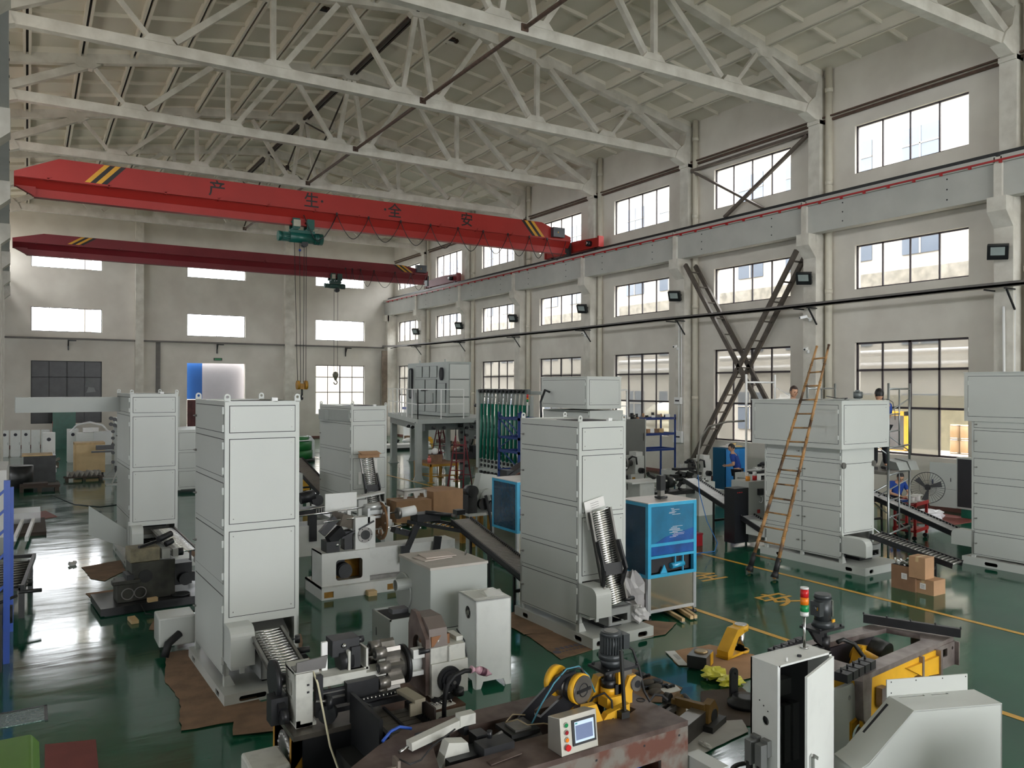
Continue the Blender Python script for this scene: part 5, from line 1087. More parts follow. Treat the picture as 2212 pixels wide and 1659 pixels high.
for k in range(3):
    a = k * 2.094 + .3; m = new(mat('dark_fan_blade', srgb(58, 58, 60), .4)); m.prism([(.05 * math.cos(a), .85 + .05 * math.sin(a)), (.34 * math.cos(a - .2), .85 + .34 * math.sin(a - .2)), (.36 * math.cos(a + .25), .85 + .36 * math.sin(a + .25)), (.06 * math.cos(a + .8), .85 + .06 * math.sin(a + .8))], 'y', -.06, -.055); m.build('fan_blade', parent=r)
m = new(BLACK); m.cyl((0, .0, .85), (0, .18, .85), .075, 16); m.cyl((0, -.08, .85), (0, 0, .85), .05, 16); m.build('motor', parent=r)
# red trolley
r = T('tool_trolley', 'red two-shelf trolley with cable reels on it behind the slat conveyor', 'trolley', 17.55, 10.95, 12)
m = new(REDP)
for x in (-.35, .35):
    for y in (-.22, .22): m.bx(x - .025, x + .025, y - .025, y + .025, .1, .85)
m.build('post_frame', parent=r)
for z in (.22, .82): m = new(REDP); m.bx(-.38, .38, -.25, .25, z - .03, z); m.bx(-.38, .38, -.26, -.24, z - .03, z + .05); m.bx(-.38, .38, .24, .26, z - .03, z + .05); m.build('shelf', parent=r)
for x in (-.33, .33):
    for y in (-.2, .2): m = new(RUBBER); m.cyl((x - .015, y, .05), (x + .015, y, .05), .05, 14); m.build('caster', parent=r)
for i, (x, y) in enumerate(((17.5, 10.9), (17.8, 10.95))):
    m = new(PLASTIC); m.cyl((x, y, .83), (x, y, .845), .12, 18); m.cyl((x, y, .845), (x, y, .97), .07, 16); m.cyl((x, y, .97), (x, y, .985), .12, 18); tag(m.build('cable_reel'), ('left', 'right')[i] + ' white cable reel on the red trolley', 'reel', 'cable reels on the trolley')
m = new(BLACK); m.tube([(17.3 + .12 * math.cos(t), 10.9 + .12 * math.sin(t), .26 + .004 * t) for t in [i * .5 for i in range(40)]], .012, 5); tag(m.build('cable_coil'), 'black cable coil on the lower shelf of the red trolley', 'cable')
m = new(BLUE); m.bx(17.2, 17.45, 10.95, 11.1, .84, .89); tag(m.build('blue_toolbox'), 'flat blue tool box on the red trolley', 'box')
# wall cabinet with open door, red board
r = T('control_cabinet', 'grey control cabinet by the wall with its door swung open', 'cabinet', 21.3, 11.3, 0)
m = new(GREY); m.bx(0, .35, 0, .7, .25, 1.62); m.use(GAP); m.bx(-.005, 0, .03, .67, .3, 1.58); m.use(GREEN); m.bx(.05, .3, .1, .6, 0, .25); m.build('body', parent=r)
m = new(GREY); m.bx(-.0, .02, 0, .66, .25, 1.45); m.use(GAP); m.bx(-.003, 0, .0, .66, .74, .745); m.bx(-.004, 0, .12, .14, .95, 1.05); m.use(STEEL); m.bx(-.02, 0, .56, .6, .85, .98); o = m.build('door', parent=r); o.location = (-.02, .7, 0); o.rotation_euler = (0, 0, R(12))
m = new(mat('dull_red_board', srgb(136, 70, 62), .7, var=.2)); m.bx(19.6, 21.6, 11.4, 12.6, .0, .012); tag(m.build('floor_board'), 'dull red board on the floor below the grey control cabinet', 'board')
# red tool box under the left slat conveyor
m = new(mat('dark_red_box', srgb(136, 22, 30), .4)); m.bx(12.35, 12.7, 12.75, 13.0, .0, .27); m.use(DRED); m.bx(12.34, 12.71, 12.74, 13.01, .24, .28); m.bar((12.4, 12.87, .3), (12.65, 12.87, .3), .02); m.bm.verts.ensure_lookup_table(); tag(m.build('tool_box'), 'dark red metal box on the floor under the left slat conveyor', 'box')
for i in range(3): m = new(WOOD if i != 1 else PLASTIC); m.bar((11.9 + .1 * i, 12.9 + .1 * i, .03), (12.32, 12.85 + .08 * i, .03), .06, .03); tag(m.build('scrap_strip'), ('wooden strip closest to the red box', 'white strip next to the red box', 'wooden strip behind the white strip at the red box')[i], 'strip', 'strips beside the red box')
m = new(mat('light_blue_hose', srgb(40, 110, 180), .4)); m.tube([(13.0, 13.2, 1.5), (12.95, 13.1, 1.1), (12.98, 12.9, .5), (12.9, 12.5, .08), (12.4, 12.1, .02), (11.6, 12.2, .015), (10.6, 12.6, .015), (10.2, 12.7, .015)], .01, 6); tag(m.build('air_hose'), 'thin blue air hose trailing over the floor by the slat conveyor', 'hose')
m = new(mat('grey_metal_hose', srgb(140, 136, 128), .4, .6)); m.tube([(13.0, 13.2, 1.5), (13.02, 13.2, 2.0), (13.05, 13.15, 2.35), (13.15, 13.0, 2.6), (13.3, 12.6, 2.72), (13.4, 12.2, 2.75)], .022, 8); tag(m.build('metal_conduit'), 'grey metal conduit arching to the wide-headed machine', 'conduit')
# ================================================================ far part of the hall
PGREY = mat('platform_grey', srgb(164, 170, 166), .45, var=.06)
DGREY = mat('dark_machine_grey', srgb(96, 102, 100), .45, var=.1)
r = T('steel_platform', 'raised grey steel platform on posts carrying the big enclosure', 'platform', 12.2, 26.6)
m = new(PGREY); pl = [(0, 0), (4.3, .2), (4.6, 7.6), (1.9, 7.4)]; m.plate(pl, [], 'z', 2.1, 2.27); m.build('deck', parent=r)
m = new(DGREY); m.bar((.1, .4, 2.0), (3.6, .9, 1.95), .15, .3); m.bar((.3, 0.2, 1.95), (2, 7.2, 1.95), .15, .25); m.build('deck_beam', parent=r)
for x, y, t in ((.08, .12, .11), (2.1, 7.2, .13), (3.2, 7.6, .09), (3.4, 4.3, .09), (2.25, 4.3, .16), (2.1, 2.1, .0)):
    if t: m = new(PGREY); m.bx(x - t, x + t, y - t * .8, y + t * .8, .02, 2.12); m.prism([(x - .2, .02), (x + .2, .02), (x + t, .25), (x - t, .25)], 'y', y - .03, y + .03); m.bx(x - .22, x + .22, y - .15, y + .15, 0, .02); m.build('post', parent=r)
def railing(p, q, n, z=2.27, h=1.1):
    p, q = Vector((*p, z)), Vector((*q, z)); m = new(PLASTIC)
    for i in range(n + 1): a = p + (q - p) * i / n; m.bar(a, a + Vector((0, 0, h)), .03)
    for k in (.5, 1.0): m.bar(p + Vector((0, 0, h * k)), q + Vector((0, 0, h * k)), .03)
    m.build('railing', parent=r)
railing((0.02, .05), (1.95, .12), 2); railing((0.02, .05), (1.9, 7.3), 6); railing((4.2, .6), (4.5, 3.5), 4)
m = new(BLACK)
for x, y, z in ((.3, 1.6, 1.95), (.15, .9, 1.95), (.6, -.02, 1.95), (1.0, -.05, 1.95), (2.2, -.02, 1.95), (2.6, -.02, 1.8), (3.1, .0, 1.9), (3.3, .1, 1.95)): m.cyl((x, y, z), (x, y - .14, z), .06, 10); m.cyl((x, y - .14, z), (x, y - .2, z), .035, 8)
m.build('clamp_bolt', parent=r)
r = T('platform_enclosure', 'big grey enclosure with oval porthole standing on the raised platform', 'enclosure', 14.1, 28.0)
m = new(PGREY); w, d, z0, z1 = 1.0, 3.9, 2.3, 4.46
v = [m._v(p) for p in ((0, 0, z0), (w, 0, z0), (w, d, z0), (0, d, z0), (.06, 0, z1), (w + .12, .1, z1), (w + .1, d, z1), (.06, d, z1))]
for q in ((0, 1, 5, 4), (1, 2, 6, 5), (2, 3, 7, 6), (3, 0, 4, 7), (4, 5, 6, 7), (0, 3, 2, 1)): m._f([v[i] for i in q])
m.build('enclosure_body', parent=r)
for a, b in ((.12, .74), (.78, 1.44), (1.48, 2.06)): m = new(WHITE); m.bx(.1, w - .04, -.03, .0, z0 + a, z0 + b); m.use(GAP); m.bx(.095, w - .035, -.01, -.0, z0 + a - .01, z0 + b + .01); m.build('front_panel', parent=r)
for a, b, c, e in ((1.0, 1.6, 1.55, 2.0), (1.7, 2.3, 1.55, 2.0), (2.4, 3.0, 1.55, 2.0), (1.0, 1.95, .15, 1.45), (2.05, 3.0, .15, 1.45), (.15, .85, .15, 1.3)):
    m = new(GAP); m.bx(-.012 + c * .028, -.01 + .06, a - .01, b + .01, z0 + c - .01, z0 + e + .01); m.use(PGREY); m.bx(-.03 + c * .028, .06, a, b, z0 + c, z0 + e); m.build('side_panel', parent=r)
m = new(GAP); m.T = Matrix.Translation((-.02, .5, z0 + 1.68)) @ Matrix.Rotation(R(90), 4, 'Y'); m.plate([(.26 * math.cos(t), .14 * math.sin(t)) for t in [i * .3 for i in range(21)]], [], 'z', -.03, .05); m.build('porthole', parent=r)
m = new(GAP); m.T = Matrix.Translation((-.0, 3.45, z0 + 1.3)) @ Matrix.Rotation(R(90), 4, 'Y'); m.plate(rrect(1.3, .28, .12), [rrect(1.2, .18, .08)], 'z', -.05, .04); m.use(mat('slot_glass', srgb(120, 126, 124), .3)); m.plate(rrect(1.2, .18, .08), [], 'z', -.04, .04); m.build('slot_window', parent=r)
m = new(PGREY)
for p in ((-.05, 1.2, .1, 1.6), (-.05, 1.3, .3, .9)): m.tube([(-.04, 1.2, z0 + .9), (-.04, 1.2, z0 + .5), (-.04, 1.9, z0 + .45), (-.04, 2.8, z0 + .48), (-.04, 2.85, z0 + .9)], .02, 6)
m.use(BLACK); m.bar((-.06, 1.7, z0 + 1.05), (-.1, 2.2, z0 + 1.0), .05); m.build('door_handle', parent=r)
m = new(PGREY); m.bx(w + .02, w + .34, .6, 1.4, z0, z0 + 1.75); m.use(PLASTIC); m.bx(w + .1, w + .34, .7, 1.3, z0 + 1.75, z0 + 1.95); m.build('side_locker', parent=r)
for y in (.8, 3.2): m = new(PGREY); m.bar((.3, y, z1), (.3, y, z1 + .12), .1, .02); m.build('lifting_lug', parent=r)
# dark column with knobs and black arm
r = T('knob_column', 'dark grey column studded with black knobs and a black motor arm', 'column', 14.35, 26.9)
m = new(DGREY); m.bx(-.1, .14, 0, .3, 0.02, 2.1); m.bx(.0, 1.5, .1, .35, 1.45, 1.8); m.bx(-.3, .5, -.1, .4, 0, .03); m.prism([(-.25, .03), (.4, .03), (.14, .3), (-.1, .3)], 'y', .1, .14); m.build('column_body', parent=r)
m = new(BLACK)
for z in (.45, .95, 1.1, 1.35, 1.62, 1.9): m.cyl((0, .02, z), (0, -.12, z), .055, 10); m.cyl((-.1, .1, z + .1), (-.2, .1, z + .1), .045, 10)
m.build('knob', parent=r)
m = new(BLACK); m.bx(-.6, .55, -.15, .1, .72, .98); m.bx(.2, .6, -.2, .2, .95, 1.22); m.cyl((.5, -.1, .85), (.7, -.1, .85), .12, 12); m.build('motor_arm', parent=r)
# roller accumulator with green sleeves
r = T('roller_accumulator', 'tall rack of green sleeved arms behind the middle right tower', 'machine', 12.87, 21.6)
m = new(DGREY); m.bx(-.05, .05, -1.5, 1.45, 3.27, 3.4); m.build('top_rail', parent=r)
m = new(PGREY); m.plate([(-1.5, 0.02), (1.6, .02), (1.6, .8), (-1.5, .8)], [slot(-.0 + 1.1, .25, .35, .12)], 'x', -.04, .0); m.bx(-.3, .4, -1.6, 1.7, 0, .03); m.build('lower_plate', parent=r)
m = new(PGREY); m.bx(-.1, .06, 1.45, 1.62, .8, 3.38); m.bx(.3, .9, -1.7, 1.4, 3.24, 3.34); m.bx(-.0, .08, -1.62, -1.5, 2.3, 3.2); m.build('end_post', parent=r)
for i in range(12):
    y = 1.32 - i * .24
    m = new(PGREY); m.bar((0, y, 3.27), (-.02, y + .02, 2.9), .09, .03, (0, 1, 0)); m.bx(-.04, .0, y - .08, y + .08, .82, 1.14); m.build('swing_plate', parent=r)
    m = new(BLACK); m.cyl((-.06, y + .05, 3.34), (-.14, y + .05, 3.34), .055, 10); m.cyl((-.04, y, 1.05), (-.08, y, 1.05), .05, 10); m.cyl((-.04, y + .02, .9), (-.08, y + .02, .9), .05, 10); m.cyl((-.04, y, .68 + .0 * i), (-.12, y, .68), .045, 10); m.build('end_knob', parent=r)
    m = new(mat('green_sleeve', srgb(22, 112, 92), .3, var=.12)); m.cyl((-.03, y + .03, 2.92), (-.05, y + .06, 1.12), .048, 12); m.cyl((.05, y - .06, 2.92), (.03, y - .03, 1.12), .048, 12); m.build('green_sleeve', parent=r)
m = new(BLACK)
for z in (2.85, 2.3, 1.8): m.cyl((-.04, 1.62, z), (-.04, 1.78, z), .06, 10)
m.build('side_knob', parent=r)
m = new(RED); m.cyl((-.06, -1.5, 3.15), (-.06, -1.5, 3.25), .03, 10); m.use(SGREEN); m.cyl((-.06, -1.5, 3.02), (-.06, -1.5, 3.1), .03, 10); m.use(ORANGE); m.cyl((-.06, -1.5, 3.1), (-.06, -1.5, 3.15), .03, 10); m.use(PLASTIC); m.cyl((-.06, -1.5, 2.6), (-.06, -1.5, 3.02), .028, 10); m.build('signal_lamp', parent=r)
# blue storage rack in front
def rack(label, x, y, w, d, h, zs, mm, rz=0, braces=True):
    r = T('storage_rack', label, 'rack', x, y, rz, None); t = .05
    for a in (0, w - t):
        for b in (0, d - t): m = new(mm); m.bx(a, a + t, b, b + t, 0, h); m.build('upright', parent=r)
    for z in zs: m = new(mm); m.bx(0, w, 0, t, z - .08, z); m.bx(0, w, d - t, d, z - .08, z); m.bx(0, t, 0, d, z - .06, z); m.bx(w - t, w, 0, d, z - .06, z); m.build('shelf_beam', parent=r)
    if braces:
        for a in (0, w - t):
            m = new(mm); z = .2; s = 1
            while z < h - .5: m.bar((a + .02, t if s > 0 else d - t, z), (a + .02, d - t if s > 0 else t, z + .5), .025); z += .5; s = -s
            m.build('brace', parent=r)
    return r
rk = rack('dark blue rack in front of the green sleeved rack', 11.75, 18.9, .8, 1.15, 2.75, (2.6, 2.05, 1.65, 1.1, .75), mat('rack_blue', srgb(22, 52, 116), .4, var=.1))
m = new(mat('rack_blue', (0, 0, 0))); m.bar((11.8, 19.95, 2.5), (11.8, 19.2, 2.05), .03); tag(m.build('brace_bar'), 'dark blue diagonal bar on the rack before the green sleeves', 'bar')
# yellow table with odds and ends, red ladders
r = T('work_table', 'yellow framed low table under the raised platform', 'table', 12.75, 26.05)
m = new(mat('brown_plywood', srgb(150, 112, 82), .6, var=.2)); m.plate([(0, 1.5), (-.1, -.1), (1.3, -.3), (1.4, 1.0)][::-1], [], 'z', .68, .71) if 0 else m.bx(-.35, .8, -.1, 1.35, .66, .7); m.build('tabletop', parent=r)
for x, y in ((-.3, -.05), (.74, -.05), (-.3, 1.3), (.74, 1.3)): m = new(OLDYEL); m.bx(x - .045, x + .045, y - .045, y + .045, 0, .66); m.bx(x - .1, x + .1, y - .1, y + .1, 0, .02); m.build('leg', parent=r)
m = new(OLDYEL); m.bx(-.35, .8, -.1, -.05, .58, .66); m.bx(-.35, -.3, -.1, 1.35, .58, .66); m.bx(-.3, .74, -.06, -.03, .2, .24); m.bar((-.3, -.05, .22), (-.3, 1.3, .22), .03); m.bar((-.3, 1.3, .22), (.74, -.05, .22), .025); m.build('table_frame', parent=r)
carton('small open brown box on the yellow table', 12.9, 26.6, .7, .4, .35, .28, 10, CARDD, open_=True)
m = new(PLASTIC); m.sph((12.9, 26.6, 1.08), .14, 8, 6, (1, .8, .9)); tag(m.build('wadded_plastic'), 'wadded clear plastic in the box on the yellow table', 'plastic')
m = new(mat('pink_bottle', srgb(206, 110, 104), .4)); m.cyl((12.52, 26.3, .7), (12.52, 26.3, .88), .07, 12); m.cyl((12.52, 26.3, .88), (12.52, 26.3, .95), .03, 10); tag(m.build('bottle'), 'pink bottle on the yellow table', 'bottle')
def aladder(label, x, y, rz, h, w, sp, steps, wheels=True):
    r = T('step_ladder', label, 'ladder', x, y, rz, 'red step ladders')
    m = new(DRED)
    for s in (-1, 1): m.cyl((s * w / 2, -sp, 0), (s * w * .3, 0, h), .022, 8); m.cyl((s * w / 2, -sp - .09, 0), (s * w * .32, -.03, h * .97), .014, 8)
    m.build('front_frame', parent=r); m = new(DRED)
    for s in (-1, 1): m.cyl((s * w / 2, sp, 0), (s * w * .3, 0, h), .022, 8)
    for k in range(3): f = .2 + k * .3; m.cyl((-w / 2 * (1 - f * .4), sp * (1 - f), h * f), (w / 2 * (1 - f * .4), sp * (1 - f), h * f), .014, 8)
    m.build('rear_frame', parent=r)
    for k in range(steps): f = (k + 1) / (steps + 1); ww = w / 2 * (1 - f * .4); m = new(DRED); m.bx(-ww, ww, -sp * (1 - f) - .05, -sp * (1 - f) + .05, h * f - .012, h * f + .012); m.build('step', parent=r)
    m = new(RUBBER); m.tube([(-w * .3, 0, h), (-w * .28, -.02, h + .28), (w * .28, -.02, h + .28), (w * .3, 0, h)], .02, 8); m.build('top_hoop', parent=r)
    return r
aladder('red step ladder in front of the yellow table, close to the camera', 12.95, 24.7, -42, 1.75, .55, .62, 5)
aladder('red step ladder further back under the raised platform', 15.5, 31.5, 28, 1.75, .55, .35, 5)
# row of turret machines along the right wall
def turret_machine(name, label, x, y, rz, s=1., detail=True, group='white turret machines in the row'):
    r = T(name, label, 'machine', x, y, rz, group); r.scale = (s, s, s)
    m = new(WH); m.bx(-.1, 2.2, 0, .9, .05, .25); m.use(RUST); m.bx(1.5, 1.62, -.003, 0, .1, .2); m.build('base', parent=r)
    m = new(WH); m.bx(0, .38, .02, .12, .25, 1.0); m.bx(0, .38, .7, .8, .25, 1.0); m.bx(-.02, .04, .05, .75, .85, 1.0); m.bx(0, .9, .1, .5, .93, .99); m.build('left_column', parent=r)
    m = new(WH); m.bx(1.05, 1.6, .1, .75, .25, .75); m.bx(1.25, 1.62, .12, .6, .75, 1.32); m.bx(1.3, 1.58, .15, .5, 1.32, 1.45); m.build('head_column', parent=r, bevel=.01)
    m = new(OLDYEL); m.bx(1.1, 1.22, .09, .1, .35, .65); m.use(BLACK); m.bx(.7, 1.0, .2, .6, .25, .7); m.cyl((1.44, .12, .85), (1.44, -.02, .85), .09, 14); m.cyl((1.44, -.02, .85), (1.44, -.05, .85), .05, 10); m.build('drive_unit', parent=r)
    m = new(DSTEEL); m.cyl((.88, .35, 1.08), (.96, .35, 1.08), .27, 26); m.cyl((.96, .35, 1.08), (1.25, .35, 1.08), .1, 16); d = m.build('turret_disc', parent=r)
    for i in range(9): a = i * .698; m = new(BLACK); m.cyl((.8, .35 + .2 * math.cos(a), 1.08 + .2 * math.sin(a)), (.9, .35 + .2 * math.cos(a), 1.08 + .2 * math.sin(a)), .05, 12); m.build('tool_holder', parent=d)
    m = new(BLACK); m.bx(.1, .8, .15, .4, .99, 1.07); m.tube([(1.0, .2, 1.2), (1.1, .1, 1.32), (1.25, .08, 1.28), (1.28, .08, 1.05)], .03, 8); m.cyl((.3, .2, .8), (.85, .2, .84), .05, 10); m.bx(.45, .75, .0, .14, .62, .68); m.use(WH)
    for i in range(5): m.bx(.3 + i * .07, .33 + i * .07, .2, .3, 1.07, 1.2)
    m.bx(.55, .8, .02, .12, .25, .62); m.build('slide_unit', parent=r)
    return r
turret_machine('turret_machine', 'white turret machine in the middle of the row left of the blue lockers', 16.85, 17.95, 0, .93)
turret_machine('turret_machine', 'white turret machine nearest the wide-headed machine, in front of the blue-shirted man', 18.35, 16.35, 0, .9)
turret_machine('turret_machine', 'white turret machine behind the grey cabinet door, only its right part showing', 15.2, 19.3, 0, .98)
# blue lockers
r = T('blue_lockers', 'pair of bright blue lockers with papers on top beside the man in blue', 'locker', 20.1, 19.15)
m = new(mat('dark_teal_steel', srgb(12, 82, 116), .45, var=.08)); m.bx(0, 1.05, 0, .55, 0, 1.42); m.build('body', parent=r)
m = new(mat('locker_blue', srgb(40, 128, 200), .4, var=.05)); m.bx(.0, .5, -.015, 0, .05, 1.38); o = m.build('open_door', parent=r); o.rotation_euler = (0, 0, R(-14)); o.location = (-.0, -.05, 0)
m = new(mat('locker_blue', (0, 0, 0))); m.bx(.54, 1.04, -.015, 0, .05, 1.38); m.build('door', parent=r)
m = new(PAPER); m.box((20.5, 19.4, 1.45), (.55, .35, .02), (.06, 0, .3)); m.sph((20.6, 19.4, 1.5), .12, 8, 6, (1.4, 1, .4)); m.use(mat('yellow_card', srgb(226, 190, 110), .6)); m.box((20.7, 19.35, 1.53), (.22, .12, .05), (0, 0, .4)); m.box((20.95, 19.4, 1.44), (.3, .2, .03), (0, 0, -.3)); tag(m.build('paper_heap'), 'heap of white and yellow papers on top of the blue lockers', 'papers', kind='stuff')
# brown wrapped boards, grey open cabinet at machine head
m = new(mat('brown_crate', srgb(134, 98, 66), .6, var=.2)); m.box((21.6, 17.2, 1.1), (.5, 1.5, .5), (0, R(10), 0)); tag(m.build('wrapped_board_stack'), 'brown wrapped stack of boards against the wall right of the man in blue', 'boards')
m = new(PGREY); m.bx(21.0, 21.4, 16.4, 17.9, .2, .8); m.bx(20.95, 21.45, 16.35, 17.95, .8, .85); tag(m.build('grey_bin'), 'grey bin below the brown boards at the wall', 'bin')
r = T('operator_cabinet', 'grey control cabinet with open dark front left of the wide-headed machine', 'cabinet', 12.98, 12.1)
m = new(GREY); m.bx(.45, .95, 0, .5, .1, 1.42); m.build('body', parent=r); m = new(mat('black_interior', srgb(26, 28, 32), .3)); m.bx(.02, .44, .0, .3, .12, 1.3); m.use(REDP)
for i in range(3): m.bx(.1 + i * .06, .13 + i * .06, -.003, 0, 1.2, 1.22)
m.build('open_door', parent=r)
m = new(REDP); m.bx(.72, .8, -.01, 0, .72, .8); m.use(BLACK); m.bx(.72, .86, -.06, 0, 1.12, 1.26); m.use(PLASTIC); m.tube([(.8 + .06 * math.cos(t), -.03, 1.02 + .07 * math.sin(t)) for t in [i * .4 - 2.6 for i in range(12)]], .008, 6); m.build('switch', parent=r)
for i, (x, c, lb) in enumerate(((13.62, srgb(232, 150, 50), 'orange bottle on the cabinet left of the wide-headed machine'), (13.84, srgb(190, 24, 30), 'red and white cup on the cabinet left of the wide-headed machine'))):
    m = new(mat(lb[:6] + '_plastic', c, .35)); m.cyl((x, 12.3, 1.42), (x, 12.3, 1.52), .05, 12); m.use(PLASTIC); m.cyl((x, 12.3, 1.52), (x, 12.3, 1.6), .045 if i else .03, 12, .045 if i else .02); tag(m.build(('bottle', 'cup')[i]), lb, ('bottle', 'cup')[i])
# big grey open cabinet door and bench of parts behind the tower
r = T('tall_grey_cabinet', 'tall dark grey cabinet door right behind the middle right tower', 'cabinet', 16.3, 20.2)
m = new(mat('dark_grey_steel', srgb(104, 106, 102), .5, var=.06)); m.bx(0, 1.2, 0, .05, .1, 2.42); m.bx(0, 1.2, .05, .9, .1, .2); m.bx(0, 1.2, .85, .9, .1, 2.42); m.bx(0, 1.2, .05, .85, 2.38, 2.42); m.build('cabinet_body', parent=r)
m = new(WHITE); m.bx(1.2, 1.23, -.01, .06, .1, 2.42); m.use(DSTEEL); m.bx(1.12, 1.16, -.04, 0, 1.7, 1.95); m.bx(1.12, 1.2, -.04, 0, .5, .6); m.build('door_edge', parent=r)
rack('blue shelf rack with small parts beside the window, behind the grey cabinet', 17.6, 21.3, 2.3, .8, 2.5, (2.4, 1.85, 1.3), mat('rack_blue', (0, 0, 0)), braces=False)
for i in range(26):
    m = new((PLASTIC, BLACK, DSTEEL, CARD, BLACK)[i % 5]); x, y = 16.4 + i * .13, 21.4 + rnd.random() * .4 if i > 8 else 20.5; z = 2.4 if i > 8 else 2.42
    k = rnd.random(); s = .05 + .08 * rnd.random(); m.box((x, y, z + s / 2), (s * 1.6, s, s), (0, 0, rnd.random() * 3)) if k < .6 else m.cyl((x, y, z), (x, y, z + s * 1.6), s * .5, 8)
    tag(m.build('small_part'), 'small machine part in the clutter on the rack top behind the tower', 'part', 'clutter on the blue rack top')
for i in range(8):
    m = new((CARD, PLASTIC, CARDD, WOOD)[i % 4]); m.box((17.9 + i * .22, 21.6, 1.85 + .07), (.16, .2, .14), (0, 0, rnd.random())); tag(m.build('parts_box'), 'small box on the middle shelf of the blue rack', 'box', 'boxes on the blue rack shelf')
r = T('steel_ladder_frame', 'pale A-shaped frame standing on the cabinet behind the tower', 'frame', 16.2, 20.4); m = new(PLASTIC)
for s in (0, .62): m.bar((s * 1.15, 0, 2.42), (.06 + s, 0, 3.38), .045)
m.bar((.04, 0, 3.38), (.7, 0, 3.38), .05); m.bar((.0, 0, 2.85), (.7, 0, 2.85), .03); m.build('frame', parent=r)
# parts benches behind the blue enclosure
r = T('parts_bench', 'low bench of machine parts behind the blue enclosure', 'bench', 13.6, 15.9)
m = new(WH); m.bx(0, .5, 0, .5, 0, .98); m.bx(-.3, .9, -.05, .55, .98, 1.02); m.bx(1.9, 2.5, -.2, .3, 0, .9); m.build('bench_body', parent=r)
m = new(DARK); rr = random.Random(3)
for i in range(26): x = rr.uniform(.6, 2.3); z = .7 + rr.random() * .45; m.box((x, rr.uniform(-.1, .3), z), (.08 + rr.random() * .25, .1, .04 + rr.random() * .12), (rr.random(), rr.random() * .4, rr.random()))
m.cyl((.9, 0, .95), (1.1, 0, .95), .15, 16); m.cyl((1.3, .1, 1.0), (1.9, .1, 1.02), .06, 12); m.bx(.6, 2.2, -.05, .3, .6, .7); m.build('machine_parts', parent=r)
m = new(STEEL)
for i in range(9): x = rr.uniform(.6, 2.3); m.cyl((x, -.12, .8 + rr.random() * .3), (x + .12, -.12, .8 + rr.random() * .3), .03, 8)
m.build('bright_parts', parent=r)
r = T('motor_on_skid', 'white skid with a black and chrome motor right behind the blue enclosure', 'motor', 10.9, 12.9)
m = new(WH); m.bx(-.3, .55, 0, .5, 0.03, .2); m.use(RUST); m.bx(.42, .52, -.003, 0, .07, .16); m.build('skid', parent=r)
m = new(BLACK); m.cyl((-.1, .25, .38), (.15, .25, .38), .17, 18); m.use(STEEL); m.cyl((.15, .25, .38), (.2, .25, .38), .18, 18); m.sph((.0, .1, .26), .08, 8, 6); m.build('motor', parent=r)
# grinding machine on the yellow and white bench (left of the blue enclosure in the middle)
r = T('spindle_machine', 'dark spindle machine with a big steel wheel on a yellow-legged bench', 'machine', 8.3, 15.2)
m = new(WH); m.bx(-.1, 2.3, 0, .6, .66, .72); m.bx(.65, .75, 0, .08, 0, .66); m.bx(1.15, 1.25, 0, .08, 0, .66); m.bx(2.2, 2.28, 0, .08, 0, .66); m.bx(1.4, 1.5, 0, .5, .1, .66); m.build('bench_top', parent=r)
for x in (-.05, .4): m = new(OLDYEL); m.bx(x, x + .1, 0, .1, 0, .66); m.bx(x, x + .1, .45, .55, 0, .66); m.build('leg', parent=r)
m = new(GREY); m.bx(.1, .7, .15, .5, .72, 1.2); m.prism([(.2, 1.2), (.8, 1.2), (.7, 1.5), (.3, 1.55), (.25, 1.35)], 'y', .2, .45); m.cyl((.45, .1, 1.0), (.45, .2, 1.0), .22, 20); m.build('head_casting', parent=r)
m = new(DSTEEL); m.cyl((.85, .3, 1.05), (.92, .3, 1.05), .34, 30); m.cyl((.92, .3, 1.05), (.96, .3, 1.05), .2, 24); m.use(BLACK); m.cyl((.97, .3, 1.05), (1.0, .3, 1.05), .1, 16); m.build('steel_wheel', parent=r)
m = new(BLACK); m.bx(-.1, .12, .05, .3, .72, 1.25); m.cyl((-.0, .0, 1.2), (-.0, .25, 1.2), .13, 16); m.cyl((.3, .05, .9), (.3, .2, .9), .13, 18); m.cyl((.5, 0, .85), (.5, .15, .85), .12, 18); m.tube([(.3, .0, 1.1), (.38, -.05, .7), (.45, -.05, .2), (.4, 0, .05)], .035, 8); m.tube([(.45, .0, 1.1), (.52, -.05, .7), (.6, -.05, .3)], .03, 8); m.bx(-.4, -.2, 0, .2, .72, .82); m.build('belt_drive', parent=r)
m = new(BLACK); m.bx(1.15, 1.9, .1, .4, 1.1, 1.28); m.bx(.9, 1.1, .1, .4, 1.35, 1.6); m.box((1.2, .2, 1.6), (.6, .3, .08), (0, -.5, 0)); m.bx(1.6, 2.0, .1, .4, .72, .98); m.use(STEEL); m.cyl((1.2, .1, 1.32), (1.7, .1, 1.32), .04, 10); m.cyl((1.55, .15, 1.0), (1.55, .15, 1.5), .02, 8); m.box((1.3, .15, 1.5), (.3, .2, .03), (0, -.5, 0)); m.build('tool_slide', parent=r)
m = new(clear('jar_glass', (.9, .92, .9), .3)); m.cyl((1.25, .1, .72), (1.25, .1, 1.0), .09, 14); tag(m.build('glass_jar', loc=(8.3, 15.2, 0)), 'glass jar on the bench beside the big steel wheel', 'jar')
m = new(WOOD); m.bar((8.05, 13.2, 1.42), (8.35, 12.7, .55), .1, .03); m.use(WOOD); tag(m.build('wooden_plank'), 'rough wooden plank leaning across the top of the grey slat conveyor', 'plank')
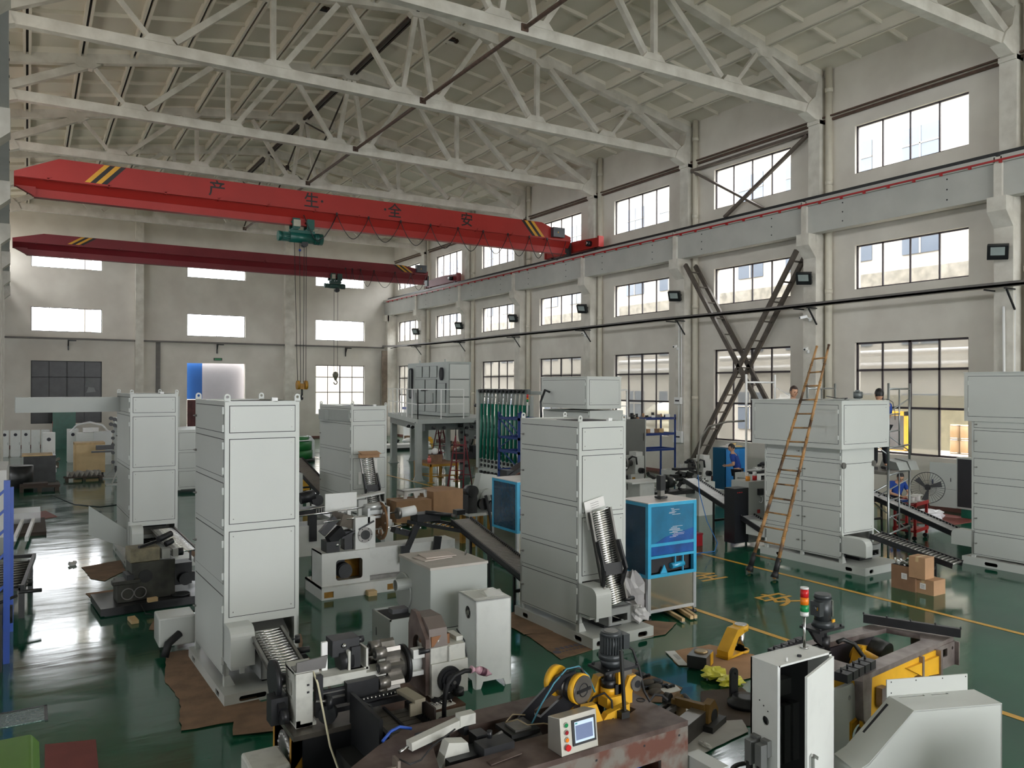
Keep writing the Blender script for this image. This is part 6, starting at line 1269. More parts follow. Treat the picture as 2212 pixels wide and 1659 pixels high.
# machine parts visible between nearest tower and white machine, green coils etc
r = T('roller_table_unit', 'black roller unit between the nearest tower and the white machine', 'machine', 4.75, 16.1)
m = new(WH); m.bx(-.2, .75, 0, .6, 0, .62); m.build('base', parent=r); m = new(BLACK); m.bx(-.2, .85, -.1, .5, .85, .95); m.bx(.2, .35, -.05, .1, .3, .85); m.cyl((.1, .3, 1.15), (.4, .3, 1.2), .12, 14); m.cyl((.45, .2, 1.1), (.45, .5, 1.1), .12, 14); m.use(STEEL)
for i in range(9): m.bx(.3 + i * .05, .33 + i * .05, -.14, -.1, .9, 1.0)
m.cyl((-.3, -.2, .95), (.8, -.2, 1.05), .015, 8); m.build('roller_unit', parent=r)
r = T('green_coil', 'green coil half wrapped in white film on a pallet by the far wall', 'coil', 10.6, 36.5)
m = new(mat('coil_green', srgb(34, 110, 52), .4, var=.2))
for z, rr_ in ((.15, .75), (.55, .72)): m.lathe([(rr_ * .55, 0), (rr_, 0), (rr_, .38), (rr_ * .55, .38)], (0, 0, z), 'z', 28)
m.lathe([(.3, .93), (.6, .93), (.6, 1.15), (.3, 1.15)], (0, 0, 0), 'z', 24); m.build('coil', parent=r)
m = new(mat('white_wrap', srgb(224, 226, 228), .3)); m.prism([(.3, .15), (.78, .15), (.78, .95), (.62, 1.17), (.3, 1.0)], 'y', -.3, .3) ; m.lathe([(.6, 0), (.73, .02), (.7, .06), (.6, .06)], (0, 0, .95), 'z', 24); m.build('white_film', parent=r); m = new(DARK); m.cyl((0, 0, 0), (0, 0, .14), .85, 24); m.build('turntable', parent=r)
r = T('blue_workbench', 'blue workbench with black vice gear between the two left towers', 'workbench', 7.0, 26.5); m = new(NAVY); m.bx(-.3, 1.0, 0, .8, .7, .85); m.bx(-.3, -.2, 0, .8, 0, .7); m.bx(.9, 1.0, 0, .8, 0, .7); m.bx(-.3, 1.0, 0, .05, .5, .7); m.build('bench', parent=r)
m = new(BLACK); m.bx(-.3, .1, .2, .6, .85, 1.4); m.cyl((0, .3, 1.4), (0, .3, 1.6), .1, 12); m.use(DSTEEL); m.cyl((.0, .1, 1.1), (.2, .1, 1.1), .08, 12); m.build('gearbox', parent=r)
m = new(PLASTIC); m.cyl((7.35, 26.8, .85), (7.35, 26.8, 1.05), .07, 12); m.use(BLUE); m.cyl((7.35, 26.8, 1.05), (7.35, 26.8, 1.14), .035, 10); tag(m.build('bottle'), 'white bottle with blue cap on the blue workbench', 'bottle')
m = new(YEL); m.bx(6.2, 7.3, 23.6, 24.4, .35, .8); m.bx(6.1, 7.4, 23.5, 24.5, .8, .9); m.use(DARK); m.bx(6.3, 7.2, 23.7, 24.3, 0, .35); tag(m.build('yellow_bin'), 'yellow steel bin left of the half-way tower', 'bin')
m = new(GREY); m.bx(5.45, 6.05, 20.2, 20.9, 0, 1.25); tag(m.build('grey_housing', bevel=.01), 'plain grey housing at the right edge of the nearest tower', 'housing')
r = T('bench_drill', 'old bench drill against the far wall beside the nearest tower', 'drill', 13.3, 51.2); m = new(DARK); m.cyl((0, 0, 0), (0, 0, 1.6), .06, 10); m.bx(-.3, .4, -.2, .2, 1.45, 1.75); m.cyl((.5, 0, 1.6), (.7, 0, 1.7), .16, 14); m.bx(-.4, .4, -.3, .3, 0.9, 1.0); m.bx(-.4, .3, -.3, .3, 0, .06); m.build('drill_body', parent=r)
# stuff under the platform near the far wall
r = T('white_slab', 'long white slab lying on the floor under the platform', 'slab', 17.6, 40.6); m = new(PLASTIC); m.bx(-1.9, .9, -.6, .6, .12, .3); m.use(BLACK); m.bx(-1.8, .8, -.5, .5, 0, .12); m.build('slab', parent=r)
rr = random.Random(11)
nmz = (('machine_scrap', 'dark machine scrap piece', DARK), ('yellow_casting', 'yellow casting', YEL), ('white_bundle', 'white wrapped bundle', PLASTIC), ('steel_casting', 'grey steel casting', DSTEEL), ('wooden_crate_piece', 'brown crate piece', CARDD))
for i in range(20):
    nm_, lb, mm = nmz[i % 5]; x = 19.2 + rr.uniform(-.9, 1.6); y = 30.5 + i * .82; s = rr.uniform(.25, .5); m = new(mm)
    if i % 3 == 0: m.cyl((0, 0, .02), (0, 0, s * .7), s * .8, 12, s * .6); m.cyl((0, 0, s * .7), (s * .4, 0, s * 1.2), s * .25, 8)
    elif i % 3 == 1: m.box((0, 0, s * .4 + .02), (s * 2, s, s * .8), (0, 0, rr.random() * 3)); m.box((s * .3, 0, s), (s, s * .5, s * .4), (0, rr.random() * .5, rr.random()))
    else: m.sph((0, 0, s * .35 + .02), s, 10, 7, (1.2, .8, .38)); m.box((0, 0, s * .7), (s * 1.3, .1, .1), (0, 0, rr.random()))
    tag(m.build(nm_, loc=(x, y, 0)), lb + ' among the scrap heaped along the right wall', 'scrap', 'scrap pieces along the right wall')
m = new(DARK); m.cyl((20.5, 38.5, .9), (20.6, 38.5, .9), .85, 30); m.bx(20.3, 20.8, 38.1, 38.9, 0, .3); tag(m.build('dark_disc'), 'big dark round disc propped by the right wall under the platform', 'disc')
m = new(GREY); m.bx(20.9, 21.3, 33.6, 34.2, 1.3, 1.9); m.bx(21.0, 21.2, 33.8, 34.0, 0, 1.3); m.cyl((20.9, 33.9, 1.6), (20.7, 33.9, 1.6), .08, 10); tag(m.build('grey_pump'), 'grey pump box on a post by the right wall', 'pump')
m = new(PGREY); m.bx(20.6, 21.4, 44.0, 45.4, .0, 2.2); m.use(PLASTIC); m.bx(20.5, 21.4, 45.8, 46.9, .0, 2.0); m.use(BLUE); m.bx(20.5, 21.3, 45.7, 47.2, 2.0, 2.15); tag(m.build('stacked_panels'), 'pale panels with blue sheet stacked near the far right corner', 'panels')
m = new(PLASTIC); m.bx(17.3, 17.9, 35.9, 36.4, .0, .28); m.use(GAP); m.bx(17.4, 17.8, 35.89, 35.9, .05, .22); tag(m.build('white_crate'), 'small white crate on the floor under the platform', 'crate')
# far left: cabinets, crate, roller stand
def locker(x, y, w, h, label, knob=True, d=.5, mm=WHITE2):
    r = T('electric_cabinet', label, 'cabinet', x, y, 0, 'white electric cabinets at the far left'); m = new(mm); m.bx(0, w, 0, d, .05, h); m.bx(.02, w - .02, .02, d - .02, 0, .05); m.build('cabinet_body', parent=r)
    if knob: m = new(mat('dark_blue_fan', srgb(38, 40, 66), .4)); m.cyl((w * .5, 0, h * .84), (w * .5, -.02, h * .84), .075, 14); m.use(GAP); m.cyl((w * .5, -.02, h * .84), (w * .5, -.022, h * .84), .05, 14); m.build('fan_vent', parent=r)
    m = new(GAP); m.bx(w - .05, w - .04, -.003, 0, h * .45, h * .55); m.build('latch', parent=r)
locker(.52, 36.1, .44, 1.62, 'tall white cabinet with round vent standing alone in front of the others')
for i, (px_, w) in enumerate(((-1.1, .36), (-.68, .42), (-.22, .36), (.18, .38), (.6, .36))): locker(px_, 45.6 - i * .05, w, 1.28, ('white cabinet at the left end of the far row', 'white cabinet second from the left end of the far row', 'white cabinet in the middle of the far row', 'white cabinet second from the right end of the far row', 'white cabinet at the right end of the far row')[i], i != 3, .6)
locker(1.55, 41.0, .45, 1.5, 'white cabinet behind the lone tall one')
locker(1.85, 39.2, 1.35, 1.42, 'wide white cabinet draped in clear film behind the plywood crate', False)
m = new(clear('clear_wrap', (.95, .96, .97), .45, .25)); m.bx(2.5, 3.22, 39.15, 39.8, .6, 1.46); m.tube([(1.6, 40, 1.4), (1.9, 40, 1.75), (2.4, 40, 1.85), (2.9, 40, 1.7), (3.2, 39.6, 1.3)], .05, 6); tag(m.build('film_drape'), 'clear plastic film draped over the wide white cabinet', 'film')
m = new(PLASTIC); m.bx(2.1, 2.7, 39.4, 39.8, 1.43, 1.62); tag(m.build('white_box'), 'white box on top of the wide white cabinet', 'box')
m = new(GREEN); m.bx(1.2, 2.3, 50.0, 50.6, .0, 2.1); m.use(REDP); m.bx(1.19, 1.2, 50.0, 50.3, 1.2, 1.5); tag(m.build('green_machine'), 'dark green machine under the dark far window', 'machine')
m = new(WHITE2); m.prism([(3.6, .3), (5.0, .3), (5.0, 1.2), (4.4, 1.9), (3.6, 1.95)], 'y', 42.5, 43.3); m.bx(5.0, 5.8, 42.5, 43.3, .2, 1.75); tag(m.build('slant_housing'), 'white housing with a slanting rounded top behind the plywood crate', 'housing')
m = new(WHITE2); m.bx(5.9, 7.2, 47, 47.8, 0, 2.9); m.use(BLACK); m.bx(6.1, 7.0, 46.98, 47, 2.6, 2.7); tag(m.build('white_tall_unit'), 'tall white unit with small vents behind the tower with the arm box', 'unit')
r = T('plywood_crate', 'pale plywood crate behind the crumpled foil at the far left', 'crate', 1.55, 34.6); m = new(mat('plywood', srgb(208, 182, 138), .7, var=.12, scale=3)); m.bx(0, 1.05, 0, .9, .12, 1.25); m.use(WOOD); m.bx(0, 1.05, -.02, 0, .12, .2); m.bx(0, 1.05, -.02, .92, 1.2, 1.28); m.bx(0, .06, -.02, 0, .2, 1.2); m.use(GAP); m.bx(.05, 1.0, .05, .85, 0, .12); m.build('crate_body', parent=r)
m = new(mat('crumpled_foil', srgb(190, 186, 178), .4, .3, bump=.3)); n_ = 16
pts_ = [[m._v((1.25 + i * .08, 33.1 + j * .12, .14 + (.22 if (i + j) % 2 else 0) * (.6 + .4 * rr.random()))) for j in range(4)] for i in range(15)]
for i in range(14):
    for j in range(3): m._f([pts_[i][j], pts_[i + 1][j], pts_[i + 1][j + 1], pts_[i][j + 1]])
tag(m.build('foil_heap'), 'crumpled pale foil piled on a dark pallet', 'foil', kind='stuff')
m = new(mat('dark_pallet_wood', srgb(70, 58, 50), .8)); m.bx(1.15, 2.45, 33.0, 33.5, .1, .14)
for x in (1.2, 1.75, 2.3): m.bx(x, x + .1, 33.0, 33.5, 0, .1)
tag(m.build('pallet'), 'dark pallet under the crumpled foil', 'pallet')
r = T('roller_stand', 'grey stand with rows of black rollers left of the tower with the arm box', 'stand', 2.95, 33.5); m = new(GREY); m.bx(-.12, .3, 0, .15, .3, 2.0); m.bx(-.6, .6, -.4, .4, 0, .04); m.prism([(-.45, .04), (.55, .04), (.2, .35), (-.1, .35)], 'y', 0, .1); m.bx(-.6, .1, -2.6, -2.2, 0, .03); m.bar((-.4, -2.4, .03), (.0, -.3, .4), .04); m.build('stand_body', parent=r)
m = new(BLACK)
for i in range(6): z = 2.25 - i * .04; m.cyl((-.25 + i * .12, -.05, z), (-.25 + i * .12, -.25, z), .07, 12); m.cyl((-.25 + i * .12, -.05, z - .22), (-.25 + i * .12, -.25, z - .22), .07, 12)
for z in (1.75, 1.5, 1.25, .95, .6): m.cyl((-.18, -.02, z), (-.18, -.18, z), .06, 10)
m.bx(-.75, -.15, -.2, .0, 1.08, 1.25); m.bx(-.9, -.2, -.2, -.05, .98, 1.04); m.bx(-.1, .5, -.1, .1, .2, .45); m.build('roller_bank', parent=r)
for i in range(16):
    m = new((DARK, DSTEEL, PLASTIC, RUST)[i % 4]); s = rr.uniform(.1, .24); x, y = .0 + rr.uniform(-.1, .9), 33.3 + rr.uniform(0, 4); m.box((0, 0, s * .5), (s * 1.8, s, s), (0, 0, rr.random() * 3)); m.cyl((0, 0, s), (s, .05, s * 1.6), s * .3, 8)
    tag(m.build('machine_part', loc=(x, y, .25 if i < 9 else 0)), 'small dark machine part in the clutter near the lone white cabinet', 'part', 'machine parts cluttered at the far left')
m = new(DARK); m.cyl((-.15, 31.8, 0), (-.15, 31.8, .75), .35, 20); m.bx(-.1, .9, 33.2, 34.1, 0, .95); m.use(WOOD); m.bx(-.15, .8, 33.1, 34.1, .95, 1.0); tag(m.build('drum_and_bin'), 'dark steel bin with a drum before it at the far left', 'bin')
m = new(mat('dark_pallet_wood', (0, 0, 0))); m.bx(-.2, .95, 30.3, 31.1, .12, .2)
for x in (-.2, .3, .8): m.bx(x, x + .12, 30.3, 31.1, 0, .12)
m.bx(-.1, .6, 30.4, 30.9, .2, .26); tag(m.build('wooden_pallet'), 'flat weathered pallet on the floor at the far left', 'pallet')
m = new(BLACK); m.tube([(.7, 29, .01), (1.2, 26.5, .01), (1.8, 25.6, .01), (2.4, 25.9, .01), (3.0, 27.2, .01)], .012, 5); tag(m.build('floor_cable'), 'thin black cable curving over the floor at the far left', 'cable')
# far left front: white channels, board
m = new(mat('brick_red_board', srgb(128, 74, 66), .7)); m.plate([(.12, 23.9), (.7, 24.3), (.45, 25.6), (.1, 25.2)], [], 'z', .0, .012); tag(m.build('floor_board'), 'small brick red board on the floor at the left', 'board')
r = T('channel_bundle', 'pair of white channels in plastic wrap lying at the left edge', 'channels', -.1, 22); m = new(PLASTIC); m.bar((-.12, -1.6, .14), (.06, 1.9, .14), .07, .1); m.bar((.1, -1.7, .14), (.28, 1.7, .14), .07, .1); m.build('channel', parent=r); m = new(clear('clear_wrap', (0, 0, 0), .4)); m.bx(-.2, .4, 1.0, 2.0, .08, .34); m.build('wrap', parent=r); m = new(mat('dark_pallet_wood', (0, 0, 0))); m.bx(-.2, .5, -.5, 1.8, 0, .08); m.build('runner', parent=r)
# old dark machine on its platform
r = T('old_machine', 'oily dark old machine on a black pallet before the arm box tower', 'machine', 1.6, 13.95, 4)
m = new(mat('black_pallet', srgb(34, 34, 36), .3, .2, var=.4)); m.bx(-.68, 1.0, -.5, .55, .02, .13); m.bx(-.62, .95, -.45, .5, 0, .02); m.build('pallet_base', parent=r)
OLD = mat('olive_oily_iron', srgb(62, 62, 54), .45, .3, var=.5, scale=5)
m = new(OLD); m.bx(-.22, .42, -.28, .2, .13, .72); m.bx(-.42, -.2, -.3, .1, .13, .45); m.bx(-.5, -.1, -.36, -.2, .42, .48); m.build('machine_body', parent=r, bevel=.01)
m = new(mat('greasy_tan_block', srgb(128, 120, 96), .6, var=.5, scale=7)); m.bx(-.24, .2, -.26, .15, .72, .93); m.build('headstock', parent=r, bevel=.012)
m = new(DARK); m.cyl((-.02, -.28, .5), (-.02, -.3, .5), .1, 20); m.use(DSTEEL)
for x in (-.28, -.1): m.tube([(x + .085 * math.cos(t), -.31, .26 + .085 * math.sin(t)) for t in [i * .35 for i in range(18)]], .01, 6, True)
m.build('face_plate', parent=r)
m = new(mat('pale_switch_box', srgb(150, 150, 144), .4)); m.bx(.22, .34, -.3, -.15, .74, .9); m.bx(.38, .46, -.32, -.2, .76, .88); m.use(BLACK); m.cyl((.46, -.26, .82), (.54, -.26, .82), .06, 14); m.cyl((.2, -.1, 1.02), (.42, .0, 1.08), .05, 12); m.cyl((.3, -.15, .94), (.42, -.1, .98), .045, 12); m.bar((-.1, -.2, .95), (.3, .1, .98), .04); m.build('control_gear', parent=r)
m = new(BLACK); m.bx(.45, .72, -.1, .2, .25, .6); m.cyl((.6, -.2, .35), (.6, -.1, .35), .1, 14); m.cyl((.75, -.1, .35), (.75, .1, .35), .07, 12); m.bx(-.2, -.3, -.35, .0, .48, .56); m.cyl((.5, -.3, .13), (.5, -.3, .16), .14, 20); m.build('side_gear', parent=r)
m = new(WOOD); m.box((1.68, 13.5, .16), (.14, .08, .06), (0, 0, .2)); tag(m.build('wooden_block'), 'small wooden block lying on the black pallet of the old machine', 'block')
m = new(WOOD); m.box((1.35, 12.95, .03), (.1, .28, .05), (0, 0, .1)); tag(m.build('wooden_block'), 'small wooden board on the floor in front of the old machine', 'block')
m = new(BLACK); m.tube([(1.5, 13.4, .13), (1.55, 13.2, .03), (1.8, 13.0, .01), (2.1, 13.2, .01), (2.3, 13.0, .01)], .008, 5); tag(m.build('floor_cable'), 'black cable on the floor in front of the old machine', 'cable')
r = T('grey_track_end', 'grey conveyor track end on black legs at the left of the nearest tower', 'conveyor', 2.25, 11.7); m = new(DSTEEL); m.bar((-.05, 1.2, .85), (.25, -.2, .6), .04, .08); m.bar((.25, 1.3, .85), (.55, 0, .62), .04, .08); m.bar((.1, 1.2, .82), (.4, -.1, .6), .26, .02); m.build('track', parent=r); m = new(BLACK); m.bar((.05, 0.2, .65), (.0, .2, .25), .05); m.bar((.0, .2, .25), (-.15, -.1, 0), .04); m.bar((.35, .2, .65), (.35, .2, .0), .05); m.bar((.05, .2, .35), (.35, .2, .35), .03, .06); m.cyl((.1, .9, .95), (.35, .9, 1.0), .08, 12); m.build('leg_frame', parent=r)
m = new(WHITE); m.bx(1.45, 1.9, 11.05, 11.5, .13, .5); m.use(RUBBER); tag(m.build('grey_guard_box', bevel=.02), 'grey guard box behind the left side of the nearest tower', 'guard')
m = new(RUBBER); m.tube([(1.5, 10.9, .05), (1.55, 10.95, .2), (1.7, 11.05, .28)], .05, 10); tag(m.build('rubber_hose'), 'short thick black hose by the grey guard box', 'hose')
# left edge: blue rack, dark table, machinery
r = T('blue_rack', 'bright blue rack frame at the left edge of the photo', 'rack', -.21, 12.6)
RB = mat('bright_blue_steel', srgb(24, 70, 160), .35, var=.1)
for x, y, h in ((0, -.75, 2.3), (.02, .75, 2.05), (-.5, -.75, 2.3)): m = new(RB); m.bx(x - .035, x + .035, y - .035, y + .035, 0, h); m.build('upright', parent=r)
m = new(RB)
for z in (2.2, 1.95, 1.7, 1.4, 1.0, .5): m.bar((0, -.75, z - .1), (0, .75, z - .1), .03, .04); m.bar((0, -.75, z), (-.5, -.75, z - .5), .03, .03)
m.build('rack_beam', parent=r)
m = new(PLASTIC); m.bx(-.9, -.31, 17.0, 19.0, .75, 1.96); m.use(GREY); m.bx(-.9, -.32, 17.0, 19.0, 0, .75); tag(m.build('white_housing'), 'white machine housing behind the blue rack at the left edge', 'housing')
r = T('dark_roller_table', 'dark roller table sticking out at the left edge beside the blue rack', 'table', -.1, 15.2); m = new(DARK); m.bar((.22, 1.0, .52), (.05, -1.4, .5), .05, .08); m.bar((-.3, 1.1, .52), (.22, 1.0, .52), .05, .06); m.bx(-.5, .1, -1.2, .9, .42, .46); m.bx(.0, .08, -1.2, -1.1, 0, .5); m.bx(.12, .2, .7, .8, 0, .5); m.cyl((0, -.6, .4), (.18, -.6, .4), .06, 10); m.cyl((.0, -1.2, .4), (.3, -1.15, .38), .03, 8); m.build('table_frame', parent=r)
m = new(DSTEEL)
for i in range(10): m.cyl((-.4, -1.1 + i * .2, .48), (.12 + i * .008, -1.1 + i * .2, .48), .02, 8)
m.build('table_roller', parent=r)
blob('white_sack', 'white sack behind the blue rack at the left edge', 'bag', (-.28, 16.2, .0), (.14, .3, .2), mat('white_bag', (0, 0, 0)), 9)
m = new(DARK); m.bx(-.6, -.25, 11.5, 12.6, 0, .7); m.cyl((-.25, 12.3, .5), (-.15, 12.3, .5), .12, 12); m.cyl((-.3, 11.9, .75), (-.1, 12.0, .8), .02, 8); tag(m.build('dark_machine_end'), 'dark machine end behind the blue rack upright at the left edge', 'machine')
# bottom left
m = new(mat('bright_green_paint', srgb(84, 130, 30), .4, var=.1)); m.prism([(-.6, .0), (.1, .0), (.1, .42), (.04, .5), (-.6, .5)], 'y', 7.2, 8.0); o = m.build('green_box', bevel=.02); tag(o, 'green metal box at the bottom left corner', 'box')
m = new(mat('brick_red_mat', srgb(122, 62, 56), .8)); m.plate([(.16, 8.95), (.59, 8.82), (.56, 7.9), (.14, 7.9)], [], 'z', .0, .012); tag(m.build('red_mat'), 'brick red mat on the floor beside the green box', 'mat')
m = new(mat('glossy_drain_film', srgb(120, 140, 134), .12, .5, bump=.9, bscale=30)); m.bx(-.6, .17, 9.62, 10.02, .0, .008); m.use(BLACK); m.bx(-.6, .2, 10.02, 10.05, 0, .012); m.bx(.17, .2, 9.6, 10.05, 0, .012); tag(m.build('drain_cover'), 'shiny rectangular drain cover in the floor at the bottom left', 'drain cover')
m = new(PAPER); m.box((.75, 17.6, .03), (.1, .08, .06), (.3, .2, .4)); m.box((.8, 17.65, .04), (.06, .05, .06), (.6, .2, .4)); tag(m.build('paper_scrap'), 'crumpled white paper scrap alone on the floor at the left', 'paper')
# ================================================================ foreground machines
BED = mat('brown_machined_bed', srgb(112, 98, 92), .5, .3, var=.35, scale=5, det=8, col2=srgb(78, 62, 56))
BEDR = mat('rust_and_primer_steel', srgb(122, 116, 108), .55, .2, scale=4.5, det=9, col2=srgb(104, 66, 54), fac=(.42, .56))
CAST = mat('worn_cast_white', srgb(190, 190, 182), .5, var=.25, scale=9, fac=(.25, .5))
r = T('transfer_press', 'white and black press with grey roller turret before the small white cabinet', 'machine', 2.5, 6.65)
m = new(mat('oily_table_plate', srgb(110, 104, 96), .35, .5, var=.4, scale=5)); m.bx(-.68, -.1, -.34, .3, -.04 + .7, .7); m.bx(-.1, .15, -.34, .0, .66, .7); m.build('table_plate', parent=r)
for x, y in ((-.68, -.3), (-.68, .2), (-.45, .22)): m = new(OLDYEL); m.bx(x, x + .12, y, y + .07, .0, .66); m.prism([(x, .66), (x + .2, .66), (x, .4)], 'y', y, y + .02); m.build('leg', parent=r)
m = new(BLACK); m.bx(-.6, .1, -.33, -.31, .1, .66); m.bx(-.6, .0, -.1, .25, .1, .5); m.build('front_cover', parent=r)
m = new(DSTEEL); m.lathe([(.1, 0), (.2, 0), (.2, .03), (.1, .03)], (-.66, .0, .42), 'x', 28); m.use(PLASTIC)
for i in range(18): a = i * .35; m.bx(-.67, -.63, .0 + .17 * math.cos(a) - .008, .0 + .17 * math.cos(a) + .008, .42 + .17 * math.sin(a) - .008, .42 + .17 * math.sin(a) + .008)
m.build('toothed_wheel', parent=r)
m = new(CAST); m.plate([(-.2, .7), (.12, .7), (.14, .76), (.1, .8), (.1, 1.14), (-.14, 1.14), (-.16, .8), (-.2, .76)], [slot(-.06, .98, .06, .14), slot(.04, .98, .05, .16)], 'x', -.62, -.58); m.bx(-.62, -.48, -.2, -.16, .7, 1.14); m.bx(-.62, -.42, -.18, .12, 1.12, 1.15); m.bx(-.62, -.45, -.2, .13, .7, .73); m.build('left_column', parent=r, bevel=.005)
m = new(GAP)
for z in (.98, 1.04): m.bx(-.53, -.51, -.203, -.2, z - .008, z + .008)
m.build('bolt_hole', parent=r)
m = new(mat('bent_grey_sheet', srgb(112, 110, 108), .4, .4)); m.prism([(-.62, 1.16), (-.38, 1.16), (-.36, 1.26), (-.62, 1.24)], 'y', -.22, -.2); m.bx(-.62, -.38, -.2, -.05, 1.155, 1.165); m.build('bent_cover', parent=r)
m = new(BLACK); m.cyl((-.72, .16, 1.0), (-.68, .16, 1.0), .17, 28); m.cyl((-.68, .16, 1.0), (-.6, .16, 1.0), .05, 14); m.build('flywheel', parent=r)
m = new(BLACK)
for y, z, q in ((-.1, .78, .06), (.0, .84, .05)): m.cyl((-.72, y, z), (-.66, y, z), q, 18)
m.bx(-.78, -.64, -.05, .1, .7, .92); m.box((-.7, .0, .86), (.06, .2, .08), (.4, 0, 0)); m.cyl((-.38, -.26, .78), (-.34, -.2, .78), .075, 20); m.cyl((-.38, -.24, .88), (-.34, -.24, .88), .06, 18); m.bx(-.46, -.4, -.22, -.16, .76, 1.1); m.build('gear_set', parent=r)
m = new(CAST); m.bx(-.45, .18, -.16, .02, .98, 1.03); m.bx(-.45, .0, -.16, .02, 1.03, 1.06); m.bx(.14, .34, -.1, -.06, .93, 1.1); m.build('slide_beam', parent=r)
m = new(BLACK); m.bx(-.42, -.05, -.18, -.16, .82, .96); m.bx(-.2, .08, -.24, -.16, .84, 1.0); m.bx(-.42, .1, -.2, -.1, .76, .8); m.use(DSTEEL); m.bx(-.4, -.1, -.185, -.178, .88, .9); m.bx(-.4, -.1, -.185, -.178, .93, .94); m.cyl((-.12, -.25, .86), (-.12, -.3, .86), .02, 10); m.cyl((-.46, -.22, .9), (-.36, -.24, .89), .012, 8); m.build('slide_box', parent=r)
m = new(PLASTIC); m.bx(-.34, -.29, .0, .03, 1.03, 1.3); m.build('white_gauge_bar', parent=r)
m = new(BLACK); m.bx(-.26, -.02, -.04, .14, 1.17, 1.31); m.cyl((-.2, .0, 1.12), (-.08, .0, 1.12), .09, 18); m.bx(-.1, -.02, -.07, .0, 1.06, 1.24); m.cyl((-.02, .05, 1.26), (.05, .05, 1.26), .03, 10); m.use(CAST); m.bx(-.14, -.12, -.1, .1, 1.04, 1.22); m.bx(.02, .04, -.1, .1, 1.04, 1.22); m.bx(-.14, .05, -.1, .1, 1.03, 1.06); m.use(STEEL); m.sph((-.16, -.05, 1.26), .022, 8, 6); m.build('servo_head', parent=r)
TS = mat('dull_turret_steel', srgb(138, 134, 128), .35, .7, var=.3, scale=6)
m = new(TS); P_ = []
for i in range(54): a = i * 2 * math.pi / 54; P_.append((.0 + (.2 + .045 * math.cos(9 * a)) * math.cos(a), .99 + (.2 + .045 * math.cos(9 * a)) * math.sin(a)))
m.plate(P_, [], 'x', .2, .33, ); m.cyl((.33, 0, .99), (.4, 0, .99), .12, 22); m.bx(.2, .34, -.04, .04, .7, .8); m.build('turret_disc', parent=r)
for i in range(9):
    a = i * 2 * math.pi / 9; y, z = .19 * math.cos(a), .99 + .19 * math.sin(a); m = new(TS); m.cyl((.1, y, z), (.2, y, z), .052, 20); m.use(BLACK); m.cyl((.095, y, z), (.1, y, z), .036, 16); m.use(DSTEEL); m.cyl((.09, y, z), (.095, y, z), .014, 10); m.build('turret_roller', parent=r)
m = new(BLACK); m.cyl((.4, 0, .99), (.43, 0, .99), .17, 24); m.use(WH); m.cyl((.43, 0, .99), (.56, 0, .99), .09, 18); m.bx(.45, .56, -.12, .12, .9, .94); m.bx(.45, .56, -.14, -.06, 1.06, 1.14); m.build('spindle_hub', parent=r)
m = new(BED); m.plate([(-.16, .72), (.22, .72), (.22, 1.28), (.16, 1.42), (.06, 1.42), (-.16, 1.22)], [[(.02 + .1 * math.cos(t), 1.12 + .1 * math.sin(t)) for t in [i * .35 for i in range(18)]]], 'x', .56, .6); m.build('arched_plate', parent=r)
m = new(BLACK); m.cyl((.5, -.14, 1.12), (.68, -.14, 1.12), .028, 12); m.bx(.4, .56, .22, .32, 1.38, 1.42); m.build('pin', parent=r)
m = new(mat('brown_grey_cover', srgb(108, 98, 92), .5, .2)); m.prism([(-.16, 1.14), (-.14, 1.3), (-.02, 1.38), (.2, 1.38), (.22, 1.14)], 'x', .6, .78); m.build('arched_cover', parent=r)
m = new(CAST); m.bx(.6, .97, -.2, .25, .7, 1.0); m.bx(.6, .95, -.18, .25, 1.0, 1.14); m.bx(.77, .79, -.21, -.18, 1.0, 1.14); m.bx(.9, .97, -.1, .1, 1.14, 1.18); m.use(BLACK); m.tube([(.985, -.14, .72), (.985, -.14, 1.0), (.985, -.1, 1.13), (.98, .05, 1.2)], .008, 6); m.build('gearbox', parent=r, bevel=.008)
m = new(BLACK); yy = -.2
for q, d0, d1 in ((.115, 0, .03), (.085, .03, .05), (.06, .05, .08), (.035, .08, .12)): m.cyl((.77, yy - d0, .85), (.77, yy - d1, .85), q, 26)
m.use(DSTEEL); m.cyl((.77, yy - .12, .85), (.77, yy - .125, .85), .016, 12); m.use(BLACK); m.bx(.69, .705, yy - .06, yy - .045, .7, .84); m.bx(.83, .845, yy - .06, yy - .045, .7, .84); m.build('drive_pulley', parent=r)
m = new(CAST); m.plate(rect(-.1, .86, .2, .64), [[(.3, .28), (.5, .28), (.57, .36), (.57, .46), (.5, .52), (.38, .52), (.3, .42)]], 'y', -.36, -.33); m.bx(-.1, .86, -.33, .45, .2, .22); m.bx(.84, .86, -.33, .45, .2, .64); m.use(mat('rusty_brown_top', srgb(118, 88, 72), .6, .2, var=.4)); m.bx(-.1, .86, -.36, .45, .64, .66); m.use(CAST); m.bx(-.1, .86, -.36, .45, 0, .2); m.build('base_block', parent=r)
m = new(BLACK)
for i in range(8): m.box((.62 + rnd.random() * .25, -.25 + rnd.random() * .08, .69), (.06, .04, .05), (0, rnd.random(), rnd.random()))
m.cyl((.85, -.24, .7), (.85, -.24, .76), .05, 12); m.build('chain_tensioner', parent=r)
m = new(PAPER); m.box((3.12, 6.38, .664), (.3, .16, .006), (0, 0, .15)); tag(m.build('paper_sheet'), 'grubby card sheet under the chrome chain pieces on the press base', 'card')
for i in range(9): m = new(CHROME); m.cyl((2.97 + i * .032, 6.34 + .008 * math.sin(i * 2), .685), (2.985 + i * .032, 6.36, .685), .018, 10); tag(m.build('chrome_link'), 'chrome link in the row lying on the card sheet of the press base', 'link', 'chrome links on the card sheet')
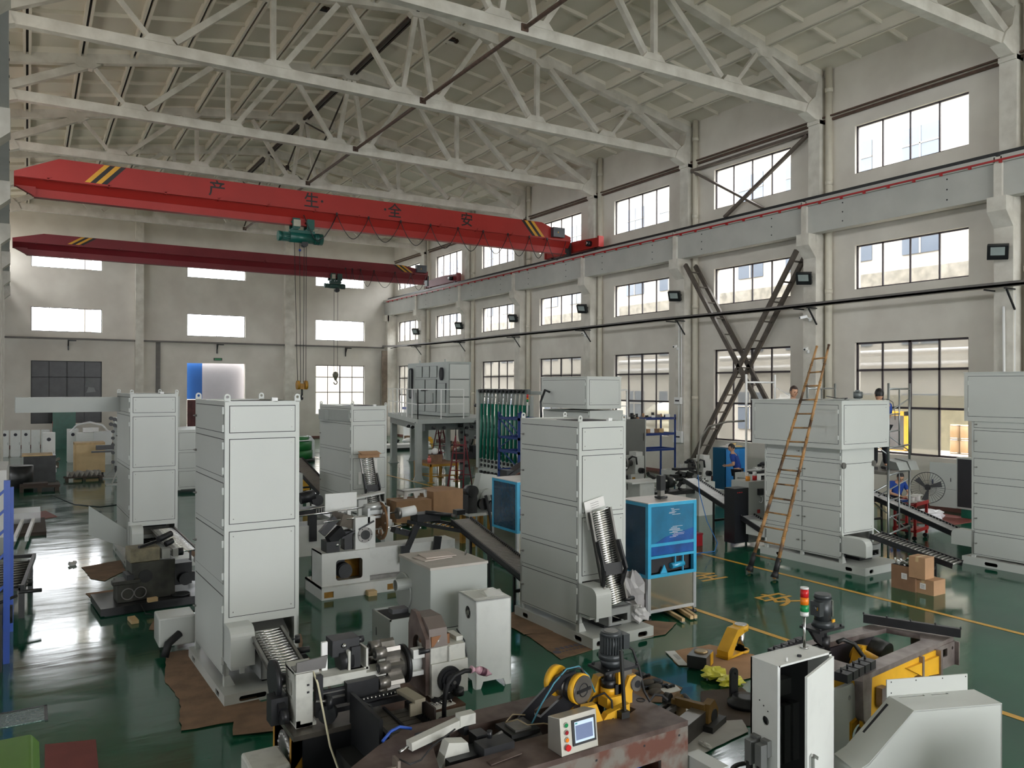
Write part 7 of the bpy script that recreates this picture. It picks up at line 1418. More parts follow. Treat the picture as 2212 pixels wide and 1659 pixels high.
r = T('parts_tray', 'small brown card tray of black tools on top of the press gearbox', 'tray', 3.2, 6.6, 8); m = new(mat('tray_brown', srgb(134, 92, 62), .8, var=.2)); z = 1.145
m.bx(-.1, .1, -.1, .1, z, z + .005); m.bx(-.1, .1, -.1, -.095, z, z + .09); m.bx(-.1, .1, .095, .1, z, z + .09); m.bx(-.1, -.095, -.1, .1, z, z + .09); m.bx(.095, .1, -.1, .1, z, z + .09); m.use(PAPER); m.bx(-.03, .03, -.102, -.1, z + .02, z + .05); m.build('card_tray', parent=r)
for i in range(4): m = new(DSTEEL); m.bar((3.14 + i * .03, 6.55, 1.17), (3.2 + i * .02, 6.66, 1.21), .018); tag(m.build('steel_tool'), 'dark steel tool lying in the brown card tray', 'tool', 'tools in the card tray')
conveyor('roller_conveyor', 'bright roller conveyor passing under the arm of the press', (2.62, 7.35, .62), (2.5, 6.1, .57), .27, 13, rr=.021, rail=mat('grey_brown_rail', srgb(110, 104, 98), .45, .5), rail_h=.09, legs=((.85, .0, 0),))
# slat belt and chain frame between press and bed
r = T('slat_belt_unit', 'black framed slat belt with a beige guard between the press and the long bed', 'conveyor', 2.6, 6.05)
m = new(BLACK); m.bar((-.16, .3, .72), (-.16, -.3, .7), .03, .1); m.bar((.22, .3, .74), (.22, -.35, .72), .05, .08); m.bx(-.3, -.27, -.35, .3, .3, .95); m.prism([(-.36, .3), (.12, .3), (.12, .92), (-.05, .95), (-.36, .7)], 'x', -.26, -.24); m.bx(-.16, .22, .26, .3, .8, .84); m.bar((0, .3, .76), (.02, -.32, .73), .02); m.bx(-.2, .3, .2, .3, .0, .1); m.bx(-.2, -.15, -.2, -.1, 0, .7); m.bx(.2, .25, -.2, -.1, 0, .7)
for i in range(16): m.bx(.2, .245, -.3 + i * .035, -.285 + i * .035, .77, .79)
m.build('chain_frame', parent=r)
m = new(mat('worn_belt_slat', srgb(118, 112, 104), .5, .4))
for i in range(7): m.bx(-.14, .2, -.3 + i * .085, -.225 + i * .085, .715, .722)
m.build('slat_belt', parent=r)
m = new(BLACK); m.bar((-.22, .28, .86), (.16, .3, .88), .05, .03); m.use(CHROME)
for i in range(9): m.cyl((-.2 + i * .035, .255, .885), (-.19 + i * .035, .25, .885), .012, 8)
m.build('link_chain', parent=r)
m = new(mat('beige_guard', srgb(146, 138, 120), .5, var=.15)); m.box((.14, 0.05, .92), (.1, .3, .03), (0, 0, .12)); m.box((.12, -.09, .86), (.11, .02, .1), (0, 0, .12)); m.use(mat('dark_brown_plate', srgb(60, 50, 46), .5)); m.box((.22, -.1, .7), (.015, .3, .4), (0, 0, 0)); m.build('beige_guard', parent=r)
# lower right dark machinery under slats
r = T('dark_undergear', 'dark undergear with pale flywheels below the roller conveyor', 'machine', 2.25, 5.9); m = new(DARK); m.bx(-.1, .5, -.1, .35, .05, .55); m.bx(-.25, .0, .0, .1, .0, .5); m.build('gear_housing', parent=r)
m = new(mat('grey_flywheel', srgb(88, 92, 90), .4, .4)); m.lathe([(.12, 0), (.17, 0), (.17, .03), (.12, .03)], (.05, -.14, .4), 'y', 28); m.lathe([(.08, 0), (.12, 0), (.12, .03), (.08, .03)], (-.15, -.05, .35), 'y', 24); m.build('flywheel', parent=r)
m = new(mat('pale_yellow_hose', srgb(204, 196, 166), .5)); m.tube([(2.02, 6.5, 1.17), (2.05, 6.42, 1.05), (2.07, 6.34, .85), (2.09, 6.22, .6), (2.12, 6.0, .4), (2.13, 5.7, .3)], .009, 6); tag(m.build('pale_hose'), 'pale thin hose hanging down in front of the press column', 'hose')
m = new(CAST); m.bx(1.5, 1.8, 6.3, 6.7, 0, .5); tag(m.build('corner_block', bevel=.02), 'worn white block at the foot of the press by its yellow leg', 'block')
# flexible black conduit with pink wrap
r = T('flexible_conduit', 'thick black conduit arching up with its end wrapped in pink plastic', 'conduit', 3.05, 6.1)
m = new(RUBBER); m.tube([(0, 0, .6), (0, 0, .75), (.01, 0, .85), (.04, 0, .945), (.1, 0, 1.005), (.2, 0, 1.03), (.28, 0, 1.015)], .02, 10); m.use(BLACK); m.cyl((0, 0, .58), (0, 0, .66), .05, 12); m.build('conduit_tube', parent=r)
m = new(mat('pink_plastic', srgb(214, 170, 184), .3, var=.15)); m.cyl((.26, 0, 1.03), (.3, 0, 1.02), .035, 8, .015); m.cyl((.3, 0, 1.02), (.34, 0, 1.01), .018, 10, .034); m.cyl((.34, 0, 1.01), (.42, 0, .97), .036, 12, .032); m.cyl((.42, 0, .97), (.47, 0, .95), .03, 6, .004); m.use(mat('plum_core', srgb(100, 60, 76), .4)); m.cyl((.35, 0, 1.005), (.4, 0, .98), .0375, 12, .0355); m.build('pink_wrap', parent=r)
# long steel bed
r = T('long_steel_bed', 'long brown steel machine bed lying across the bottom of the photo', 'machine bed', 1.9, 4.57)
m = new(BED); out = [(0, .63), (.28, .84), (.6, 1.03), (2.4, 1.03), (2.5, .98), (2.5, 0), (-.3, 0), (-.3, .4)]
m.plate(out, [[(.5, .3), (.95, .3), (1.1, .38), (1.9, .36), (2.1, .3), (2.3, .38), (2.22, .7), (2.0, .78), (.9, .78), (.6, .6)]], 'z', .86, .9); m.build('bed_top', parent=r)
m = new(BEDR); m.plate(rect(-.3, 2.5, .0, .86), [rect(1.915, 2.225, .3, .66)], 'y', 0, .03); m.plate(rect(0.03, 1.0, 0, .86), [], 'x', 2.47, 2.5); m.use(BED); m.bx(.5, 2.45, .99, 1.02, .3, .86); m.bx(.6, 2.1, .8, .84, .3, .86); m.bx(.6, 2.4, 1.03, 1.055, .82, .88); m.build('bed_side', parent=r)
m = new(GAP)
for x in (.25, .7, 1.15, 1.6, 2.05, 2.4): m.bx(x, x + .016, -.002, 0, .8, .815)
for z in (.2, .4, .6, .8): m.bx(2.5, 2.502, .05, .065, z, z + .015)
m.bx(.2, 2.4, .1, .75, .28, .3); m.build('bolt_hole', parent=r)
m = new(mat('blue_hose', srgb(40, 80, 170), .4)); m.tube([(1.93, .08, .55), (2.05, .1, .6), (2.2, .08, .64)], .012, 6); m.tube([(.3, .82, .93), (.38, .86, .97), (.46, .88, .98), (.55, .87, .95)], .012, 6); m.build('blue_hose', parent=r)
m = new(BLACK); m.bx(.7, 1.9, .42, .5, .6, .66); m.bx(.7, 2.0, .6, .66, .66, .7); m.cyl((.7, .55, .72), (1.7, .55, .72), .03, 10); m.bx(.3, 2.2, .35, .75, .3, .45); m.build('inner_rails', parent=r)
m = new(CAST); m.bar((.42, .62, .95), (.95, .72, 1.0), .07, .06); m.bx(.85, .98, .66, .74, .97, 1.05); m.prism([(.55, .7), (.85, .7), (.8, .95), (.65, .98)], 'y', .45, .55); m.build('white_lever', parent=r)
m = new(BLACK); m.bx(.62, .9, .38, .56, .7, .88); m.bx(.85, 1.1, .3, .45, .85, .95); m.cyl((.95, .4, .97), (.95, .4, 1.02), .02, 8); m.bx(.9, 1.0, .5, .62, .8, .95); m.use(DSTEEL); m.cyl((1.0, .45, .93), (1.1, .48, .94), .018, 10); m.build('clamp_group', parent=r)
m = new(mat('aluminium_bracket', srgb(140, 130, 120), .4, .6)); m.bx(.1, .25, .42, .44, .9, .93); m.bx(.24, .26, .4, .5, .9, .97); m.use(STEEL); m.cyl((.3, .52, .97), (.38, .55, .98), .012, 8); m.use(BLACK); m.tube([(.27, .45, .96), (.33, .4, .93), (.42, .42, .93), (.55, .5, .97), (.75, .55, 1.02)], .006, 6); m.build('sensor_bracket', parent=r)
m = new(mat('smoky_guide_rail', srgb(62, 64, 68), .25, .4)); 
for k in range(3): m.tube([(.52, .74 - k * .035, .96 + .0 * k), (.66, .73 - k * .035, .965), (.8, .745 - k * .035, .97), (.92, .79 - k * .035, .98), (1.0, .84 - k * .03, 1.0)], .01, 6)
m.use(BLACK)
for x in (.58, .72, .88): m.bx(x, x + .04, .66, .76, .9, .96)
m.build('curved_guide', parent=r)
m = new(DARK); m.cyl((1.1, .5, .78), (1.42, .5, .8), .12, 20); m.bx(1.15, 1.4, .42, .66, .9, .93); m.use(DSTEEL); m.cyl((1.08, .5, .78), (1.1, .5, .78), .12, 20); m.bx(1.2, 1.34, .45, .6, .93, .945); m.use(mat('tan_wire', srgb(150, 134, 104), .5)); m.tube([(1.2, .6, .95), (1.25, .5, 1.0), (1.3, .44, .97), (1.42, .4, .97), (1.55, .36, .93)], .005, 5); m.tube([(1.18, .55, .98), (1.28, .62, .99), (1.38, .6, .97)], .005, 5); m.use(mat('light_blue_hose', (0, 0, 0))); m.tube([(1.05, .3, .85), (1.1, .32, .9), (1.15, .36, .86)], .01, 6); m.build('terminal_motor', parent=r)
# inclined black arm with drum
m = new(mat('black_arm', srgb(44, 44, 48), .4, .2, var=.2)); m.T = Matrix.Translation((1.62, .62, .86)) @ Matrix.Rotation(R(-32), 4, 'Z')
m.plate([(-.28, 0), (0.05, 0), (.3, .24), (.2, .4), (.05, .36)], [[(-.12, .06), (-.07, .04), (.1, .2), (.1, .26), (.06, .26), (-.12, .1)]], 'y', -.025, .025); m.build('inclined_arm', parent=r)
for off, mm in ((0, YEL), (-.2, YEL)):
    m = new(mm); c = Vector((1.8, .5 + .0, 1.13)) + Vector((.0, -off * .9, 0)) + (Vector((-.1, 0, .03)) if off else Vector((0, 0, 0))); d = Vector((.25, -1, 0)).normalized(); m.cyl(c, c + d * .05, .118, 28); m.build('yellow_ring', parent=r)
m = new(TS); c = Vector((1.8, .5, 1.13)); d = Vector((.25, -1, 0)).normalized(); m.cyl(c + d * .05, c + d * .065, .108, 30); m.cyl(c - d * .18, c - d * .04, .1, 26); m.use(BLACK); m.cyl(c - d * .05, c, .112, 26); a = d.cross(Vector((0, 0, 1))).normalized(); m.bar(c + d * .07 + a * .08, c + d * .07 - a * .08, .012, .022)
m.tube([c + d * .067 + a * .05 * math.cos(t) + Vector((0, 0, .05 * math.sin(t))) for t in [i * .3 for i in range(21)]], .005, 6, True); m.build('drum', parent=r)
m = new(mat('teal_hose', srgb(60, 130, 150), .4)); m.tube([(1.35, .5, .9), (1.5, .55, 1.05), (1.62, .56, 1.18), (1.74, .56, 1.27), (1.86, .56, 1.27), (1.95, .55, 1.18), (1.99, .52, 1.05)], .007, 6); m.use(RUBBER); m.tube([(1.72, .57, 1.255), (1.8, .57, 1.27), (1.88, .56, 1.25), (1.94, .55, 1.16), (1.95, .54, 1.1)], .012, 8); m.build('hose_bundle', parent=r)
m = new(YEL); m.prism([(1.72, .86), (1.95, .86), (1.87, 1.04), (1.76, 1.04)], 'y', .34, .4); m.prism([(1.9, .86), (2.2, .86), (2.2, .98), (1.98, .94)], 'y', .34, .4); m.bx(1.7, 1.8, .55, .62, .75, 1.0); m.prism([(2.05, .9), (2.22, .9), (2.22, 1.1), (2.14, 1.1)], 'y', .66, .74); m.bx(2.1, 2.36, .5, .62, .9, .98); m.prism([(2.26, .98), (2.36, .98), (2.4, 1.12), (2.33, 1.12)], 'y', .5, .62); m.build('yellow_bracket', parent=r)
m = new(TS); m.cyl((2.4, .48, 1.05), (2.4, .6, 1.05), .06, 18); m.use(BLACK); m.cyl((2.4, .475, 1.05), (2.4, .48, 1.05), .03, 14); m.build('bearing_eye', parent=r)
m = new(mat('dark_grey_motor', srgb(58, 62, 64), .4, .2)); cx, cy_ = 2.24, .63; m.cyl((cx, cy_, 1.25), (cx, cy_, 1.3), .105, 22); m.cyl((cx, cy_, 1.3), (cx, cy_, 1.44), .083, 24); m.cyl((cx, cy_, 1.44), (cx, cy_, 1.475), .095, 24, .085)
for i in range(24): a = i * math.pi / 12; m.bar((cx + .085 * math.cos(a), cy_ + .085 * math.sin(a), 1.3), (cx + .085 * math.cos(a), cy_ + .085 * math.sin(a), 1.44), .018, .006)
m.bx(cx + .085, cx + .15, cy_ - .06, cy_ + .05, 1.32, 1.44); m.cyl((cx, cy_, 1.19), (cx, cy_, 1.25), .08, 20, .1); m.use(DSTEEL); m.cyl((cx, cy_, 1.475), (cx, cy_, 1.478), .06, 20); m.build('vertical_motor', parent=r)
m = new(BLACK); m.box((cx + .02, cy_, 1.18), (.34, .24, .022)); m.cyl((cx - .04, cy_ - .02, 1.06), (cx - .04, cy_ - .02, 1.18), .04, 14); m.cyl((cx - .04, cy_ - .02, 1.03), (cx - .04, cy_ - .02, 1.09), .062, 16); m.bx(cx - .03, cx + .06, cy_ - .1, cy_ + .0, .86, 1.06)
for x in (-.13, .17):
    for y in (-.1, .1): m.cyl((cx + .02 + x, cy_ + y, 1.19), (cx + .02 + x, cy_ + y, 1.205), .012, 8)
m.build('motor_plate', parent=r)
m = new(YEL); m.cyl((cx - .04, cy_ - .02, .98), (cx - .04, cy_ - .02, 1.03), .068, 18); m.bx(cx + .0, cx + .04, cy_ - .1, cy_ - .06, .96, 1.17); m.use(TS); m.bx(cx + .04, cx + .14, cy_ - .1, cy_ - .0, .97, 1.17); m.build('yellow_collar', parent=r)
m = new(DARK); m.bar((2.13, .3, .72), (2.1, .33, 1.42), .026, .02); m.bx(2.07, 2.15, .28, .34, .7, .95); m.build('guide_post', parent=r)
m = new(RUBBER); m.tube([(cx + .13, cy_ - .03, 1.34), (cx + .19, cy_ - .05, 1.3), (cx + .22, cy_ - .1, 1.15), (cx + .2, cy_ - .18, 1.0), (cx + .21, cy_ - .24, .93), (cx + .3, cy_ - .2, .95), (cx + .38, cy_ - .2, .93), (cx + .4, cy_ - .25, .9)], .011, 8); m.tube([(1.9, .55, .9), (1.96, .5, 1.02), (2.03, .45, 1.06), (2.08, .42, 1.0), (2.04, .35, .9), (1.98, .32, .85)], .009, 7); m.build('motor_cable', parent=r)
m = new(BLACK); m.tube([(2.47 - .02 + .035 * math.cos(t), .5 + .035 * math.sin(t), .903) for t in [i * .3 for i in range(21)]], .003, 5, True); m.build('ring_mark', parent=r)
# touch screen panel on the bed
r = T('touch_panel', 'stainless control panel with touch screen and coloured push buttons on the long bed', 'control panel', 3.37, 4.68, 2); SSP = mat('brushed_panel_steel', srgb(190, 186, 176), .35, .7, var=.1)
m = new(SSP); m.prism([(-.1, .9), (.07, .9), (.07, 1.13), (-.07, 1.16)], 'x', -.165, .165); m.build('panel_box', parent=r, bevel=.004)
def onp(u, v, d=.0): t_ = v / .255; return Vector((u, -.1 + .03 * t_ - d, .9 + .255 * t_))
def quad(mm, u0, u1, v0, v1, d0, d1, nm, par):
    m = new(mm); vs_ = [m._v(onp(u, v, d)) for d in (d0, d1) for u, v in ((u0, v0), (u1, v0), (u1, v1), (u0, v1))]
    for q in ((0, 1, 2, 3), (4, 5, 6, 7), (0, 1, 5, 4), (1, 2, 6, 5), (2, 3, 7, 6), (3, 0, 4, 7)): m._f([vs_[i] for i in q])
    return m.build(nm, parent=par)
quad(BLACK, -.065, .145, .05, .225, 0, .008, 'screen_bezel', r)
sc_ = quad(mat('lit_screen', srgb(190, 205, 220), .2, emit=(srgb(170, 190, 215), .35)), -.045, .128, .068, .21, .008, .0095, 'screen', r)
quad(mat('screen_field', srgb(110, 122, 150), .2, emit=(srgb(100, 112, 150), .25)), -.038, .115, .085, .185, .0095, .0102, 'screen_field', sc_)
quad(mat('screen_logo_teal', srgb(60, 150, 150), .3), -.04, -.018, .195, .204, .0095, .0102, 'screen_logo', sc_)
for i, (v, c) in enumerate(((.205, SGREEN), (.155, mat('dark_red_button', srgb(150, 24, 40), .3)), (.105, ORANGE), (.055, RED))):
    a = onp(-.115, v, .0); b = onp(-.115, v, .012 if i < 3 else .022); m = new(SSP); m.cyl(a, onp(-.115, v, .006), .02, 18); m.use(c); m.cyl(onp(-.115, v, .006), b, .014 if i < 3 else .022, 18); m.build('push_button', parent=r)
m = new(BED); m.bar((2.72, 4.75, .905), (2.98, 4.77, .915), .06, .006); tag(m.build('steel_offcut'), 'thin brown steel strip lying on the long bed left of the touch panel', 'strip')
m = new(WHITE); m.bx(4.42, 4.56, 4.3, 4.62, .0, .62); tag(m.build('white_upright_plate'), 'white upright panel at the right end of the long bed', 'panel')
# ---------------------------------------------------------------- parts lying on cardboard
sheet('cardboard sheet carrying the yellow bracket, upper left one', [(6.98, 7.42), (7.18, 7.86), (7.9, 7.8), (8.1, 7.2), (7.5, 7.0)], CARD)
sheet('cardboard sheet under the black block and yellow bag', [(7.0, 6.98), (7.5, 7.25), (8.15, 7.15), (7.6, 6.62), (7.3, 6.65)], CARD, z=.011)
m = new(PAPER); m.plate([(6.97, 7.4), (7.18, 7.88), (7.3, 7.83), (7.07, 7.34)], [], 'z', .012, .018); m.use(GAP)
for i in range(4): m.bar((7.1 + i * .018, 7.55, .0185), (7.17 + i * .018, 7.72, .0185), .004, .001)
tag(m.build('label_flap'), 'white printed flap at the left end of the cardboard sheet', 'flap')
r = T('bearing_block', 'dark square steel block with round bore on the cardboard sheet', 'block', 7.12, 7.08, 30); m = new(TS); m.plate(rect(0, .34, 0, .24), [circ(.075, 20, .2, .12)], 'z', .02, .17); m.use(DARK); m.bx(-.004, 0, 0, .24, .02, .17); m.use(mat('brass_ring', srgb(186, 160, 120), .3, .8)); m.lathe([(.062, .17), (.085, .17), (.085, .19), (.062, .19)], (.2, .12, 0), 'z', 24); m.use(YEL); m.bx(.18, .3, -.008, 0, .02, .17); m.use(RUST); m.cyl((.2, .12, .02), (.2, .12, .03), .07, 18); m.build('steel_block', parent=r)
r = T('yellow_bracket', 'bright yellow cast bracket with steel pin on the cardboard sheet', 'bracket', 7.62, 7.2, 12); m = new(YEL); m.prism([(0, .02), (.08, .02), (.26, .26), (.5, .3), (.5, .36), (.24, .36), (.0, .12)], 'y', 0, .16); m.bx(0, .5, 0, .18, .02, .05); m.cyl((.44, .08, .3), (.44, .08, .37), .1, 20); m.cyl((.44, .08, .02), (.44, .08, .05), .11, 20); m.build('casting', parent=r); m = new(STEEL); m.cyl((.44, .08, .05), (.44, .08, .3), .05, 18); m.cyl((.44, .08, .37), (.44, .08, .378), .08, 20); m.build('steel_pin', parent=r)
blob('plastic_bag', 'crumpled bright yellow plastic bag, rear half of the pair', 'bag', (7.02, 6.86, .02), (.15, .13, .06), mat('yellow_bag', srgb(226, 220, 84), .35, var=.1), 21, amp=.35)
blob('plastic_bag', 'crumpled bright yellow plastic bag, front half by the glossy floor', 'bag', (7.06, 6.62, .0), (.16, .12, .05), mat('yellow_bag', (0, 0, 0)), 22, amp=.35)
sheet('oily cardboard with scattered gear parts behind the motor', [(5.85, 6.75), (6.0, 7.55), (6.4, 7.75), (6.5, 6.84), (6.1, 6.55)], CARDD)
sheet('white grease-stained paper on the oily cardboard', [(6.2, 6.8), (6.28, 7.1), (6.48, 6.95), (6.42, 6.78)], PAPER, z=.011, cat='paper', name='stained_paper', group=None)
for i, (x, y, k) in enumerate(((6.3, 7.35, 0), (6.34, 7.3, 2), (6.33, 7.08, 1), (6.12, 7.0, 2), (6.2, 7.1, 3), (6.08, 6.85, 3), (6.3, 6.95, 2), (6.36, 6.9, 2), (6.05, 7.15, 3), (6.18, 6.95, 3))):
    m = new((DARK, BLACK, BLACK, mat('greyish_rag', srgb(88, 82, 74), .9, var=.4))[k])
    if k < 2: m.lathe([(.03, 0), (.065, 0), (.065, .04), (.03, .04)], (0, 0, 0), 'z', 18)
    elif k == 2: [m.box((q * .03 - .04, 0, .02), (.028, .035, .03), (0, 0, q)) for q in range(4)]
    else: m.sph((0, 0, .03), .07, 8, 5, (1.4, .8, .5))
    tag(m.build(('gear', 'steel_ring', 'chain_piece', 'oily_rag')[k], loc=(x, y, .013)), ('dark gear on the oily cardboard', 'flat black ring on the oily cardboard', 'short black chain piece on the oily cardboard', 'grey oily rag on the oily cardboard')[k], ('gear', 'ring', 'chain', 'rag')[k], 'parts on the oily cardboard')
sheet('white card sheet under the far end of the clamp casting', [(5.75, 6.1), (6.1, 6.6), (6.3, 6.5), (5.95, 6.0)], PAPER, cat='card', name='card_sheet', group='white card sheets under the clamp casting')
sheet('white card sheet under the near end of the clamp casting', [(5.3, 5.7), (5.7, 6.1), (6.4, 5.85), (6.24, 5.62), (5.43, 5.5)], mat('pale_grey_card', srgb(190, 188, 184), .6), z=.011, cat='card', name='card_sheet', group='white card sheets under the clamp casting')
r = T('clamp_casting', 'heavy dark clamp casting with dirty yellow jaws lying on white card', 'casting', 5.55, 5.75, 22)
m = new(mat('grimy_steel', srgb(92, 88, 84), .4, .6, var=.4)); m.bx(-.2, .36, -.02, .14, .02, .2); m.plate(rect(-.0, .55, .3, .44), [slot(.25, .37, .22, .05)], 'z', .13, .19); m.bx(0, .5, .32, .42, .02, .13); m.use(mat('pale_top_steel', srgb(150, 146, 140), .35, .7)); m.bx(-.2, .36, -.02, .14, .2, .204); m.build('slide_block', parent=r)
m = new(mat('dirty_ochre', srgb(128, 98, 44), .55, .1, var=.4)); m.prism([(.36, .02), (.6, .02), (.62, .16), (.52, .28), (.4, .26), (.36, .16)], 'y', -.05, .03); m.prism([(.36, .02), (.6, .02), (.58, .18), (.5, .26), (.36, .24)], 'y', .3, .36); m.bx(.36, .42, .0, .32, .18, .26); m.build('yellow_jaw', parent=r)
m = new(DARK); m.bx(.3, .66, -.12, .02, .02, .08); m.cyl((.5, -.06, .12), (.5, -.03, .12), .07, 16); m.cyl((.38, .1, .2), (.6, .32, .2), .035, 12); m.cyl((.42, .4, .2), (.42, .46, .2), .07, 14); m.build('shaft_end', parent=r)
r = T('flange_ring', 'black flanged ring with an upright lug on dark cardboard left of the open cabinet', 'flange', 6.72, 6.1); m = new(BLACK); m.lathe([(.07, .02), (.19, .02), (.19, .06), (.14, .08), (.14, .11), (.07, .11)], (0, 0, 0), 'z', 28); m.plate([(-.055, .06), (.055, .06), (.055, .32)] + [(.055 * math.cos(t), .32 + .055 * math.sin(t)) for t in [i * .4 for i in range(1, 8)]] + [(-.055, .32)], [circ(.018, 10, 0, .31)], 'y', .15, .18); m.build('flange', parent=r)
sheet('dark oily cardboard under the black flanged ring', [(6.3, 6.35), (6.6, 6.65), (7.1, 6.5), (6.75, 5.5), (6.3, 5.75), (6.2, 6.05)], mat('dark_oily_card', srgb(84, 70, 60), .8, var=.3))
r = thing('black_rubber_ring', 'black rubber ring partly seen at the bottom edge beside the cabinet', 'ring', (5.55, 4.9, 0)); m = new(RUBBER); m.tube([(.22 * math.cos(t), .22 * math.sin(t), .05) for t in [i * .22 for i in range(28)]], .02, 8); m.build('ring', parent=r)
blob('foil_scrap', 'small crumpled silver scrap alone on the glossy floor', 'scrap', (5.62, 5.6, 0), (.03, .08, .025), PLASTIC, 8, amp=.3)
# ---------------------------------------------------------------- open control cabinet with signal tower
r = T('open_control_cabinet', 'white control cabinet with its door ajar and a signal tower on top', 'cabinet', 4.82, 4.06, 0)
w, d, h = .63, .26, 1.4; m = new(WHITE2); t = .015
m.bx(0, w, 0, d, h - t, h); m.bx(0, w, d - t, d, 0, h); m.bx(w - t, w, 0, d, 0, h); m.plate(rect(0, d, 0, h - t), [circ(.035, 18, d * .45, .95)], 'x', 0, t); m.bx(0, w, 0, d, 0, t); m.bx(t, .03, 0, .004, 0, h); m.bx(w - .03, w - t, 0, .004, 0, h); m.build('cabinet_body', parent=r)
m = new(mat('black_interior', (0, 0, 0))); m.bx(.02, w - .02, d - .05, d - .02, .02, h - .02); m.use(mat('dim_grey_relay', srgb(70, 72, 72), .5)); m.bx(.03, .12, .1, .2, 1.08, 1.2); m.bx(.15, .3, .12, .2, 1.1, 1.22)
for i in range(4): m.bx(.05 + i * .1, .12 + i * .1, .14, .2, .55, 1.0)
m.build('relays', parent=r)
m = new(WHITE2); m.bx(-.6, 0, -.018, 0, 0.02, h - .03); dr = m.build('door', parent=r); dr.location = (w, 0, 0); dr.rotation_euler = (0, 0, R(19))
m = new(STEEL); m.box((-.53, -.03, .72), (.05, .02, .12)); m.box((-.5, -.045, .76), (.1, .012, .025), (0, R(30), 0)); m.build('door_latch', parent=dr)
m = new(GAP); m.cyl((.32, .06, h), (.32, .06, h + .012), .018, 14); m.use(PLASTIC); m.cyl((.15, .04, h), (.15, .04, h + .03), .008, 8); m.use(GAP)
for y, z in ((.17, 1.09), (.13, 1.06), (.09, 1.03)): m.cyl((-.001, y, z), (-.002, y, z), .006, 8)
m.build('gland_hole', parent=r)
for i, y in enumerate((.19, .09)):
    m = new(mat('grey_connector', srgb(104, 106, 104), .5)); m.bx(-.045, 0, y - .035, y + .035, .7, .82); m.bx(-.11, -.045, y - .03, y + .03, .62, .8); m.use(RUBBER); m.tube([(-.09, y, .64), (-.09, y, .4), (-.1, y - .02, .1)], .026, 10); m.build('plug_connector', parent=r)
r = T('signal_tower', 'red, amber and green signal tower on the open control cabinet', 'signal light', 5.345, 4.235); z = 1.4
m = new(STEEL); m.cyl((0, 0, z), (0, 0, z + .012), .035, 16); m.cyl((0, 0, z + .012), (0, 0, z + .26), .011, 12); m.build('pole', parent=r)
for z0, z1, c, nm_ in ((.26, .295, PLASTIC, 'base_collar'), (.295, .35, SGREEN, 'green_lens'), (.35, .41, ORANGE, 'amber_lens'), (.41, .475, RED, 'red_lens'), (.475, .49, PLASTIC, 'top_cap')): m = new(c); m.cyl((0, 0, z + z0), (0, 0, z + z1 - .002), .0325, 20); m.build(nm_, parent=r)
# ---------------------------------------------------------------- yellow cast frame
r = T('yellow_cast_frame', 'big hollow cast frame, yellow inside with bare metal edges, behind the white hood', 'casting', 6.32, 4.45, 5)
FRT = mat('bare_machined_edge', srgb(150, 140, 136), .4, .55, var=.35, scale=4, col2=srgb(104, 92, 90))
L, Wd = 1.95, .9; z = .9
m = new(FRT); m.plate([(0.1, 0), (L, .06), (L, .55), (L - .3, Wd - .1), (.2, Wd), (0, Wd - .2), (.0, .15)], [[(.3, .16), (L - .42, .2), (L - .22, .3), (L - .3, .62), (.45, Wd - .16), (.3, .6)]], 'z', z - .05, z); m.build('top_flange', parent=r)
m = new(YEL); m.bx(.32, L - .4, .12, .15, z - .45, z - .05); m.bx(.4, L - .4, Wd - .14, Wd - .1, z - .42, z - .05); m.bx(.3, .33, .15, .75, z - .42, z - .05); m.build('inner_wall', parent=r)
m = new(YEL); m.prism([(.15, z - .05), (L - .42, z - .05), (L - .42, z - .2), (1.1, z - .22), (.55, z - .3), (.4, z - .6), (.15, z - .6)], 'y', .03, .06); m.prism([(.9, z - .1), (L - .42, z - .1), (L - .42, z - .28), (1.2, z - .24)], 'y', .0, .03); m.build('outer_web', parent=r)
m = new(FRT); m.bx(L - .44, L - .4, -.02, .1, z - .32, z - .04); m.bx(L - .78, L - .75, -.01, .08, z - .26, z - .04); m.plate(rect(0.0, .5, z - .28, z - .04), [rrect(.14, .08, .01, 3, .32, z - .14), circ(.02, 12, .1, z - .1)], 'x', L - .02, L + .0); m.plate(rect(L - .4, L, z - .28, z - .04), [rrect(.12, .08, .01, 3, L - .24, z - .12), circ(.018, 12, L - .07, z - .1)], 'y', .04, .06); m.build('end_web', parent=r)
m = new(GREY); m.plate([(-.22, z - .08), (.08, z - .08), (.12, z - .14), (.12, z - .4), (.02, z - .42), (.02, z - .86), (-.22, z - .86)], [circ(.022, 14, .02, z - .2)], 'y', .08, .12); m.bx(-.22, .1, .12, .5, z - .86, z - .8); m.build('cheek_plate', parent=r)
m = new(FRT); m.prism([(.1, z - .04), (.26, z - .04), (.24, z - .4), (.18, z - .46), (.12, z - .4)], 'y', 0, .08); m.build('front_leg', parent=r)
m = new(FRT); m.plate([(.36, z - .16), (.46, z - .16), (.46, z - .32), (.41, z - .37), (.36, z - .32)], [circ(.022, 12, .41, z - .3)], 'y', -.04, .02); m.use(DSTEEL); m.lathe([(.12, 0), (.15, 0), (.15, .05), (.12, .05)], (.22, .02, z - .62), 'y', 28); m.use(YEL); m.plate([(.1, z - .46), (.34, z - .4), (.48, z - .5), (.3, z - .86), (.1, z - .86)], [circ(.13, 24, .22, z - .62)], 'y', .1, .13); m.build('bore_boss', parent=r)
m = new(BLACK); m.T = Matrix.Rotation(R(6), 4, 'Z')
for i in range(5): m.bx(-.18 + i * .12, -.08 + i * .12, .0, .12, z + .0, z + .075); m.cyl((-.13 + i * .12, .08, z + .075), (-.13 + i * .12, .08, z + .11), .01, 8)
m.bx(-.18, .42, .03, .12, z, z + .05); m.build('serrated_bar', parent=r)
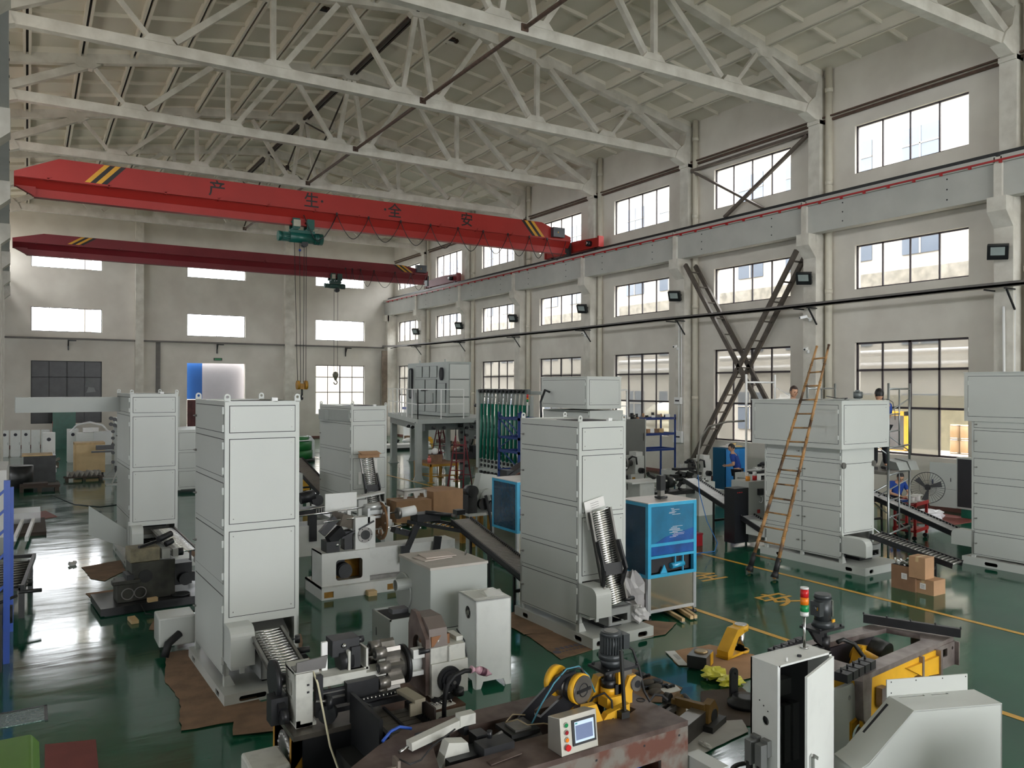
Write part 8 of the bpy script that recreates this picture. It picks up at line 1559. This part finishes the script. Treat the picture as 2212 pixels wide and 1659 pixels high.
m = new(BLACK); m.bar((1.62, .86, z + .06), (1.93, -.02, z + .06), .05, .09)
for i in range(5): f = i / 4; m.cyl((1.62 + .31 * f, .86 - .88 * f, z + .1), (1.62 + .31 * f, .86 - .88 * f, z + .125), .009, 8)
m.build('cross_bar', parent=r)
m = new(BLACK)
for i in range(5): m.bx(-.1 + i * .12, .0 + i * .12, .78 + i * .01, .86 + i * .01, z, z + .06); m.cyl((-.05 + i * .12, .82, z + .06), (-.05 + i * .12, .82, z + .09), .01, 8)
m.build('rear_bar', parent=r)
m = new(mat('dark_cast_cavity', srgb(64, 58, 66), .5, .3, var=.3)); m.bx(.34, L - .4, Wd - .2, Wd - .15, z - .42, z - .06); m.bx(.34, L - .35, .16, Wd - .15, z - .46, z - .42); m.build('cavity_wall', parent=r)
m = new(YEL); m.cyl((.98, .35, z - .18), (.98, .6, z - .12), .08, 16); m.prism([(.85, z - .42), (1.3, z - .42), (1.25, z - .1), (1.05, z - .05), (.9, z - .2)], 'y', .55, .6); m.box((.8, .48, z - .2), (.05, .1, .4), (0, .4, 0)); m.use(DARK); m.cyl((1.0, .28, z - .2), (.99, .36, z - .18), .085, 16); m.cyl((1.25, .4, z - .15), (1.25, .55, z - .12), .13, 18); m.tube([(.68, .6, z + .04), (.75, .58, z + .06), (.82, .5, z + .02), (.84, .42, z - .08), (.78, .35, z - .2)], .022, 8); m.build('inner_gear', parent=r)
r = T('vertical_motor', 'black vertical motor on a black gusset stand behind the open cabinet', 'motor', 6.84, 5.2)
MD = mat('dark_grey_motor', (0, 0, 0)); m = new(MD); m.cyl((0, 0, 1.16), (0, 0, 1.38), .082, 24); m.cyl((0, 0, 1.38), (0, 0, 1.42), .09, 24, .08); m.cyl((0, 0, 1.1), (0, 0, 1.16), .11, 20, .085); m.bx(-.14, -.075, -.07, .04, 1.22, 1.36); m.cyl((-.17, -.02, 1.3), (-.14, -.02, 1.3), .025, 10); m.use(STEEL); m.bx(.05, .07, -.075, -.06, 1.2, 1.36); m.use(STRY); m.bx(.02, .06, -.1, -.088, 1.15, 1.18); m.bx(-.143, -.14, -.05, -.02, 1.28, 1.31); m.build('motor', parent=r)
m = new(BLACK); m.bx(-.2, .18, -.12, .12, 1.075, 1.1); m.cyl((.02, 0, .98), (.02, 0, 1.075), .03, 12); m.cyl((.02, 0, .86), (.02, 0, .99), .06, 16); m.plate([(-.2, 1.075), (.0, 1.075), (.0, .88), (-.1, .95)], [], 'y', -.02, .02); m.bx(-.1, .06, -.04, .06, .0, .9); m.build('stand', parent=r)
for x in (-.17, .15):
    for y in (-.1, .1): m = new(BLACK); m.cyl((x, y, 1.1), (x, y, 1.118), .012, 8); m.build('bolt', parent=r)
# ---------------------------------------------------------------- white sheet hood
r = T('sheet_hood', 'white sheet metal hood with slanted front, bottom right corner', 'hood', 5.96, 3.69, -20.5)
HW = .8; m = new(WHITE); fr = [(0, .95), (HW, .95), (HW, .0), (-.5, .0), (-.5, .52), (-.39, .575)]
m.plate(fr, [], 'y', 0, .012); m.bx(HW - .012, HW, 0, .3, 0, .95)
m.plate(rect(0, HW, 0, .3), [slot(.12, .27, .2, .02) if 0 else rect(.06, .3, .25, .275), rect(.36, .52, .25, .275)], 'z', .945, .957)
m.prism([(0, .957), (0, .945), (-.39, .565), (-.5, .51), (-.5, .525), (-.395, .58)], 'y', 0.0, .3); m.bx(-.5, -.488, 0, .3, 0, .52); m.build('hood_shell', parent=r)
m = new(WHITE); m.bx(-.02, HW - .06, .3, .312, .94, 1.09); m.build('back_flange', parent=r)
m = new(GAP)
for x in (.02, .25, .5, .72): m.cyl((x, .2995, 1.07), (x, .2988, 1.07), .006, 8)
m.cyl((.02, .2995, .98), (.02, .2988, .98), .006, 8); m.prism([(-.05, .912), (-.05, .914), (-.3, .67), (-.3, .667)], 'y', .24, .265); m.build('hood_hole', parent=r)
r = T('corner_housing', 'pale grey housing just entering the bottom right corner of the photo', 'housing', 5.9, 2.55, 30); m = new(WHITE2); m.bx(0, .6, -.6, .12, 0, .95); m.build('housing', parent=r, bevel=.01)
# floor lettering of the lane
for ch, x, y in (('安', 10.6, 8.85), ('全', 10.68, 10.65), ('通', 10.6, 12.5), ('道', 10.6, 14.3)):
    c = bpy.data.curves.new('lane_character', 'FONT'); c.body = ch; c.size = .72; c.align_x = 'CENTER'; c.align_y = 'CENTER'; c.offset = .008; c.extrude = .0005
    t = bpy.data.objects.new('floor_lettering', c); COL.objects.link(t); t.location = (x, y, .003); c.materials.append(YLINE); struct(t)
# text to real meshes
bpy.context.view_layer.update()
dg = bpy.context.evaluated_depsgraph_get()
for t in [o for o in bpy.data.objects if o.type == 'FONT']:
    me = bpy.data.meshes.new_from_object(t.evaluated_get(dg)); n_ = t.name; o = bpy.data.objects.new('tmp', me); COL.objects.link(o); o.parent = t.parent; o.matrix_basis = t.matrix_basis
    for k in t.keys():
        if k in ('label', 'category', 'group', 'kind'): o[k] = t[k]
    bpy.data.objects.remove(t); o.name = n_
